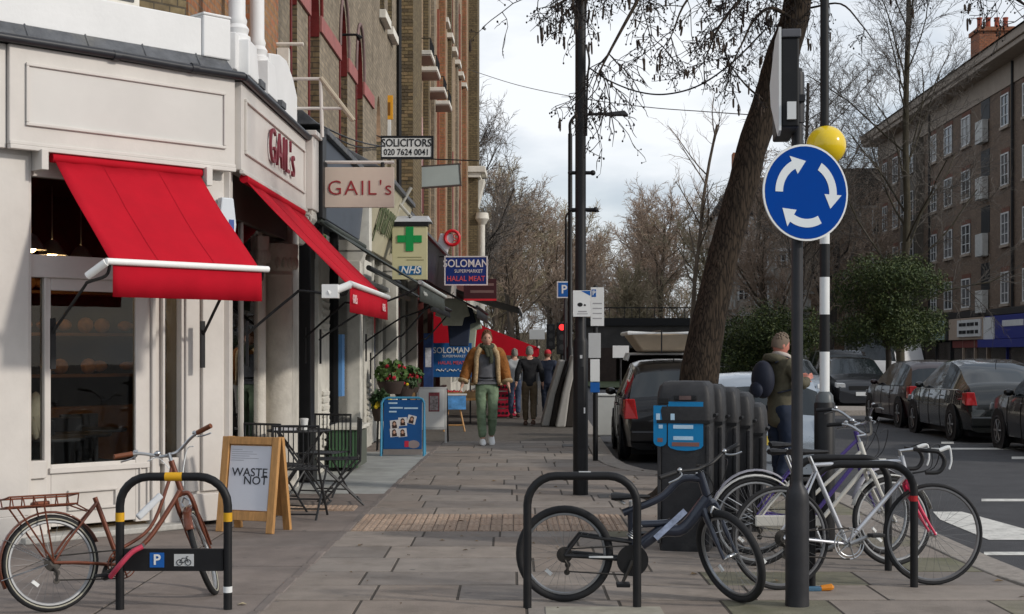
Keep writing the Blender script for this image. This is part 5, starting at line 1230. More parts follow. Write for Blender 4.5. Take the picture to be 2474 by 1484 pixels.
# ---- flowers
m_leaf = [mat('plant_leaf_%d' % i, c, .6, var=.3, scale=20) for i, c in enumerate([(.05, .10, .03), (.08, .14, .04), (.035, .07, .025)])]
m_flr = mat('flower_red', (.42, .02, .035), .6, var=.3, scale=20); m_flp = mat('flower_pale', (.62, .45, .42), .6); m_fly = mat('flower_yellow', (.68, .50, .03), .6)
def foliage(n, c, r, s, rng):
    mb = MB()
    for _ in range(n):
        while True:
            d = Vector((rng.uniform(-1, 1), rng.uniform(-1, 1), rng.uniform(-1, 1)))
            if .2 < d.length < 1: break
        p = Vector(c) + Vector((d.x * r[0], d.y * r[1], d.z * r[2]))
        a = Vector((rng.uniform(-1, 1), rng.uniform(-1, 1), rng.uniform(-.6, 1))).normalized() * s * rng.uniform(.6, 1.3); b = a.cross(Vector((rng.uniform(-1, 1), rng.uniform(-1, 1), rng.uniform(-1, 1)))).normalized() * s * .42
        mb.add([p - a * .5, p + b, p + a * .5, p - b], [(0, 1, 2, 3)])
    return mb
rng = random.Random(5)
def planter(label, c, w_, h0, h1, cols, seed):
    rg = random.Random(seed); t = thing('flower_planter', label, 'flowers', T(c), 'flowers outside the shops')
    mb = MB(); mb.lathe([(w_ * .7, h0), (w_, h0 + .16), (w_ * 1.02, h0 + .2)], (0, 0, 0), 16); mb.build('basket', mat('basket', (.05, .035, .03), .8), t, smooth=True)
    foliage(260, (0, 0, (h0 + h1) / 2 + .1), (w_ * 1.15, w_ * 1.1, (h1 - h0) / 2), .10, rg).build('leaves', rg.choice(m_leaf), t)['kind'] = 'stuff'
    for m, n in cols:
        mb = MB()
        for _ in range(n):
            a = rg.uniform(0, 6.28); mb.ball((math.cos(a) * w_ * rg.uniform(.3, 1.1), math.sin(a) * w_ * rg.uniform(.3, 1.1), rg.uniform(h0 + .2, h1)), rg.uniform(.02, .04), 6, 4)
        mb.build('blooms', m, t, smooth=True)['kind'] = 'stuff'
    if h0 > .2:
        mb = MB()
        for a in (0, 2.1, 4.2): mb.tube([(math.cos(a) * w_ * .7, math.sin(a) * w_ * .7, 0), (math.cos(a) * w_ * .5, math.sin(a) * w_ * .5, h0)], .012, 5)
        mb.build('stand_leg', m_black, t)
def gp(u, Y): return Vector(((u - 1236.5) / FPX * Y, Y, 0))
planter('basket of red flowers and greenery left of the blue board', gp(945, 22.4), .22, .85, 1.30, ((m_flr, 22), (m_flp, 5)), 1)
planter('red potted flowers right of the larger basket', gp(992, 23.2), .17, .85, 1.18, ((m_flr, 28),), 2)
planter('low green plant basket just above the blue board', gp(975, 22.5), .18, .80, 1.02, ((m_fly, 6), (m_flr, 4)), 3)
planter('yellow flowers in a bucket beside the blue board', gp(918, 21.8), .13, .45, .85, ((m_fly, 26),), 4)
# ---- supermarket banner, stall and produce
c2 = at(1090, 870, 30)
t = thing('stall_banner', 'blue supermarket banner with white and red lettering behind the walking man', 'banner', T(c2))
m_ban = mat('banner_blue', (.012, .10, .30), .5, var=.1, scale=3)
plate(t, .86, .72, m_ban, None, .05)
text('SOLOMAN', .175, m_brd, t, (0, -.028, .20), ext=.003, wide=.92, fat=.012); text('SUPERMARKET', .075, m_brd, t, (.06, -.028, .08), ext=.003)
text('HALAL MEAT', .10, m_pr, t, (0, -.028, -.06), ext=.003, wide=.95, fat=.012)
mb = MB()
for k in range(14): mb.tube([(-.32 + k * .045, -.03, -.22 + .02 * math.sin(k * 2.1)), (-.29 + k * .045, -.03, -.21 + .025 * math.sin(k * 3.3 + 1))], .012, 5)
mb.build('script_line', m_brd, t)
mb = MB()
for x in (-.4, .4): mb.tube([(x, .05, -c2.z), (x, .05, .36)], .02, 6)
mb.build('post', m_postg, t)
def stall(label, c, w_, d, h, seed, cols, name='produce_stall'):
    rg = random.Random(seed); t = thing(name, label, 'stall', T(c))
    mb = MB(); mb.box(-w_ / 2, w_ / 2, -d / 2, d / 2, h - .05, h); mb.build('top', m_oak, t, bevel=.005)
    for sx in (-1, 1):
        for sy in (-1, 1):
            mb = MB(); mb.tube([(sx * w_ * .46, sy * d * .42, 0), (sx * w_ * .42, sy * d * .4, h - .05)], .022, 6); mb.build('leg', m_oak, t)
    return t, rg
m_crate = mat('crate_wood', (.30, .19, .09), .8, var=.25, scale=6)
def crate(label, c, cm, seed, w_=.36, d=.45, grp='crates on the supermarket stall'):
    rg = random.Random(seed); t = thing('produce_crate', label, 'crate', T(c), grp)
    mb = MB()
    for x in (-w_ / 2, w_ / 2 - .012): mb.box(x, x + .012, -d / 2, d / 2, 0, .12)
    for y_ in (-d / 2, d / 2 - .012): mb.box(-w_ / 2 + .013, w_ / 2 - .013, y_, y_ + .012, 0, .12)
    mb.build('box', m_crate, t)
    mb = MB()
    for i in range(5):
        for j in range(6): mb.ball((-w_ / 2 + .05 + i * .065, -d / 2 + .05 + j * .07, .11 + rg.uniform(-.01, .02)), .036, 7, 5)
    mb.build('produce', cm, t, smooth=True); return t
t, rg = stall('wooden produce stall under the red canopy', Vector((-1.25, 30.2, 0)), 1.9, 1.1, .55, 2, ())
pc = [('orange', (.70, .26, .03)), ('green', (.13, .24, .04)), ('red', (.45, .03, .03)), ('brown', (.25, .14, .07)), ('yellow', (.66, .50, .06))]
for i in range(5):
    n_, c = pc[i]; crate('%s fruit crate on the stall left of the walking man' % n_, Vector((-1.98 + i * .38, 29.95, .552)), mat('fruit_' + n_, c, .5, var=.2), i)
t = thing('wooden_easel', 'small wooden easel with blue picture left of the walking man', 'easel', T(gp(1097, 27)))
mb = MB(); mb.tube([(-.2, 0, 0), (-.08, .12, .55)], .02, 6); mb.tube([(.2, 0, 0), (.08, .12, .55)], .02, 6); mb.tube([(-.17, .02, .12), (.17, .02, .12)], .015, 6); mb.build('legs', m_oak, t)
mb = MB(); mb.box(-.2, .22, .02, .05, .42, .68); mb.build('picture', mat('easel_blue', (.10, .30, .62), .5, var=.5, scale=6), t); mb = MB(); mb.box(-.22, .24, .015, .055, .69, .72); mb.build('top_strip', m_wplate, t)
for i, (u, Y, c, lab) in enumerate(((1215, 33, (.40, .012, .04), 'stack of red drink crates behind the walking man'), (1236, 33.4, (.46, .03, .07), 'pink red drink crates next to the darker stack'))):
    t = thing('crate_stack', lab, 'crates', T(gp(u, Y))); mcr = mat('drink_crate_%d' % i, c, .5, var=.2, scale=5)
    for k in range(4):
        mb = MB(); mb.box(-.14, .14, -.2, .2, .02 + k * .2, .19 + k * .2); cr_ = mb.build('crate', mcr, t, bevel=.012)
        for j in range(3):
            mb = MB(); mb.lathe([(.032, 0), (.032, .01)], (-.09 + j * .09, -.2, .105 + k * .2), 10, M=RX(R(90))); mb.build('bottle_end', m_black if i == 0 else m_flp, cr_)
t = thing('blue_shop_shutter', 'narrow blue panel on the supermarket front left of the banner', 'panel', T(gp(1030, 29.4) + Vector((0, 0, 0))))
mb = MB(); mb.box(-.06, .14, -.04, .04, .6, 1.9); mb.build('panel', mat('panel_navy', (.02, .05, .16), .5, var=.4, scale=8), t, bevel=.01)
mb = MB(); mb.box(-.02, .1, -.045, -.041, 1.2, 1.6); mb.build('poster', mat('poster_pale', (.5, .5, .55), .5, var=.4, scale=12), t)

# scattered dry leaves and grit along the joints
lf = MB(); rg = random.Random(31)
for _ in range(150):
    x = rg.uniform(-1.3, 3.2); y = rg.uniform(8.2, 20)
    if x > kerb_x(y) - .1: continue
    a = rg.uniform(0, 6.28); r_ = rg.uniform(.008, .026) if rg.random() < .8 else .036
    lf.add([(x + math.cos(a) * r_, y + math.sin(a) * r_, .006), (x - math.sin(a) * r_ * .5, y + math.cos(a) * r_ * .5, .008 + r_ * .3), (x - math.cos(a) * r_, y - math.sin(a) * r_, .007), (x + math.sin(a) * r_ * .5, y - math.cos(a) * r_ * .5, .006 + r_ * .2)], [(0, 1, 2, 3)])
o = lf.build('leaf_scatter', mat('leaf_brown', (.16, .11, .06), .9, var=.4, scale=3, world=True), None); tag(o, 'small dry leaves and litter scattered on the paving', 'leaves', kind='stuff')
# ================================================================ bicycles
m_tyre = mat('tyre_rubber', (.018, .018, .019), .75, var=.2, scale=30)
m_tyrew = mat('tyre_whitewall', (.36, .34, .27), .7, var=.1)
m_rim = mat('rim_alu', (.34, .345, .35), .45, .5, var=.1)
m_rimd = mat('rim_dull', (.30, .31, .32), .4, .8, var=.15)
m_steel = mat('steel', (.45, .46, .47), .3, 1., var=.1)
m_chain = mat('chain', (.06, .055, .05), .5, .7, var=.3)
m_sadd = mat('saddle_black', (.014, .014, .015), .55)
def wheel(t, F, Rw, tr, mt, mr, spokes=28, name='wheel', whitewall=False, hubr=.02, cassette=0):
    mb = MB(); mb.torus((0, 0, 0), Rw - tr, tr, (0, 1, 0), 48, 10); wo = mb.build(name, mt, t, smooth=True, frame=F)
    if whitewall:
        for s_ in (-1, 1):
            mb = MB(); mb.torus((0, s_ * tr * .66, 0), Rw - tr * 1.35, tr * .32, (0, 1, 0), 48, 6, rz=tr * .34); mb.build('whitewall', m_tyrew, wo, smooth=True, frame=F)
    mb = MB(); mb.torus((0, 0, 0), Rw - tr * 2 - .006, .011, (0, 1, 0), 48, 6, rz=.012); mb.build('rim', mr, wo, smooth=True, frame=F)
    mb = MB(); rr = Rw - tr * 2 - .012
    for k in range(spokes):
        a = 2 * math.pi * k / spokes; b = a + (.5 if k % 2 else -.5); sy = .028 if (k // 2) % 2 else -.028
        mb.tube([(hubr * math.cos(b), sy, hubr * math.sin(b)), (rr * math.cos(a), 0, rr * math.sin(a))], .0011, 3, cap=False)
    mb.build('spokes', mat('spoke', (.22, .22, .22), .5, .6, var=0), wo, frame=F)
    mb = MB(); mb.lathe([(.008, -.06), (.010, -.04), (hubr, -.032), (hubr * .7, -.02), (hubr * .7, .02), (hubr, .032), (.010, .04), (.008, .06)], (0, 0, 0), 12, M=RX(R(90)))
    mb.build('hub', m_steel, wo, smooth=True, frame=F)
    if cassette:
        mb = MB()
        for k in range(6): mb.lathe([(.024 + .006 * k, -.034 - .0045 * (6 - k)), (.024 + .006 * k, -.031 - .0045 * (6 - k))], (0, 0, 0), 20, M=RX(R(90)) @ Matrix.Scale(-1, 4, (0, 0, 1)) if False else RX(R(-90)))
        mb.build('cassette', m_chain, wo, frame=F)
    # small reflector between spokes
    mb = MB(); mb.cbox((rr * .62 * math.cos(4.0), 0, rr * .62 * math.sin(4.0)), (.05, .012, .022), RY(-4.0 + math.pi / 2)); mb.build('reflector', m_wplate, wo, frame=F)
    return wo
def bicycle(label, loc, yaw, lean, sc, G, group='bicycles at the stands'):
    F0 = T(loc) @ RZ(yaw) @ RX(lean) @ Matrix.Scale(sc, 4)
    t = thing('bicycle', label, 'bicycle', F0, group)
    Rw = G.get('R', .335); tr = G.get('tr', .016); wb = G.get('wb', 1.03)
    bb = Vector(G.get('bb', (.44, 0, .28))); st = Vector(G.get('st', (.27, 0, .80))); ht = Vector(G.get('ht', (.84, 0, .82))); hb = Vector(G.get('hb', (.88, 0, .68)))
    ra = Vector((0, 0, Rw)); fa = Vector((wb, 0, Rw)); fm = G['frame_mat']; fr = G.get('fr', .016)
    wheel(t, F0 @ T(ra), Rw, tr, m_tyre, G.get('rim', m_rim), whitewall=G.get('ww', False), cassette=1)
    # frame
    def tubep(name, pts, r, m=None, parent=t, F=None, n=10): mb = MB(); mb.tube(pts, r, n); return mb.build(name, m or fm, parent, smooth=True, frame=F)
    mb = MB()
    stop_ = G.get('seat_top', st)
    mb.tube([bb, bb.lerp(st, 1.0)], fr, 12)
    for pts, r in G['tubes'](bb, st, ht, hb): mb.tube(pts, r, 12)
    mb.tube([ht + (ht - hb).normalized() * .015, hb - (ht - hb).normalized() * .01], fr * 1.25, 12)
    mb.lathe([(.024, -.036), (.024, .036)], bb, 14, M=RX(R(90)))
    frm = mb.build('frame', fm, t, smooth=True, frame=F0)
    mb = MB()
    for s_ in (-1, 1):
        mb.tube([bb + Vector((-.03, s_ * .03, 0)), ra + Vector((.15, s_ * .05, -.01)), ra + Vector((0, s_ * .062, 0))], fr * .62, 8)
        mb.tube([bb.lerp(st, G.get('ss', .92)) + Vector((0, s_ * .02, 0)), ra + Vector((.10, s_ * .05, .13)), ra + Vector((0, s_ * .062, 0))], fr * .5, 8)
    mb.build('stays', G.get('stay_mat', fm), t, smooth=True, frame=F0)
    # front end, turned about the steering axis
    ax = (ht - hb).normalized(); Ms = T(hb) @ Matrix.Rotation(G.get('steer', 0), 4, ax) @ T(-hb); Fs = F0 @ Ms
    wheel(t, Fs @ T(fa), Rw, tr, m_tyre, G.get('rim', m_rim), whitewall=G.get('ww', False))
    crown = hb - ax * .03
    mb = MB()
    for s_ in (-1, 1): mb.tube(bez([crown, crown + Vector((.0, s_ * .05, -.03)), crown.lerp(fa, .55) + Vector((-.015, s_ * .052, 0)), fa + Vector((0, s_ * .055, 0))], 4), [fr * 1.0] * 7 + [fr * .8] * 3 + [fr * .55] * 3, 8)
    mb.build('fork', G.get('fork_mat', fm), t, smooth=True, frame=Fs)
    hz = ht + ax * G.get('stem', .06); sx = G.get('reach', .07)
    mb = MB(); mb.tube([ht, hz, hz + Vector((sx, 0, .01))], .013, 8); mb.build('stem', G.get('stem_mat', m_steel), t, smooth=True, frame=Fs)
    cl = hz + Vector((sx, 0, .01)); bm = G.get('bar_mat', m_steel)
    if G['bar'] == 'drop':
        mb = MB()
        for s_ in (-1, 1): mb.tube(bez([cl, cl + Vector((0, s_ * .12, 0)), cl + Vector((.01, s_ * .19, 0)), cl + Vector((.09, s_ * .205, -.01)), cl + Vector((.125, s_ * .205, -.07)), cl + Vector((.09, s_ * .205, -.135)), cl + Vector((.0, s_ * .205, -.14))], 5), .0145, 8)
        hbo = mb.build('handlebar', bm, t, smooth=True, frame=Fs)
        for s_ in (-1, 1):
            mb = MB(); mb.tube(bez([cl + Vector((.09, s_ * .205, .0)), cl + Vector((.15, s_ * .205, .02)), cl + Vector((.165, s_ * .205, .0)), cl + Vector((.17, s_ * .205, -.07)), cl + Vector((.155, s_ * .205, -.12))], 4), [.014] * 6 + [.007] * 11, 8); mb.build('brake_lever', m_wplate, t, smooth=True, frame=Fs)
    else:
        rise, back, wid = G.get('rise', .05), G.get('back', .05), G.get('wid', .29)
        mb = MB(); P = bez([cl + Vector((-back, -wid, rise)), cl + Vector((-back * .4, -wid * .6, rise * .9)), cl + Vector((.01, -wid * .22, rise * .15)), cl, cl + Vector((.01, wid * .22, rise * .15)), cl + Vector((-back * .4, wid * .6, rise * .9)), cl + Vector((-back, wid, rise))], 4)
        mb.tube(P, .011, 8); hbo = mb.build('handlebar', bm, t, smooth=True, frame=Fs)
        for s_ in (-1, 1):
            e = cl + Vector((-back, s_ * wid, rise)); d = Vector((-back * .55, s_ * wid * .4, 0)).normalized()
            tubep('grip', [e - d * .09, e + d * .035], .0165, G.get('grip', m_sadd), t, Fs)
            mb = MB(); mb.tube(bez([e - d * .11, e - d * .11 + Vector((.035, 0, -.01)), e - d * .06 + Vector((.06, 0, -.02)), e + d * .01 + Vector((.055, 0, -.03))], 3), .006, 6); mb.ball(e - d * .115 + Vector((.01, 0, .012)), (.018, .018, .015), 8, 6); mb.build('brake_lever', G.get('lever', m_steel), t, smooth=True, frame=Fs)
        if G.get('bell'):
            mb = MB(); mb.ball(cl + Vector((0, .08, .03)), (.025, .025, .02), 10, 8); mb.build('bell', m_steel, t, smooth=True, frame=Fs)
    mb = MB()
    for s_ in (-1, 1): mb.tube(bez([cl + Vector((.03, s_ * .16, .01)), cl + Vector((.13, s_ * .10, .03)), cl + Vector((.12, s_ * .03, -.12)), hb + Vector((.02, s_ * .02, .02))], 5), .0035, 5)
    mb.build('brake_cable', G.get('cable', m_black), t, smooth=True, frame=Fs)
    mb = MB(); q = crown + Vector((.02, 0, -.02))
    for s_ in (-1, 1): mb.tube([q + Vector((.015, 0, .0)), q + Vector((.03, s_ * .03, -.03)), q + Vector((.025, s_ * .022, -.06))], .008, 6)
    mb.build('brake_caliper', m_steel, t, smooth=True, frame=Fs)
    # crankset
    mb = MB(); cr_r = G.get('ring', .092)
    mb.torus(bb + Vector((0, -.045, 0)), cr_r, .0045, (0, 1, 0), 32, 5, rz=.003); mb.torus(bb + Vector((0, -.045, 0)), cr_r - .02, .004, (0, 1, 0), 28, 5)
    for k in range(5): a = k * 1.2566; mb.tube([bb + Vector((0, -.046, 0)), bb + Vector((cr_r * math.cos(a), -.046, cr_r * math.sin(a)))], .006, 5)
    mb.build('chainring', G.get('ring_mat', m_chain), t, smooth=True, frame=F0)
    ca = G.get('crank', -1.2)
    for s_, a in ((-1, ca), (1, ca + math.pi)):
        e = bb + Vector((.16 * math.cos(a), s_ * .068, .16 * math.sin(a)))
        mb = MB(); mb.tube([bb + Vector((0, s_ * .055, 0)), e], [.015, .011], 8); mb.build('crank', G.get('crank_mat', m_steel), t, smooth=True, frame=F0)
        mb = MB(); c_ = e + Vector((0, s_ * .055, 0)); mb.box(c_.x - .045, c_.x + .045, c_.y - .042, c_.y + .042, c_.z - .012, c_.z + .012); mb.build('pedal', m_sadd, t, frame=F0, bevel=.006)
    mb = MB(); cs = .04
    mb.tube([ra + Vector((0, -.045, cs)), bb + Vector((0, -.045, cr_r))], .005, 5); mb.tube([ra + Vector((.02, -.045, -.11)), bb + Vector((0, -.045, -cr_r))], .005, 5); mb.tube([ra + Vector((-.01, -.045, -cs)), ra + Vector((.03, -.045, -.07)), ra + Vector((.02, -.045, -.11))], .005, 5); mb.build('chain', m_chain, t, smooth=True, frame=F0)
    mb = MB(); mb.tube([ra + Vector((.0, -.05, -.03)), ra + Vector((.02, -.05, -.065)), ra + Vector((.015, -.05, -.115))], .009, 6); mb.lathe([(.02, -.004), (.02, .004)], ra + Vector((.02, -.048, -.065)), 12, M=RX(R(90))); mb.lathe([(.02, -.004), (.02, .004)], ra + Vector((.015, -.048, -.115)), 12, M=RX(R(90))); mb.build('derailleur', m_chain, t, smooth=True, frame=F0)
    # saddle
    if G.get('saddle', True):
        tp = st + (st - bb).normalized() * G.get('post', .12); tubep('seat_post', [st, tp], .013, m_steel, t, F0)
        mb = MB(); pr = [(-.13, .075, .02), (-.10, .08, .028), (-.04, .06, .022), (.02, .032, .016), (.09, .02, .012), (.13, .012, .008)]
        mb2 = MB(); n = 12
        for x, w_, h in pr:
            for k in range(n): a = 2 * math.pi * k / n; mb2.v.append((tp.x + x, tp.y + w_ * math.cos(a), tp.z + .03 + h * math.sin(a)))
        for i in range(len(pr) - 1):
            for k in range(n): mb2.f.append((i * n + k, i * n + (k + 1) % n, (i + 1) * n + (k + 1) % n, (i + 1) * n + k))
        mb2.f.append(tuple(range(n))); mb2.f.append(tuple(range((len(pr) - 1) * n, len(pr) * n))); mb2.build('saddle', G.get('sad_mat', m_sadd), t, smooth=True, frame=F0)
    if G.get('guard'):
        for F, c_, a0, a1, nm in ((F0, ra, 20, 205, 'rear_mudguard'), (Fs, fa, 15, 160, 'front_mudguard')):
            n = 18; mb = MB(); rg_ = Rw + .022; wd = tr + .012
            for k in range(n + 1):
                a = R(a0 + (a1 - a0) * k / n)
                for j in (-1, -.55, 0, .55, 1):
                    rad = rg_ - .012 * j * j; mb.v.append((c_.x + rad * math.cos(a), wd * j, c_.z + rad * math.sin(a)))
            for k in range(n):
                for j in range(4): q = k * 5 + j; mb.f.append((q, q + 1, q + 6, q + 5))
            g_ = mb.build(nm, G['guard'], t, smooth=True, frame=F); so = g_.modifiers.new('thick', 'SOLIDIFY'); so.thickness = .002
            mb = MB()
            for s_ in (-1, 1):
                for a in ((150, 195) if nm[0] == 'r' else (140,)):
                    mb.tube([c_ + Vector((0, s_ * .05, 0)), c_ + Vector((rg_ * math.cos(R(a)), s_ * wd, rg_ * math.sin(R(a))))], .003, 4)
            mb.build('mudguard_stay', m_steel, g_, frame=F)
    if G.get('rack'):
        m = G['rack']; z = Rw * 2 + .055; mb = MB()
        for h in (0, .06): mb.tube([(-.28, -.07, z + h * .9), (-.27, -.085 - h * .5, z + h), (.16, -.085 - h * .5, z + h), (.16, .085 + h * .5, z + h), (-.27, .085 + h * .5, z + h), (-.28, .07, z + h * .9), (-.28, -.07, z + h * .9)], .006, 6)
        for k in range(7): x = -.26 + k * .07; mb.tube([(x, -.115, z + .06), (x, -.085, z), (x, .085, z), (x, .115, z + .06)], .0045, 5)
        for s_ in (-1, 1): mb.tube([(-.22, s_ * .085, z), (0, s_ * .065, Rw)], .006, 5); mb.tube([(-.05, s_ * .085, z), (0, s_ * .065, Rw)], .006, 5); mb.tube([(.15, s_ * .07, z), (.25, s_ * .02, z - .05)], .005, 5)
        mb.build('carrier', m, t, smooth=True, frame=F0)
        mb = MB(); mb.box(-.10, .0, -.05, .05, z + .002, z + .03); mb.build('carrier_clip', m, t, frame=F0, bevel=.01)
        mb = MB(); mb.ball((-.335, 0, z - .16), (.022, .03, .03), 10, 8); mb.build('rear_light', mat('lamp_red', (.45, .012, .012), .25), t, smooth=True, frame=F0)
    return t, F0, Fs
up_ = Vector((0, 0, 1))
m_copper = mat('copper_brown', (.15, .046, .024), .35, .3, var=.15, scale=8, coat=.4)
def tubes_loop(bb, st, ht, hb):
    return [(bez([bb + Vector((.0, 0, .01)), bb.lerp(hb, .4) + Vector((.02, 0, -.04)), bb.lerp(hb, .8) + Vector((.01, 0, -.02)), hb], 5), .017), (bez([bb.lerp(st, .18), bb.lerp(ht, .42) + Vector((.05, 0, -.05)), bb.lerp(ht, .82) + Vector((.03, 0, -.035)), ht - Vector((0, 0, .02))], 5), .012)]
rl, fl = gnd(126, 1480), gnd(512, 1440)
dv = fl - rl; yaw = math.atan2(dv.y, dv.x)
bk1, F0, Fs = bicycle('copper brown step through bicycle with rear rack, no saddle, locked at the left stand', rl + Vector((0, .02, 0)), yaw, R(-9), dv.length / 1.06, dict(wb=1.06, R=.305, tr=.02, bb=(.44, 0, .26), frame_mat=m_copper, tubes=tubes_loop, ht=(.83, 0, .90), hb=(.88, 0, .72), st=(.30, 0, .70), bar='flat', rise=.06, back=.14, wid=.30, stem=.06, reach=.05, steer=R(60), saddle=False, guard=m_copper, rack=mat('rack_copper', (.17, .055, .03), .4, .5), ww=True, grip=mat('grip_brown', (.16, .05, .02), .6), bell=True, crank=-2.75, crank_mat=m_chain, rim=m_rim, ring_mat=m_copper, cable=m_wplate))
mb = MB(); mb.cbox((.66, -.0, .62), (.22, .03, .045), RY(R(-40))); mb.build('frame_decal', mat('decal_pale', (.50, .52, .54), .4), bk1, frame=F0, bevel=.01)
t = thing('cable_lock', 'pink red sleeved cable lock around the left stand leg', 'lock', T(gnd(300, 1472) + Vector((0, -.1, 0))))
mb = MB(); P = [at(345, 1320, 8.26), at(318, 1335, 8.24), at(290, 1365, 8.22), at(268, 1392, 8.26)]; o = gnd(300, 1472) + Vector((0, -.1, 0)); mb.tube([p - o for p in bez(P, 5)], .022, 10, flat=.7); mb.build('sleeve', mat('lock_pink', (.50, .05, .09), .6, var=.15), t, smooth=True)
mb = MB(); mb.tube([p - o for p in bez([at(268, 1392, 8.27), at(250, 1395, 8.4), at(262, 1360, 8.5), at(300, 1335, 8.5), at(345, 1318, 8.3)], 4)], .014, 8); mb.build('loop', m_black, t, smooth=True)

# --- dark full suspension mountain bike
m_mtb = mat('mtb_blueblack', (.022, .027, .042), .3, .2, var=.15, scale=8, coat=.5)
def tubes_mtb(bb, st, ht, hb):
    return [(bez([bb + Vector((.06, 0, .10)), bb + Vector((.20, 0, .19)), bb.lerp(hb, .62) + Vector((.03, 0, -.045)), hb], 5), .043), (bez([st + Vector((-.05, 0, -.02)), st.lerp(ht, .35) + Vector((.03, 0, -.005)), st.lerp(ht, .72) + Vector((0, 0, .03)), ht - Vector((0, 0, .03))], 5), .026), (bez([st + Vector((.0, 0, -.10)), st.lerp(hb, .4) + Vector((.02, 0, -.12)), bb.lerp(hb, .6) + Vector((-.04, 0, .01))], 4), .024)]
rx = .316
bk2, F0, Fs = bicycle('dark blue black mountain bike with front wheel turned, at the middle stand', Vector((rx, 8.56, 0)), R(-1), R(3), .90, dict(wb=1.12, R=.325, tr=.025, frame_mat=m_mtb, fr=.023, tubes=tubes_mtb, bb=(.45, 0, .29), st=(.44, 0, .62), ht=(.90, 0, .86), hb=(.95, 0, .70), bar='flat', rise=.03, back=.03, wid=.31, stem=.06, reach=.06, steer=R(-58), saddle=True, post=.06, rim=m_rimd, crank=-2.0, crank_mat=m_chain, bar_mat=m_black, stem_mat=m_black, stay_mat=m_black, ss=.35, ring=.10, fork_mat=m_mtb))
mb = MB()
for k in range(8): mb.torus((.44 + .008 * k, 0, .44 + .012 * k), .028, .006, Vector((.55, 0, .83)), 16, 6)
mb.build('coil_shock', m_rimd, bk2, smooth=True, frame=F0)
mb = MB(); mb.cbox((.70, -.045, .53), (.27, .004, .04), RY(R(-43))); mb.build('frame_decal', mat('decal_blue_pale', (.28, .33, .45), .4, var=.4, scale=20), bk2, frame=F0)
mb = MB(); mb.lathe([(.105, -.004), (.105, .004)], (.45, -.052, .29), 28, M=RX(R(90))); mb.build('chain_disc', m_black, bk2, frame=F0)
mb = MB(); mb.cbox((.24, -.06, .315), (.16, .006, .012)); mb.build('stay_decal', m_wplate, bk2, frame=F0)
mb = MB(); mb.tube([(.40, 0, .66), (.30, 0, .72)], .012, 8); mb.build('seat_clamp', m_steel, bk2, smooth=True, frame=F0)

# --- silver road bike
m_silver = mat('silver_paint', (.50, .51, .54), .28, .55, var=.06, coat=.5)
m_pinkf = mat('fork_pink', (.62, .03, .09), .35, var=.05, coat=.4)
def tubes_diam(bb, st, ht, hb): return [([bb, hb + (ht - hb) * .1], .0165), ([st, ht - (ht - hb) * .15], .014)]
r3, f3_ = Vector((1.70, 8.98, 0)), Vector((2.72, 9.18, 0))
dv = f3_ - r3
bk3, F0, Fs = bicycle('silver road bike with drop bars and pink fork at the right stand', r3, math.atan2(dv.y, dv.x), R(-3), dv.length / 1.06, dict(wb=1.06, R=.335, tr=.0125, frame_mat=m_silver, tubes=tubes_diam, bb=(.455, 0, .29), st=(.235, 0, .80), ht=(.855, 0, .835), hb=(.885, 0, .71), bar='drop', bar_mat=m_sadd, stem=.05, reach=.10, steer=R(-8), saddle=True, post=.06, rim=mat('rim_greyblack', (.20, .20, .205), .35, .7), crank=.35, crank_mat=m_rim, fork_mat=m_pinkf, ring_mat=m_steel, ring=.1))
# --- two city bikes behind
m_whitef = mat('white_frame', (.55, .53, .48), .35, var=.06, coat=.3)
def tubes_step(bb, st, ht, hb): return [([bb, hb], .017), ([bb.lerp(st, .45), ht - (ht - hb) * .3], .014)]
bk4, F0, Fs = bicycle('white step through bicycle with chain guard between the two right stands', Vector((1.72, 10.0, 0)), R(1), R(-3), .93, dict(wb=1.04, R=.335, tr=.018, frame_mat=m_whitef, tubes=tubes_step, bar='flat', rise=.1, back=.14, wid=.28, steer=R(15), guard=mat('guard_white', (.50, .49, .46), .4), ht=(.80, 0, .92), hb=(.85, 0, .76), st=(.28, 0, .70), post=.14, rim=m_rim))
mb = MB(); mb.box(-.02, .50, -.075, -.055, .30, .385); mb.build('chain_guard', m_whitef, bk4, frame=F0, bevel=.02)
bk5, F0, Fs = bicycle('purple and white city bicycle furthest back at the right stands', Vector((1.80, 10.55, 0)), R(3), R(4), .93, dict(wb=1.05, R=.335, tr=.018, frame_mat=mat('purple_frame', (.07, .045, .20), .35, coat=.3), tubes=tubes_step, bar='flat', rise=.13, back=.12, wid=.29, steer=R(35), guard=mat('guard_purple', (.30, .29, .32), .4), ht=(.80, 0, .98), hb=(.85, 0, .80), st=(.28, 0, .74), post=.12, rim=m_rimd, bell=True))
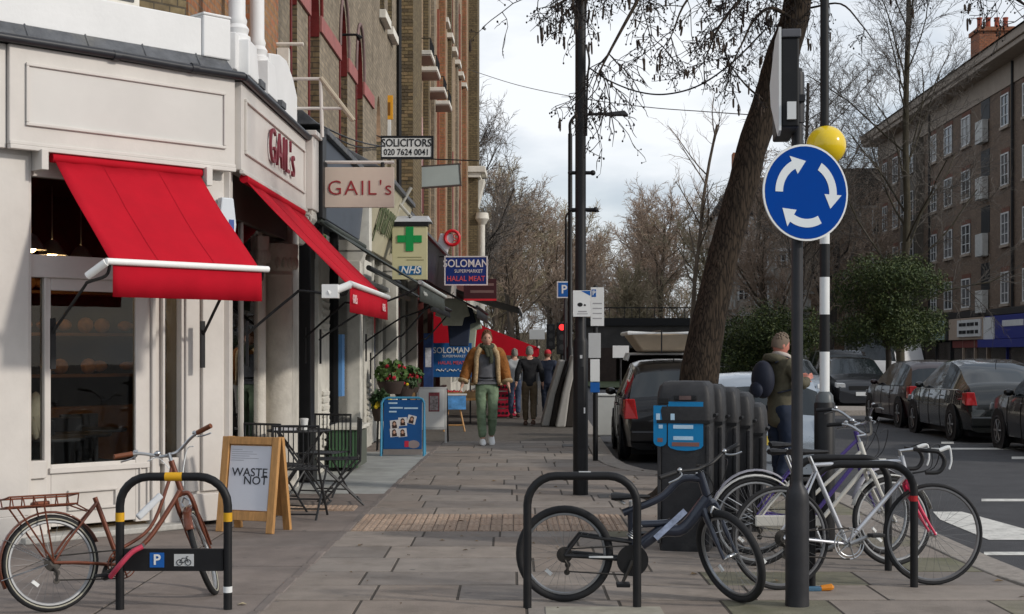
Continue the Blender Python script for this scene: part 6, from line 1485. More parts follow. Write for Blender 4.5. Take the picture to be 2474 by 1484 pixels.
# ================================================================ people
m_skin = mat('skin', (.52, .30, .22), .55, var=.06, scale=10)
def skin_obj(name, verts, edges, m, parent, F, sub=2, root=0):
    me = bpy.data.meshes.new(name); inv = WM[parent.name].inverted() @ F
    me.from_pydata([tuple(inv @ Vector(v[:3])) for v in verts], edges, [])
    o = bpy.data.objects.new(name, me); COL.objects.link(o); o.parent = parent; WM[o.name] = WM[parent.name]
    me.materials.append(m)
    sk = o.modifiers.new('skin', 'SKIN'); sk.use_smooth_shade = True
    for i, v in enumerate(verts):
        rx = v[3]; ry = v[4] if len(v) > 4 else rx
        me.skin_vertices[0].data[i].radius = (rx, ry); me.skin_vertices[0].data[i].use_root = (i == root)
    fold = name != 'body'
    sb = o.modifiers.new('sub', 'SUBSURF'); sb.levels = sub + fold; sb.render_levels = sub + fold
    if fold:
        tx = bpy.data.textures.get('folds') or bpy.data.textures.new('folds', 'CLOUDS'); tx.noise_scale = .045; tx.noise_depth = 2
        dm = o.modifiers.new('folds', 'DISPLACE'); dm.texture = tx; dm.strength = .016; dm.mid_level = .5; dm.texture_coords = 'LOCAL'
    return o
def chain(V, E, pts, start=None):
    prev = start
    for p in pts:
        V.append(p); i = len(V) - 1
        if prev is not None: E.append((prev, i))
        prev = i
    return prev
def loft(name, rings, m, parent, F, n=16, cap=True):
    """rings: (x, y, z, rx, ry)"""
    mb = MB()
    for (x, y, z, rx, ry) in rings:
        for k in range(n): a = 2 * math.pi * k / n; mb.v.append((x + rx * math.cos(a), y + ry * math.sin(a), z))
    for i in range(len(rings) - 1):
        for k in range(n): mb.f.append((i * n + k, i * n + (k + 1) % n, (i + 1) * n + (k + 1) % n, (i + 1) * n + k))
    if cap: mb.f.append(tuple(range(n))[::-1]); mb.f.append(tuple(range((len(rings) - 1) * n, len(rings) * n)))
    return mb.build(name, m, parent, smooth='all', frame=F)
def person(label, loc, yaw, H, top, trousers, shoe, hair, pose, extra=None, skin=None, coat=None, name='person'):
    """faces -y when yaw is 0; pose: dict of leg and arm targets in units of the body height"""
    F = T(loc) @ RZ(yaw) @ Matrix.Scale(H, 4); t = thing(name, label, 'person', F); skin = skin or m_skin
    hipz = .52; L_ = pose
    legs = {}
    V, E = [], []
    pel = chain(V, E, [(0, 0, .53, .055, .05)]); sp = chain(V, E, [(0, .005, .62, .06, .045), (0, .005, .72, .07, .05), (0, .005, .80, .05, .04)], pel)
    nk = chain(V, E, [(0, .0, .845, .032, .032), (0, -.006, .875, .034, .038)], sp)
    arms = {}
    for s_, k in ((-1, 'R'), (1, 'L')):
        el, wr = Vector(L_['elbow' + k]), Vector(L_['wrist' + k]); sh = Vector((s_ * .105, .005, .795))
        e = chain(V, E, [(*sh, .036), (*el, .027), (*wr, .017)], sp)
        d = (wr - el).normalized(); pm = wr + d * .03
        e = chain(V, E, [(*pm, .018, .012)], e)
        side = d.cross(Vector((1, 0, 0))).normalized()
        fw = Vector(L_.get('curl' + k, (0, -.012, 0)))
        for q, (off, ln) in enumerate(((-.014, .036), (-.005, .042), (.005, .040), (.013, .032))):
            b = pm + d * .018 + side * off; chain(V, E, [(*b, .0052), (*(b + d * ln * .55 + fw * .3), .0048), (*(b + d * ln + fw), .0042)], e)
        th = pm - d * .012 - side * .018; chain(V, E, [(*th, .0056), (*(th + d * .022 - side * .01 + fw * .5), .0048)], e)
        arms[k] = (sh, el, wr)
    for s_, k in ((-1, 'R'), (1, 'L')):
        hp = Vector((s_ * .048, 0, .50)); kn = Vector(L_['knee' + k]); an = Vector(L_['ankle' + k])
        chain(V, E, [(*hp, .05), (*kn, .034), (*an, .022)], pel); legs[k] = (hp, kn, an)
    skin_obj('body', V, E, skin, t, F)
    # trousers
    V, E = [], []
    p0 = chain(V, E, [(0, 0, .535, .088, .066)]); chain(V, E, [(0, 0, .585, .084, .062)], p0)
    for k in ('R', 'L'):
        hp, kn, an = legs[k]; md = hp.lerp(kn, .5); ck = kn.lerp(an, .45)
        chain(V, E, [(*(hp + Vector((0, 0, -.02))), .062, .06), (*md, .054), (*kn, .044), (*ck, .041), (*(an + Vector((0, 0, .012))), .033)], p0)
    skin_obj('trousers', V, E, trousers, t, F)
    # shoes
    for k in ('R', 'L'):
        an = legs[k][2]; pt = L_.get('toe' + k, 0); M_ = F @ T(an) @ RX(pt)
        mb = MB(); prof = [(.03, .022, .012), (.018, .026, .03), (-.02, .027, .028), (-.06, .029, .020), (-.088, .022, .014), (-.10, .008, .008)]
        n = 12; zb = -.042
        for y_, w_, h in prof:
            for j in range(n):
                a = 2 * math.pi * j / n; mb.v.append((w_ * math.cos(a), y_, zb + h + h * math.sin(a) if math.sin(a) > -.6 else zb))
        for i in range(len(prof) - 1):
            for j in range(n): mb.f.append((i * n + j, i * n + (j + 1) % n, (i + 1) * n + (j + 1) % n, (i + 1) * n + j))
        mb.f.append(tuple(range(n))); mb.f.append(tuple(range((len(prof) - 1) * n, len(prof) * n)))
        mb.build('shoe', shoe, t, smooth='all', frame=M_)
    # upper garment
    V, E = [], []
    c0 = chain(V, E, [(0, .0, .60, .090, .068)]); hem = coat or .555
    chain(V, E, [(0, 0, hem, .092 if not coat else .105, .07 if not coat else .08)], c0)
    c2 = chain(V, E, [(0, .003, .68, .095, .068), (0, .005, .755, .098, .066), (0, .005, .81, .062, .05), (0, .0, .835, .04, .04)], c0)
    ch = len(V) - 3
    for k in ('R', 'L'):
        sh, el, wr = arms[k]; chain(V, E, [(*(sh + Vector((0, 0, -.005))), .050, .048), (*sh.lerp(el, .5), .042), (*el, .037), (*el.lerp(wr, .6), .032), (*wr.lerp(el, .05), .026)], ch)
    skin_obj('upper_garment', V, E, top, t, F)
    # head
    hy = -.012; tilt = L_.get('tilt', 0); Hd = F @ T(0, hy, .905) @ RZ(L_.get('turn', 0)) @ RX(tilt)
    mb = MB(); n, m_ = 22, 18
    for i in range(m_ + 1):
        ph = math.pi * i / m_; z = -math.cos(ph); r = math.sin(ph)
        for k in range(n):
            a = 2 * math.pi * k / n; x = r * math.cos(a); y_ = r * math.sin(a)
            jaw = 1 - .26 * max(0, -z) ** 1.3; px = x * .043 * jaw; py = y_ * .053 * (1 - .1 * max(0, -z)); pz = z * .066
            if y_ < -.55 and abs(x) < .33:
                fz = math.exp(-((z + .12) / .20) ** 2) * math.exp(-(x / .14) ** 2); py -= .013 * fz       # nose
                py -= .004 * math.exp(-((z + .52) / .09) ** 2) * math.exp(-(x / .3) ** 2)                  # lips
                py -= .006 * math.exp(-((z + .85) / .14) ** 2)                                             # chin
            if y_ < -.3: py += .006 * math.exp(-((z - .10) / .10) ** 2) * (math.exp(-((x - .38) / .16) ** 2) + math.exp(-((x + .38) / .16) ** 2))
            mb.v.append((px, py, pz))
    for i in range(m_):
        for k in range(n): mb.f.append((i * n + k, i * n + (k + 1) % n, (i + 1) * n + (k + 1) % n, (i + 1) * n + k))
    hd = mb.build('head', skin, t, smooth='all', frame=Hd)
    for s_ in (-1, 1):
        mb = MB(); mb.ball((s_ * .0425, .004, -.004), (.006, .012, .017), 8, 6); mb.build('ear', skin, hd, smooth='all', frame=Hd)
        mb = MB(); mb.ball((s_ * .0165, -.0455, .008), (.0058, .004, .0036), 8, 6); mb.build('eye', mat('eye_dark', (.04, .03, .025), .3), hd, smooth='all', frame=Hd)
        mb = MB(); mb.tube([(s_ * .008, -.0525, .0175), (s_ * .017, -.0515, .0205), (s_ * .025, -.046, .0175)], .0022, 5); mb.build('eyebrow', hair, hd, frame=Hd)
    mb = MB(); mb.tube([(-.013, -.0475, -.034), (0, -.0525, -.035), (.013, -.0475, -.034)], .0028, 5); mb.build('mouth', mat('lips', (.33, .12, .10), .5), hd, frame=Hd)
    # hair: cap with locks
    rg = random.Random(int(H * 1000)); mb = MB()
    if pose.get('hair', 1):
        n, m_ = 22, 10
        for i in range(m_ + 1):
            ph = math.pi * .5 * i / m_ * 1.25
            for k in range(n):
                a = 2 * math.pi * k / n; front = max(0, -math.sin(a)); lim = 1 - .60 * front
                p_ = ph * lim; j = 1.02 + .05 * rg.random()
                mb.v.append((.0455 * j * math.sin(p_) * math.cos(a), .004 + .056 * j * math.sin(p_) * math.sin(a), .068 * j * math.cos(p_) + .004))
        for i in range(m_):
            for k in range(n): mb.f.append((i * n + k, i * n + (k + 1) % n, (i + 1) * n + (k + 1) % n, (i + 1) * n + k))
        for _ in range(60):
            a = rg.uniform(0, 6.28); p_ = rg.uniform(.0, 1.1) * (1 - .58 * max(0, -math.sin(a))); c_ = Vector((.047 * math.sin(p_) * math.cos(a), .004 + .058 * math.sin(p_) * math.sin(a), .072 * math.cos(p_) + .002))
            mb.ball(c_, rg.uniform(.006, .011), 6, 4)
        mb.build('hair', hair, hd, smooth='all', frame=Hd)
    return t, F, Hd, arms, legs
# --- the man walking towards us
m_suede = mat('suede_tan', (.25, .095, .022), .85, var=.3, scale=30, bump=.5, bscale=120)
m_shear = mat('shearling', (.42, .30, .17), .95, var=.35, scale=60, bump=.8, bscale=160)
m_greyt = mat('jumper_grey', (.115, .118, .13), .9, var=.1, scale=60, bump=.3, bscale=300)
m_greenp = mat('trousers_green', (.17, .235, .15), .85, var=.18, scale=14, bump=.35, bscale=40)
m_whs = mat('shoe_white', (.80, .80, .79), .5, var=.03)
m_hairb = mat('hair_auburn', (.12, .05, .025), .7, var=.3, scale=60)
m_scarf = mat('scarf_green', (.05, .055, .035), .95, var=.35, scale=40, bump=.6, bscale=120)
pose = dict(elbowR=(-.165, .01, .655), wristR=(-.205, -.03, .535), elbowL=(.150, .02, .655), wristL=(.178, -.03, .53), kneeR=(-.045, -.02, .285), ankleR=(-.038, -.035, .042), kneeL=(.05, -.035, .30), ankleL=(.045, .075, .06), toeL=R(20), toeR=0, turn=R(4), tilt=R(4))
mloc = Vector((-.41, 23.1, 0))
man, F, Hd, arms, legs = person('man in tan shearling jacket, scarf and green trousers walking towards the camera', mloc, R(4), 1.90, m_greyt, m_greenp, m_whs, m_hairb, pose)
# open jacket: sleeves and two fronts round the back
def jacket_shell(F, t, arms):
    V, E = [], []
    b0 = chain(V, E, [(0, .02, .80, .078, .045)])
    for k in ('R', 'L'):
        sh, el, wr = arms[k]; chain(V, E, [(*sh, .062, .060), (*sh.lerp(el, .5), .057), (*el, .052), (*el.lerp(wr, .55), .047), (*el.lerp(wr, .92), .046)], b0)
    o = skin_obj('jacket_sleeves', V, E, m_suede, t, F)
    mb = MB(); n = 18; zs = [.525, .56, .62, .68, .74, .79, .825]
    W_ = [(.135, .10), (.132, .098), (.127, .092), (.124, .088), (.122, .084), (.105, .074), (.06, .058)]
    for z, (rx, ry) in zip(zs, W_):
        gap = 52 if z < .8 else 45
        for k in range(n + 1):
            a = R(-90 + gap + (360 - 2 * gap) * k / n); mb.v.append((rx * math.cos(a), .01 + ry * math.sin(a), z + .006 * math.sin(k * 2.3)))
    for i in range(len(zs) - 1):
        for k in range(n): q = i * (n + 1) + k; mb.f.append((q, q + 1, q + n + 2, q + n + 1))
    jb = mb.build('jacket', m_suede, t, smooth='all', frame=F); so = jb.modifiers.new('t', 'SOLIDIFY'); so.thickness = .018 * 1.9
    for s_ in (-1, 1):      # shearling edges and collar
        P = []
        for z, (rx, ry) in zip(zs, W_):
            a = R(-90 + 50); P.append((s_ * rx * math.cos(a) * .97, .005 - ry * abs(math.sin(a)) - .004, z))
        mb = MB(); mb.tube(P[:-1] + [(s_ * .05, -.045, .825)], [.017, .018, .019, .020, .022, .026, .022], 8); mb.build('shearling_edge', m_shear, t, smooth='all', frame=F)
        mb = MB(); mb.tube(bez([(s_ * .062, -.045, .775), (s_ * .068, -.02, .825), (s_ * .045, .035, .85), (0, .05, .855)], 4), .022, 8); mb.build('collar', m_shear, t, smooth='all', frame=F)
        k = 'L' if s_ > 0 else 'R'; sh, el, wr = arms[k]; mb = MB(); mb.tube([el.lerp(wr, .80), el.lerp(wr, .97)], .047, 12); mb.build('cuff', m_shear, t, smooth='all', frame=F)
        hemP = [(s_ * .135 * math.cos(R(a)), .01 + .10 * math.sin(R(a)), .522) for a in range(-40, 91, 13)]; mb = MB(); mb.tube(hemP, .013, 8); mb.build('hem', m_shear, t, smooth='all', frame=F)
jacket_shell(F, man, arms)
mb = MB(); mb.torus((0, -.012, .842), .046, .022, (0, -.25, 1), 24, 8); mb.tube(bez([(.02, -.055, .83), (.03, -.075, .79), (.035, -.078, .73), (.03, -.075, .70)], 4), .02, 8, flat=.6); mb.tube(bez([(-.01, -.06, .835), (.0, -.08, .79), (.012, -.082, .755)], 4), .022, 8, flat=.6)
mb.build('scarf', m_scarf, man, smooth='all', frame=F)
mb = MB(); mb.torus((0, -.0, .575), .075, .006, (0, 0, 1), 28, 6); mb.build('belt', m_black, man, smooth='all', frame=F @ Matrix.Diagonal((1.13, .92, 1, 1)))
# --- others
m_blackj = mat('jacket_black', (.012, .012, .014), .8, var=.2, scale=20, bump=.3, bscale=30); m_brownt = mat('trousers_brown', (.085, .062, .038), .85, var=.2, scale=16)
m_navyj = mat('jacket_navy', (.02, .026, .045), .8, var=.2, scale=20); m_greyj = mat('jacket_pale', (.36, .37, .38), .8, var=.15, scale=16); m_shoeb = mat('shoe_brown', (.06, .03, .02), .6)
m_hairg = mat('hair_grey', (.20, .19, .165), .8, var=.3, scale=50)
walk = dict(elbowR=(-.15, .02, .655), wristR=(-.165, -.03, .53), elbowL=(.15, .03, .655), wristL=(.165, .02, .53), kneeR=(-.05, -.03, .285), ankleR=(-.045, .05, .055), kneeL=(.05, -.02, .29), ankleL=(.045, -.045, .042))
person('man in black jacket and brown trousers walking away past the mattresses', Vector((.36, 29.3, 0)), R(182), 1.66, m_blackj, m_brownt, m_shoeb, m_hairg, walk, coat=.47)
person('person in pale grey jacket walking away on the far left of the group', Vector((.06, 32.5, 0)), R(185), 1.62, m_greyj, mat('jeans', (.05, .07, .12), .8), m_shoeb, m_hairg, walk, coat=.5)
p3, F, Hd, arms, legs = person('person in navy jacket and red cap behind the man in black', Vector((.80, 32.0, 0)), R(165), 1.60, m_navyj, m_navyj, m_shoeb, m_hairb, dict(walk, elbowL=(.16, -.03, .68), wristL=(.17, -.12, .70)), coat=.48)
mb = MB(); mb.ball((0, .004, .032), (.050, .060, .048), 16, 10); mb.tube([(-.035, -.05, .02), (0, -.085, .016), (.035, -.05, .02)], .008, 6); mb.build('red_cap', mat('cap_red', (.42, .02, .03), .7), p3, smooth='all', frame=Hd)
# --- the person behind the roundabout post, bent head, rucksack
m_olive = mat('coat_olive', (.085, .076, .05), .85, var=.22, scale=14, bump=.5, bscale=25)
pp = Vector((2.82, 15.0, 0))
p4, F, Hd, arms, legs = person('person in olive coat with navy rucksack partly hidden by the roundabout post', pp, R(118), 1.74, m_olive, mat('jeans_blue', (.010, .017, .035), .8, var=.2), m_shoeb, mat('hair_thin', (.16, .12, .09), .8), dict(walk, elbowR=(-.15, -.05, .66), wristR=(-.07, -.16, .70), elbowL=(.15, -.05, .66), wristL=(.07, -.16, .70), tilt=R(14), turn=R(-10), hair=1), coat=.40, skin=mat('skin_ruddy', (.50, .20, .15), .6, var=.1))
mb = MB(); mb.ball((0, .125, .70), (.085, .06, .115), 18, 14); mb.build('rucksack', mat('rucksack_navy', (.014, .017, .03), .7, var=.2, scale=14), p4, smooth='all', frame=F)
mb = MB(); mb.ball((-.0, .175, .64), (.055, .03, .05), 14, 10); mb.build('rucksack_pocket', mat('rucksack_navy2', (.018, .022, .038), .7), p4, smooth='all', frame=F)
mb = MB(); mb.torus((0, .02, .815), .06, .028, (0, -.3, 1), 20, 8); mb.build('hood', m_olive, p4, smooth='all', frame=F)
mb = MB(); mb.torus((0, -.015, .845), .044, .016, (0, -.3, 1), 20, 8); mb.build('collar', mat('collar_pale', (.45, .40, .36), .8), p4, smooth='all', frame=F)
for s_ in (-1, 1):
    mb = MB(); mb.tube(bez([(s_ * .075, .07, .62), (s_ * .105, -.06, .66), (s_ * .09, -.075, .76), (s_ * .07, .0, .835), (s_ * .06, .08, .80)], 4), .010, 6, flat=.5); mb.build('strap', MATS['rucksack_navy'], p4, smooth='all', frame=F)
# ================================================================ vehicles
m_cglass = mat('car_glass', (.012, .016, .018), .05, var=0, spec=.7)
m_chrome = mat('chrome', (.6, .6, .6), .15, 1., var=0)
m_tail = mat('tail_red', (.42, .008, .010), .2, var=.1, scale=20, coat=.5)
m_head = mat('head_lamp', (.55, .57, .58), .12, .2, var=.2, scale=30, coat=.6)
m_ctrim = mat('car_trim', (.012, .012, .013), .6)
def paint(n, c, metal=.25): return mat('paint_' + n, c, .28, metal, var=.04, scale=3, coat=.55)
STN = [0, .012, .03, .06, .09, .13, .18, .24, .30, .36, .42, .48, .54, .60, .66, .70, .76, .82, .88, .93, .965, .985, 1]
PROFILES = {
    'hatch': dict(t=[0, .012, .03, .10, .14, .30, .48, .54, .70, .80, .92, .97, 1], z=[.62, .86, .95, 1.36, 1.42, 1.48, 1.46, 1.42, .99, .94, .84, .72, .55], rear=(.03, .10), wind=(.54, .70), side=(.10, .66), pil=(.30,)),
    'lift': dict(t=[0, .012, .03, .06, .20, .34, .46, .52, .74, .82, .93, .97, 1], z=[.62, .92, 1.02, 1.08, 1.38, 1.49, 1.49, 1.45, .98, .90, .80, .70, .55], rear=(.06, .24), wind=(.52, .70), side=(.13, .66), pil=(.36,)),
    'suv': dict(t=[0, .012, .03, .05, .08, .30, .54, .58, .68, .80, .95, .985, 1], z=[.7, 1.0, 1.10, 1.62, 1.74, 1.78, 1.76, 1.72, 1.16, 1.12, 1.06, .92, .65], rear=(.03, .06), wind=(.58, .66), side=(.09, .60), pil=(.30,)),
    'van': dict(t=[0, .012, .03, .05, .08, .40, .70, .76, .88, .93, .97, 1], z=[.9, 1.9, 2.1, 2.2, 2.24, 2.26, 2.24, 2.15, 1.25, 1.1, .9, .6], rear=(.03, .03), wind=(.76, .88), side=(.76, .82), pil=()),
}
def car(label, kind, loc, yaw, L_=4.2, W_=1.72, hs=1., m=None, name='parked_car', group=None, mirrors=True, parts=True, roofbars=False):
    """local: y forward, rear bumper at y = 0"""
    pf = PROFILES[kind]; F = T(loc) @ RZ(yaw); t = thing(name, label, 'van' if kind == 'van' else 'car', F, group)
    roof = lambda q: lerp(q, pf['t'], pf['z']) * hs
    belt0 = {'hatch': .93, 'lift': .95, 'suv': 1.10, 'van': 1.2}[kind] * hs
    rows = []
    for q in STN:
        zr = roof(q); e = abs(2 * q - 1); w_ = W_ / 2 * (1 - .14 * e ** 5 - .02 * e ** 2)
        zb = min(belt0 * (1 - .06 * q), zr - .035); cab = max(0, zr - zb - .035); wr = w_ * (.955 - .22 * min(1, cab / .5))
        zl = min(.24, zb * .4)
        rows.append([(w_ * .82, zl - .04), (w_ * .97, zl), (w_, zl + .26 * (zb - zl) / .7), (w_ * .995, zl + (zb - zl) * .7), (w_ * .96, zb), (wr, zr - .05 * min(1, cab / .3 + .3)), (wr * .82, zr - .008), (wr * .4, zr + .012), (0, zr + .016)])
    nR = 9; body, gs, gw, gr = MB(), [], MB(), MB()
    def pt(i, j, s_): x, z = rows[i][j]; return (s_ * x, STN[i] * L_, z)
    side_g = {}
    for i in range(len(STN) - 1):
        qa, qb = STN[i], STN[i + 1]; qm = (qa + qb) / 2
        for j in range(nR - 1):
            for s_ in (-1, 1):
                P = [pt(i, j, s_), pt(i + 1, j, s_), pt(i + 1, j + 1, s_), pt(i, j + 1, s_)]
                if s_ < 0: P = P[::-1]
                tgt = body
                if j == 4 and pf['side'][0] <= qa and qb <= pf['side'][1] + .001 and rows[i][5][1] - rows[i][4][1] > .12 and rows[i + 1][5][1] - rows[i + 1][4][1] > .02 and not any(abs(qa - p) < .005 for p in pf['pil']):
                    k = (s_, sum(1 for p in pf['pil'] if qa > p)); tgt = side_g.setdefault(k, MB())
                elif j >= 5 and pf['wind'][0] - .001 <= qa and qb <= pf['wind'][1] + .001: tgt = gw
                elif j >= 5 and pf['rear'][0] - .001 <= qa and qb <= pf['rear'][1] + .001: tgt = gr
                tgt.add(P, [(0, 1, 2, 3)])
    for i in (0, len(STN) - 1):
        P = [pt(i, j, 1) for j in range(nR)] + [pt(i, j, -1) for j in range(nR - 2, -1, -1)]; body.quad(*P)
    def weld(mb):
        d = {}; nv = []; mp = []
        for v in mb.v:
            k = tuple(round(c, 4) for c in v)
            if k not in d: d[k] = len(nv); nv.append(v)
            mp.append(d[k])
        mb.f = [tuple(dict.fromkeys(mp[i] for i in f)) for f in mb.f]; mb.f = [f for f in mb.f if len(f) > 2]; mb.v = nv; return mb
    weld(body).build('body', m, t, smooth=True)
    if gw.v: weld(gw).build('windscreen', m_cglass, t, smooth=True)
    if gr.v: weld(gr).build('rear_window', m_cglass, t, smooth=True)
    for k, g in side_g.items(): weld(g).build('side_window', m_cglass, t, smooth=True)
    mb = MB(); mb.box(-W_ * .40, W_ * .40, .25, L_ - .25, .12, .24); mb.build('underbody', m_ctrim, t)
    rw = .31 * (1.12 if kind in ('suv', 'van') else 1)
    for yy in (.185 * L_, .81 * L_):
        for s_ in (-1, 1):
            x = s_ * (W_ / 2 - .085)
            mb = MB(); mb.torus((x, yy, rw), rw - .085, .085, (1, 0, 0), 26, 8, rz=.10); wo = mb.build('wheel', m_tyre, t, smooth=True)
            mb = MB(); xo = s_ * (W_ / 2 + .003)
            mb.torus((xo - s_ * .02, yy, rw), rw - .125, .02, (1, 0, 0), 24, 6)
            for k in range(6): a = k * math.pi / 3; mb.tube([(xo - s_ * .02, yy, rw), (xo - s_ * .015, yy + (rw - .12) * math.cos(a), rw + (rw - .12) * math.sin(a))], .024, 5)
            mb.lathe([(.05, -.03), (.05, .015)], (xo - s_ * .02, yy, rw), 10, M=RY(R(90))); mb.build('rim', m_rimd, wo, smooth=True)
            mb = MB(); mb.lathe([(rw + .055, -.012), (rw + .055, .004)], (s_ * (W_ / 2 - .004), yy, rw + .01), 26, M=RY(R(90) * s_)); mb.build('wheel_arch', m_ctrim, t)
    for q in (.36, .54, .70):
        i = STN.index(q)
        for s_ in (-1, 1):
            mb = MB(); mb.tube([(s_ * (rows[i][j][0] + .002), q * L_, rows[i][j][1]) for j in (1, 2, 3, 4)], .006, 4); mb.build('door_gap', m_ctrim, t)
    for s_ in (-1, 1):
        mb = MB(); mb.tube([(s_ * (rows[i][4][0] + .004), STN[i] * L_, rows[i][4][1]) for i in range(5, 15)], .009, 5); mb.build('belt_trim', m_chrome if kind == 'lift' else m_ctrim, t)
    if not parts: return t
    wr_ = W_ / 2 * .9; zt = belt0 * .82
    for s_ in (-1, 1):
        mb = MB(); h = {'hatch': .30, 'lift': .24, 'suv': .34, 'van': .5}[kind]
        mb.hexa([(s_ * (wr_ - .17), -.005, zt - h * .45), (s_ * (wr_ + .035), .02, zt - h * .45), (s_ * (wr_ + .05), .2, zt - h * .3), (s_ * (wr_ - .1), .2, zt - h * .3)], [(s_ * (wr_ - .12), .0, zt + h * .55), (s_ * (wr_ + .02), .03, zt + h * .55), (s_ * (wr_ + .045), .22, zt + h * .5), (s_ * (wr_ - .1), .22, zt + h * .5)])
        mb.build('tail_light', m_tail, t, bevel=.015)
        mb = MB(); zf = .66 * hs if kind != 'suv' else .92; yy = L_
        mb.hexa([(s_ * (wr_ - .24), yy - .02, zf - .06), (s_ * (wr_ + .02), yy - .10, zf - .06), (s_ * (wr_ + .04), yy - .26, zf - .02), (s_ * (wr_ - .2), yy - .2, zf - .02)], [(s_ * (wr_ - .24), yy - .05, zf + .07), (s_ * (wr_ + .0), yy - .13, zf + .08), (s_ * (wr_ + .035), yy - .28, zf + .10), (s_ * (wr_ - .2), yy - .2, zf + .09)])
        mb.build('headlight', m_head, t, bevel=.02)
        if mirrors:
            qm = pf['wind'][1] - .04; mb = MB(); c_ = Vector((s_ * (W_ / 2 + .06), qm * L_ - .12, belt0 + .04)); mb.ball(c_, (.085, .05, .06), 10, 8); mb.tube([c_, c_ + Vector((-s_ * .1, .02, -.04))], .02, 6); mb.build('wing_mirror', m, t, smooth=True)
        for q in (.34, .52):
            if kind != 'van': mb = MB(); mb.tube([(s_ * W_ / 2 * .995, q * L_ - .09, belt0 * .86), (s_ * (W_ / 2 + .012), q * L_, belt0 * .865), (s_ * W_ / 2 * .995, q * L_ + .09, belt0 * .86)], .012, 6); mb.build('door_handle', m, t, smooth=True)
    mb = MB(); mb.box(-.26, .26, -.02, .0, .52, .63); mb.build('number_plate', mat('plate_yellow', (.60, .46, .08), .5), t)
    mb = MB(); mb.box(-.26, .26, L_ + .0, L_ + .02, .38, .49); mb.build('number_plate', m_wplate, t)
    mb = MB(); mb.box(-.45, .45, L_ - .04, L_ + .012, .54, .66); mb.build('grille', m_ctrim, t)
    mb = MB(); mb.box(-W_ * .42, W_ * .42, -.03, .05, .30, .48); mb.build('rear_bumper', m, t, bevel=.03)
    mb = MB(); mb.tube([(0, .22 * L_, roof(.22)), (0, .20 * L_, roof(.22) + .1)], .006, 5); mb.build('aerial', m_ctrim, t)
    return t
pb, pd, pg, ps = paint('black', (.008, .008, .009)), paint('darkgrey', (.025, .026, .030)), paint('graphite', (.04, .042, .046)), paint('silver', (.36, .40, .44), .6)
pm = paint('plum', (.028, .012, .014))
ZR = -.12
# cars to the right, parked nose away along the far kerb
grp = 'cars parked along the far kerb'
car('black car at the right edge of the row, cropped by the frame', 'hatch', Vector((9.0, 20.6, ZR)), R(-1), 4.2, 1.72, 1.0, pb, group=grp)
car('dark grey liftback with pale roof and white red tail light', 'lift', Vector((8.9, 25.3, ZR)), R(-1.5), 4.35, 1.74, 1.0, mat('paint_greygreen', (.022, .024, .024), .25, .3, var=.04, coat=1.), group=grp)
car('black estate with bright red tail light left of the liftback', 'hatch', Vector((9.2, 30.0, ZR)), R(-1), 4.2, 1.74, .98, pm, group=grp)
car('dark car facing the camera left of the parked row', 'hatch', Vector((10.35, 45.0, ZR)), R(177), 4.2, 1.75, 1.0, pd, group='oncoming cars')
car('tall black off roader facing the camera, second from the striped column', 'suv', Vector((11.2, 50.4, ZR)), R(179), 4.5, 1.95, .96, pb, name='parked_car', group='oncoming cars')
car('small silver car just right of the striped column', 'hatch', Vector((8.35, 44.5, ZR)), R(178), 3.9, 1.66, .98, ps, group='oncoming cars')
v_ = car('white van with round black vent behind the off roader', 'van', Vector((16.0, 58, ZR)), R(150), 5.2, 2.0, 1.05, mat('paint_white', (.62, .62, .62), .4, var=.03), name='parked_van')
mb = MB(); mb.lathe([(.24, 0), (.24, .04), (.10, .06)], (.1, -.03, 1.75), 20, M=RX(R(90))); mb.build('vent', m_ctrim, v_)
# left: black car with roof bars and cream tub, silver car behind the tree
bc = car('black hatchback with roof bars beside the leaning tree', 'hatch', Vector((2.43, 20.75, ZR)), R(-2), 4.1, 1.68, 1.02, pb, group='cars parked in the near bay')
for yy in (1.2, 2.15):
    mb = MB(); mb.tube([(-.70, yy, 1.50), (-.66, yy, 1.60), (.66, yy, 1.60), (.70, yy, 1.50)], .025, 8); mb.build('roof_bar', m_wplate, bc, smooth=True)
t = thing('cream_tub', 'cream trough shaped tub tied on the black car roof bars', 'tub', T(2.30, 22.1, 1.515))
mb = MB(); b = [(-.33, -.5, 0), (.42, -.5, 0), (.42, .5, 0), (-.33, .5, 0)]; tp = [(-.52, -.66, .27), (.52, -.66, .27), (.52, .66, .27), (-.52, .66, .27)]
mb.hexa(b, tp); mb.build('shell', mat('tub_cream', (.46, .37, .27), .6, var=.08), t, bevel=.03)
mb = MB(); mb.tube([(-.54, -.68, .28), (.54, -.68, .28), (.54, .68, .28), (-.54, .68, .28)], .03, 8, closed=True); mb.build('rim', m_wplate, t)
mb = MB(); mb.tube([(-.05, -.70, -.02), (-.05, -.72, .32), (-.05, .72, .32)], .012, 5); mb.build('strap', m_black, t)
car('silver blue small car mostly hidden behind tree and bins', 'hatch', Vector((3.05, 16.9, ZR)), R(-3), 3.7, 1.62, .92, ps, group='cars parked in the near bay')
# hire bike heap behind the car? rusty post by the bins
t = thing('bollard', 'dark bollard across the road left of the bushes', 'bollard', T(gnd(1778, 905, 1.6)))
mb = MB(); mb.lathe([(.14, 0), (.14, .1), (.11, .14), (.10, .85), (.12, .88), (.12, .95), (.05, 1.02)], (0, 0, 0), 14); mb.build('post', m_post, t, smooth=True)
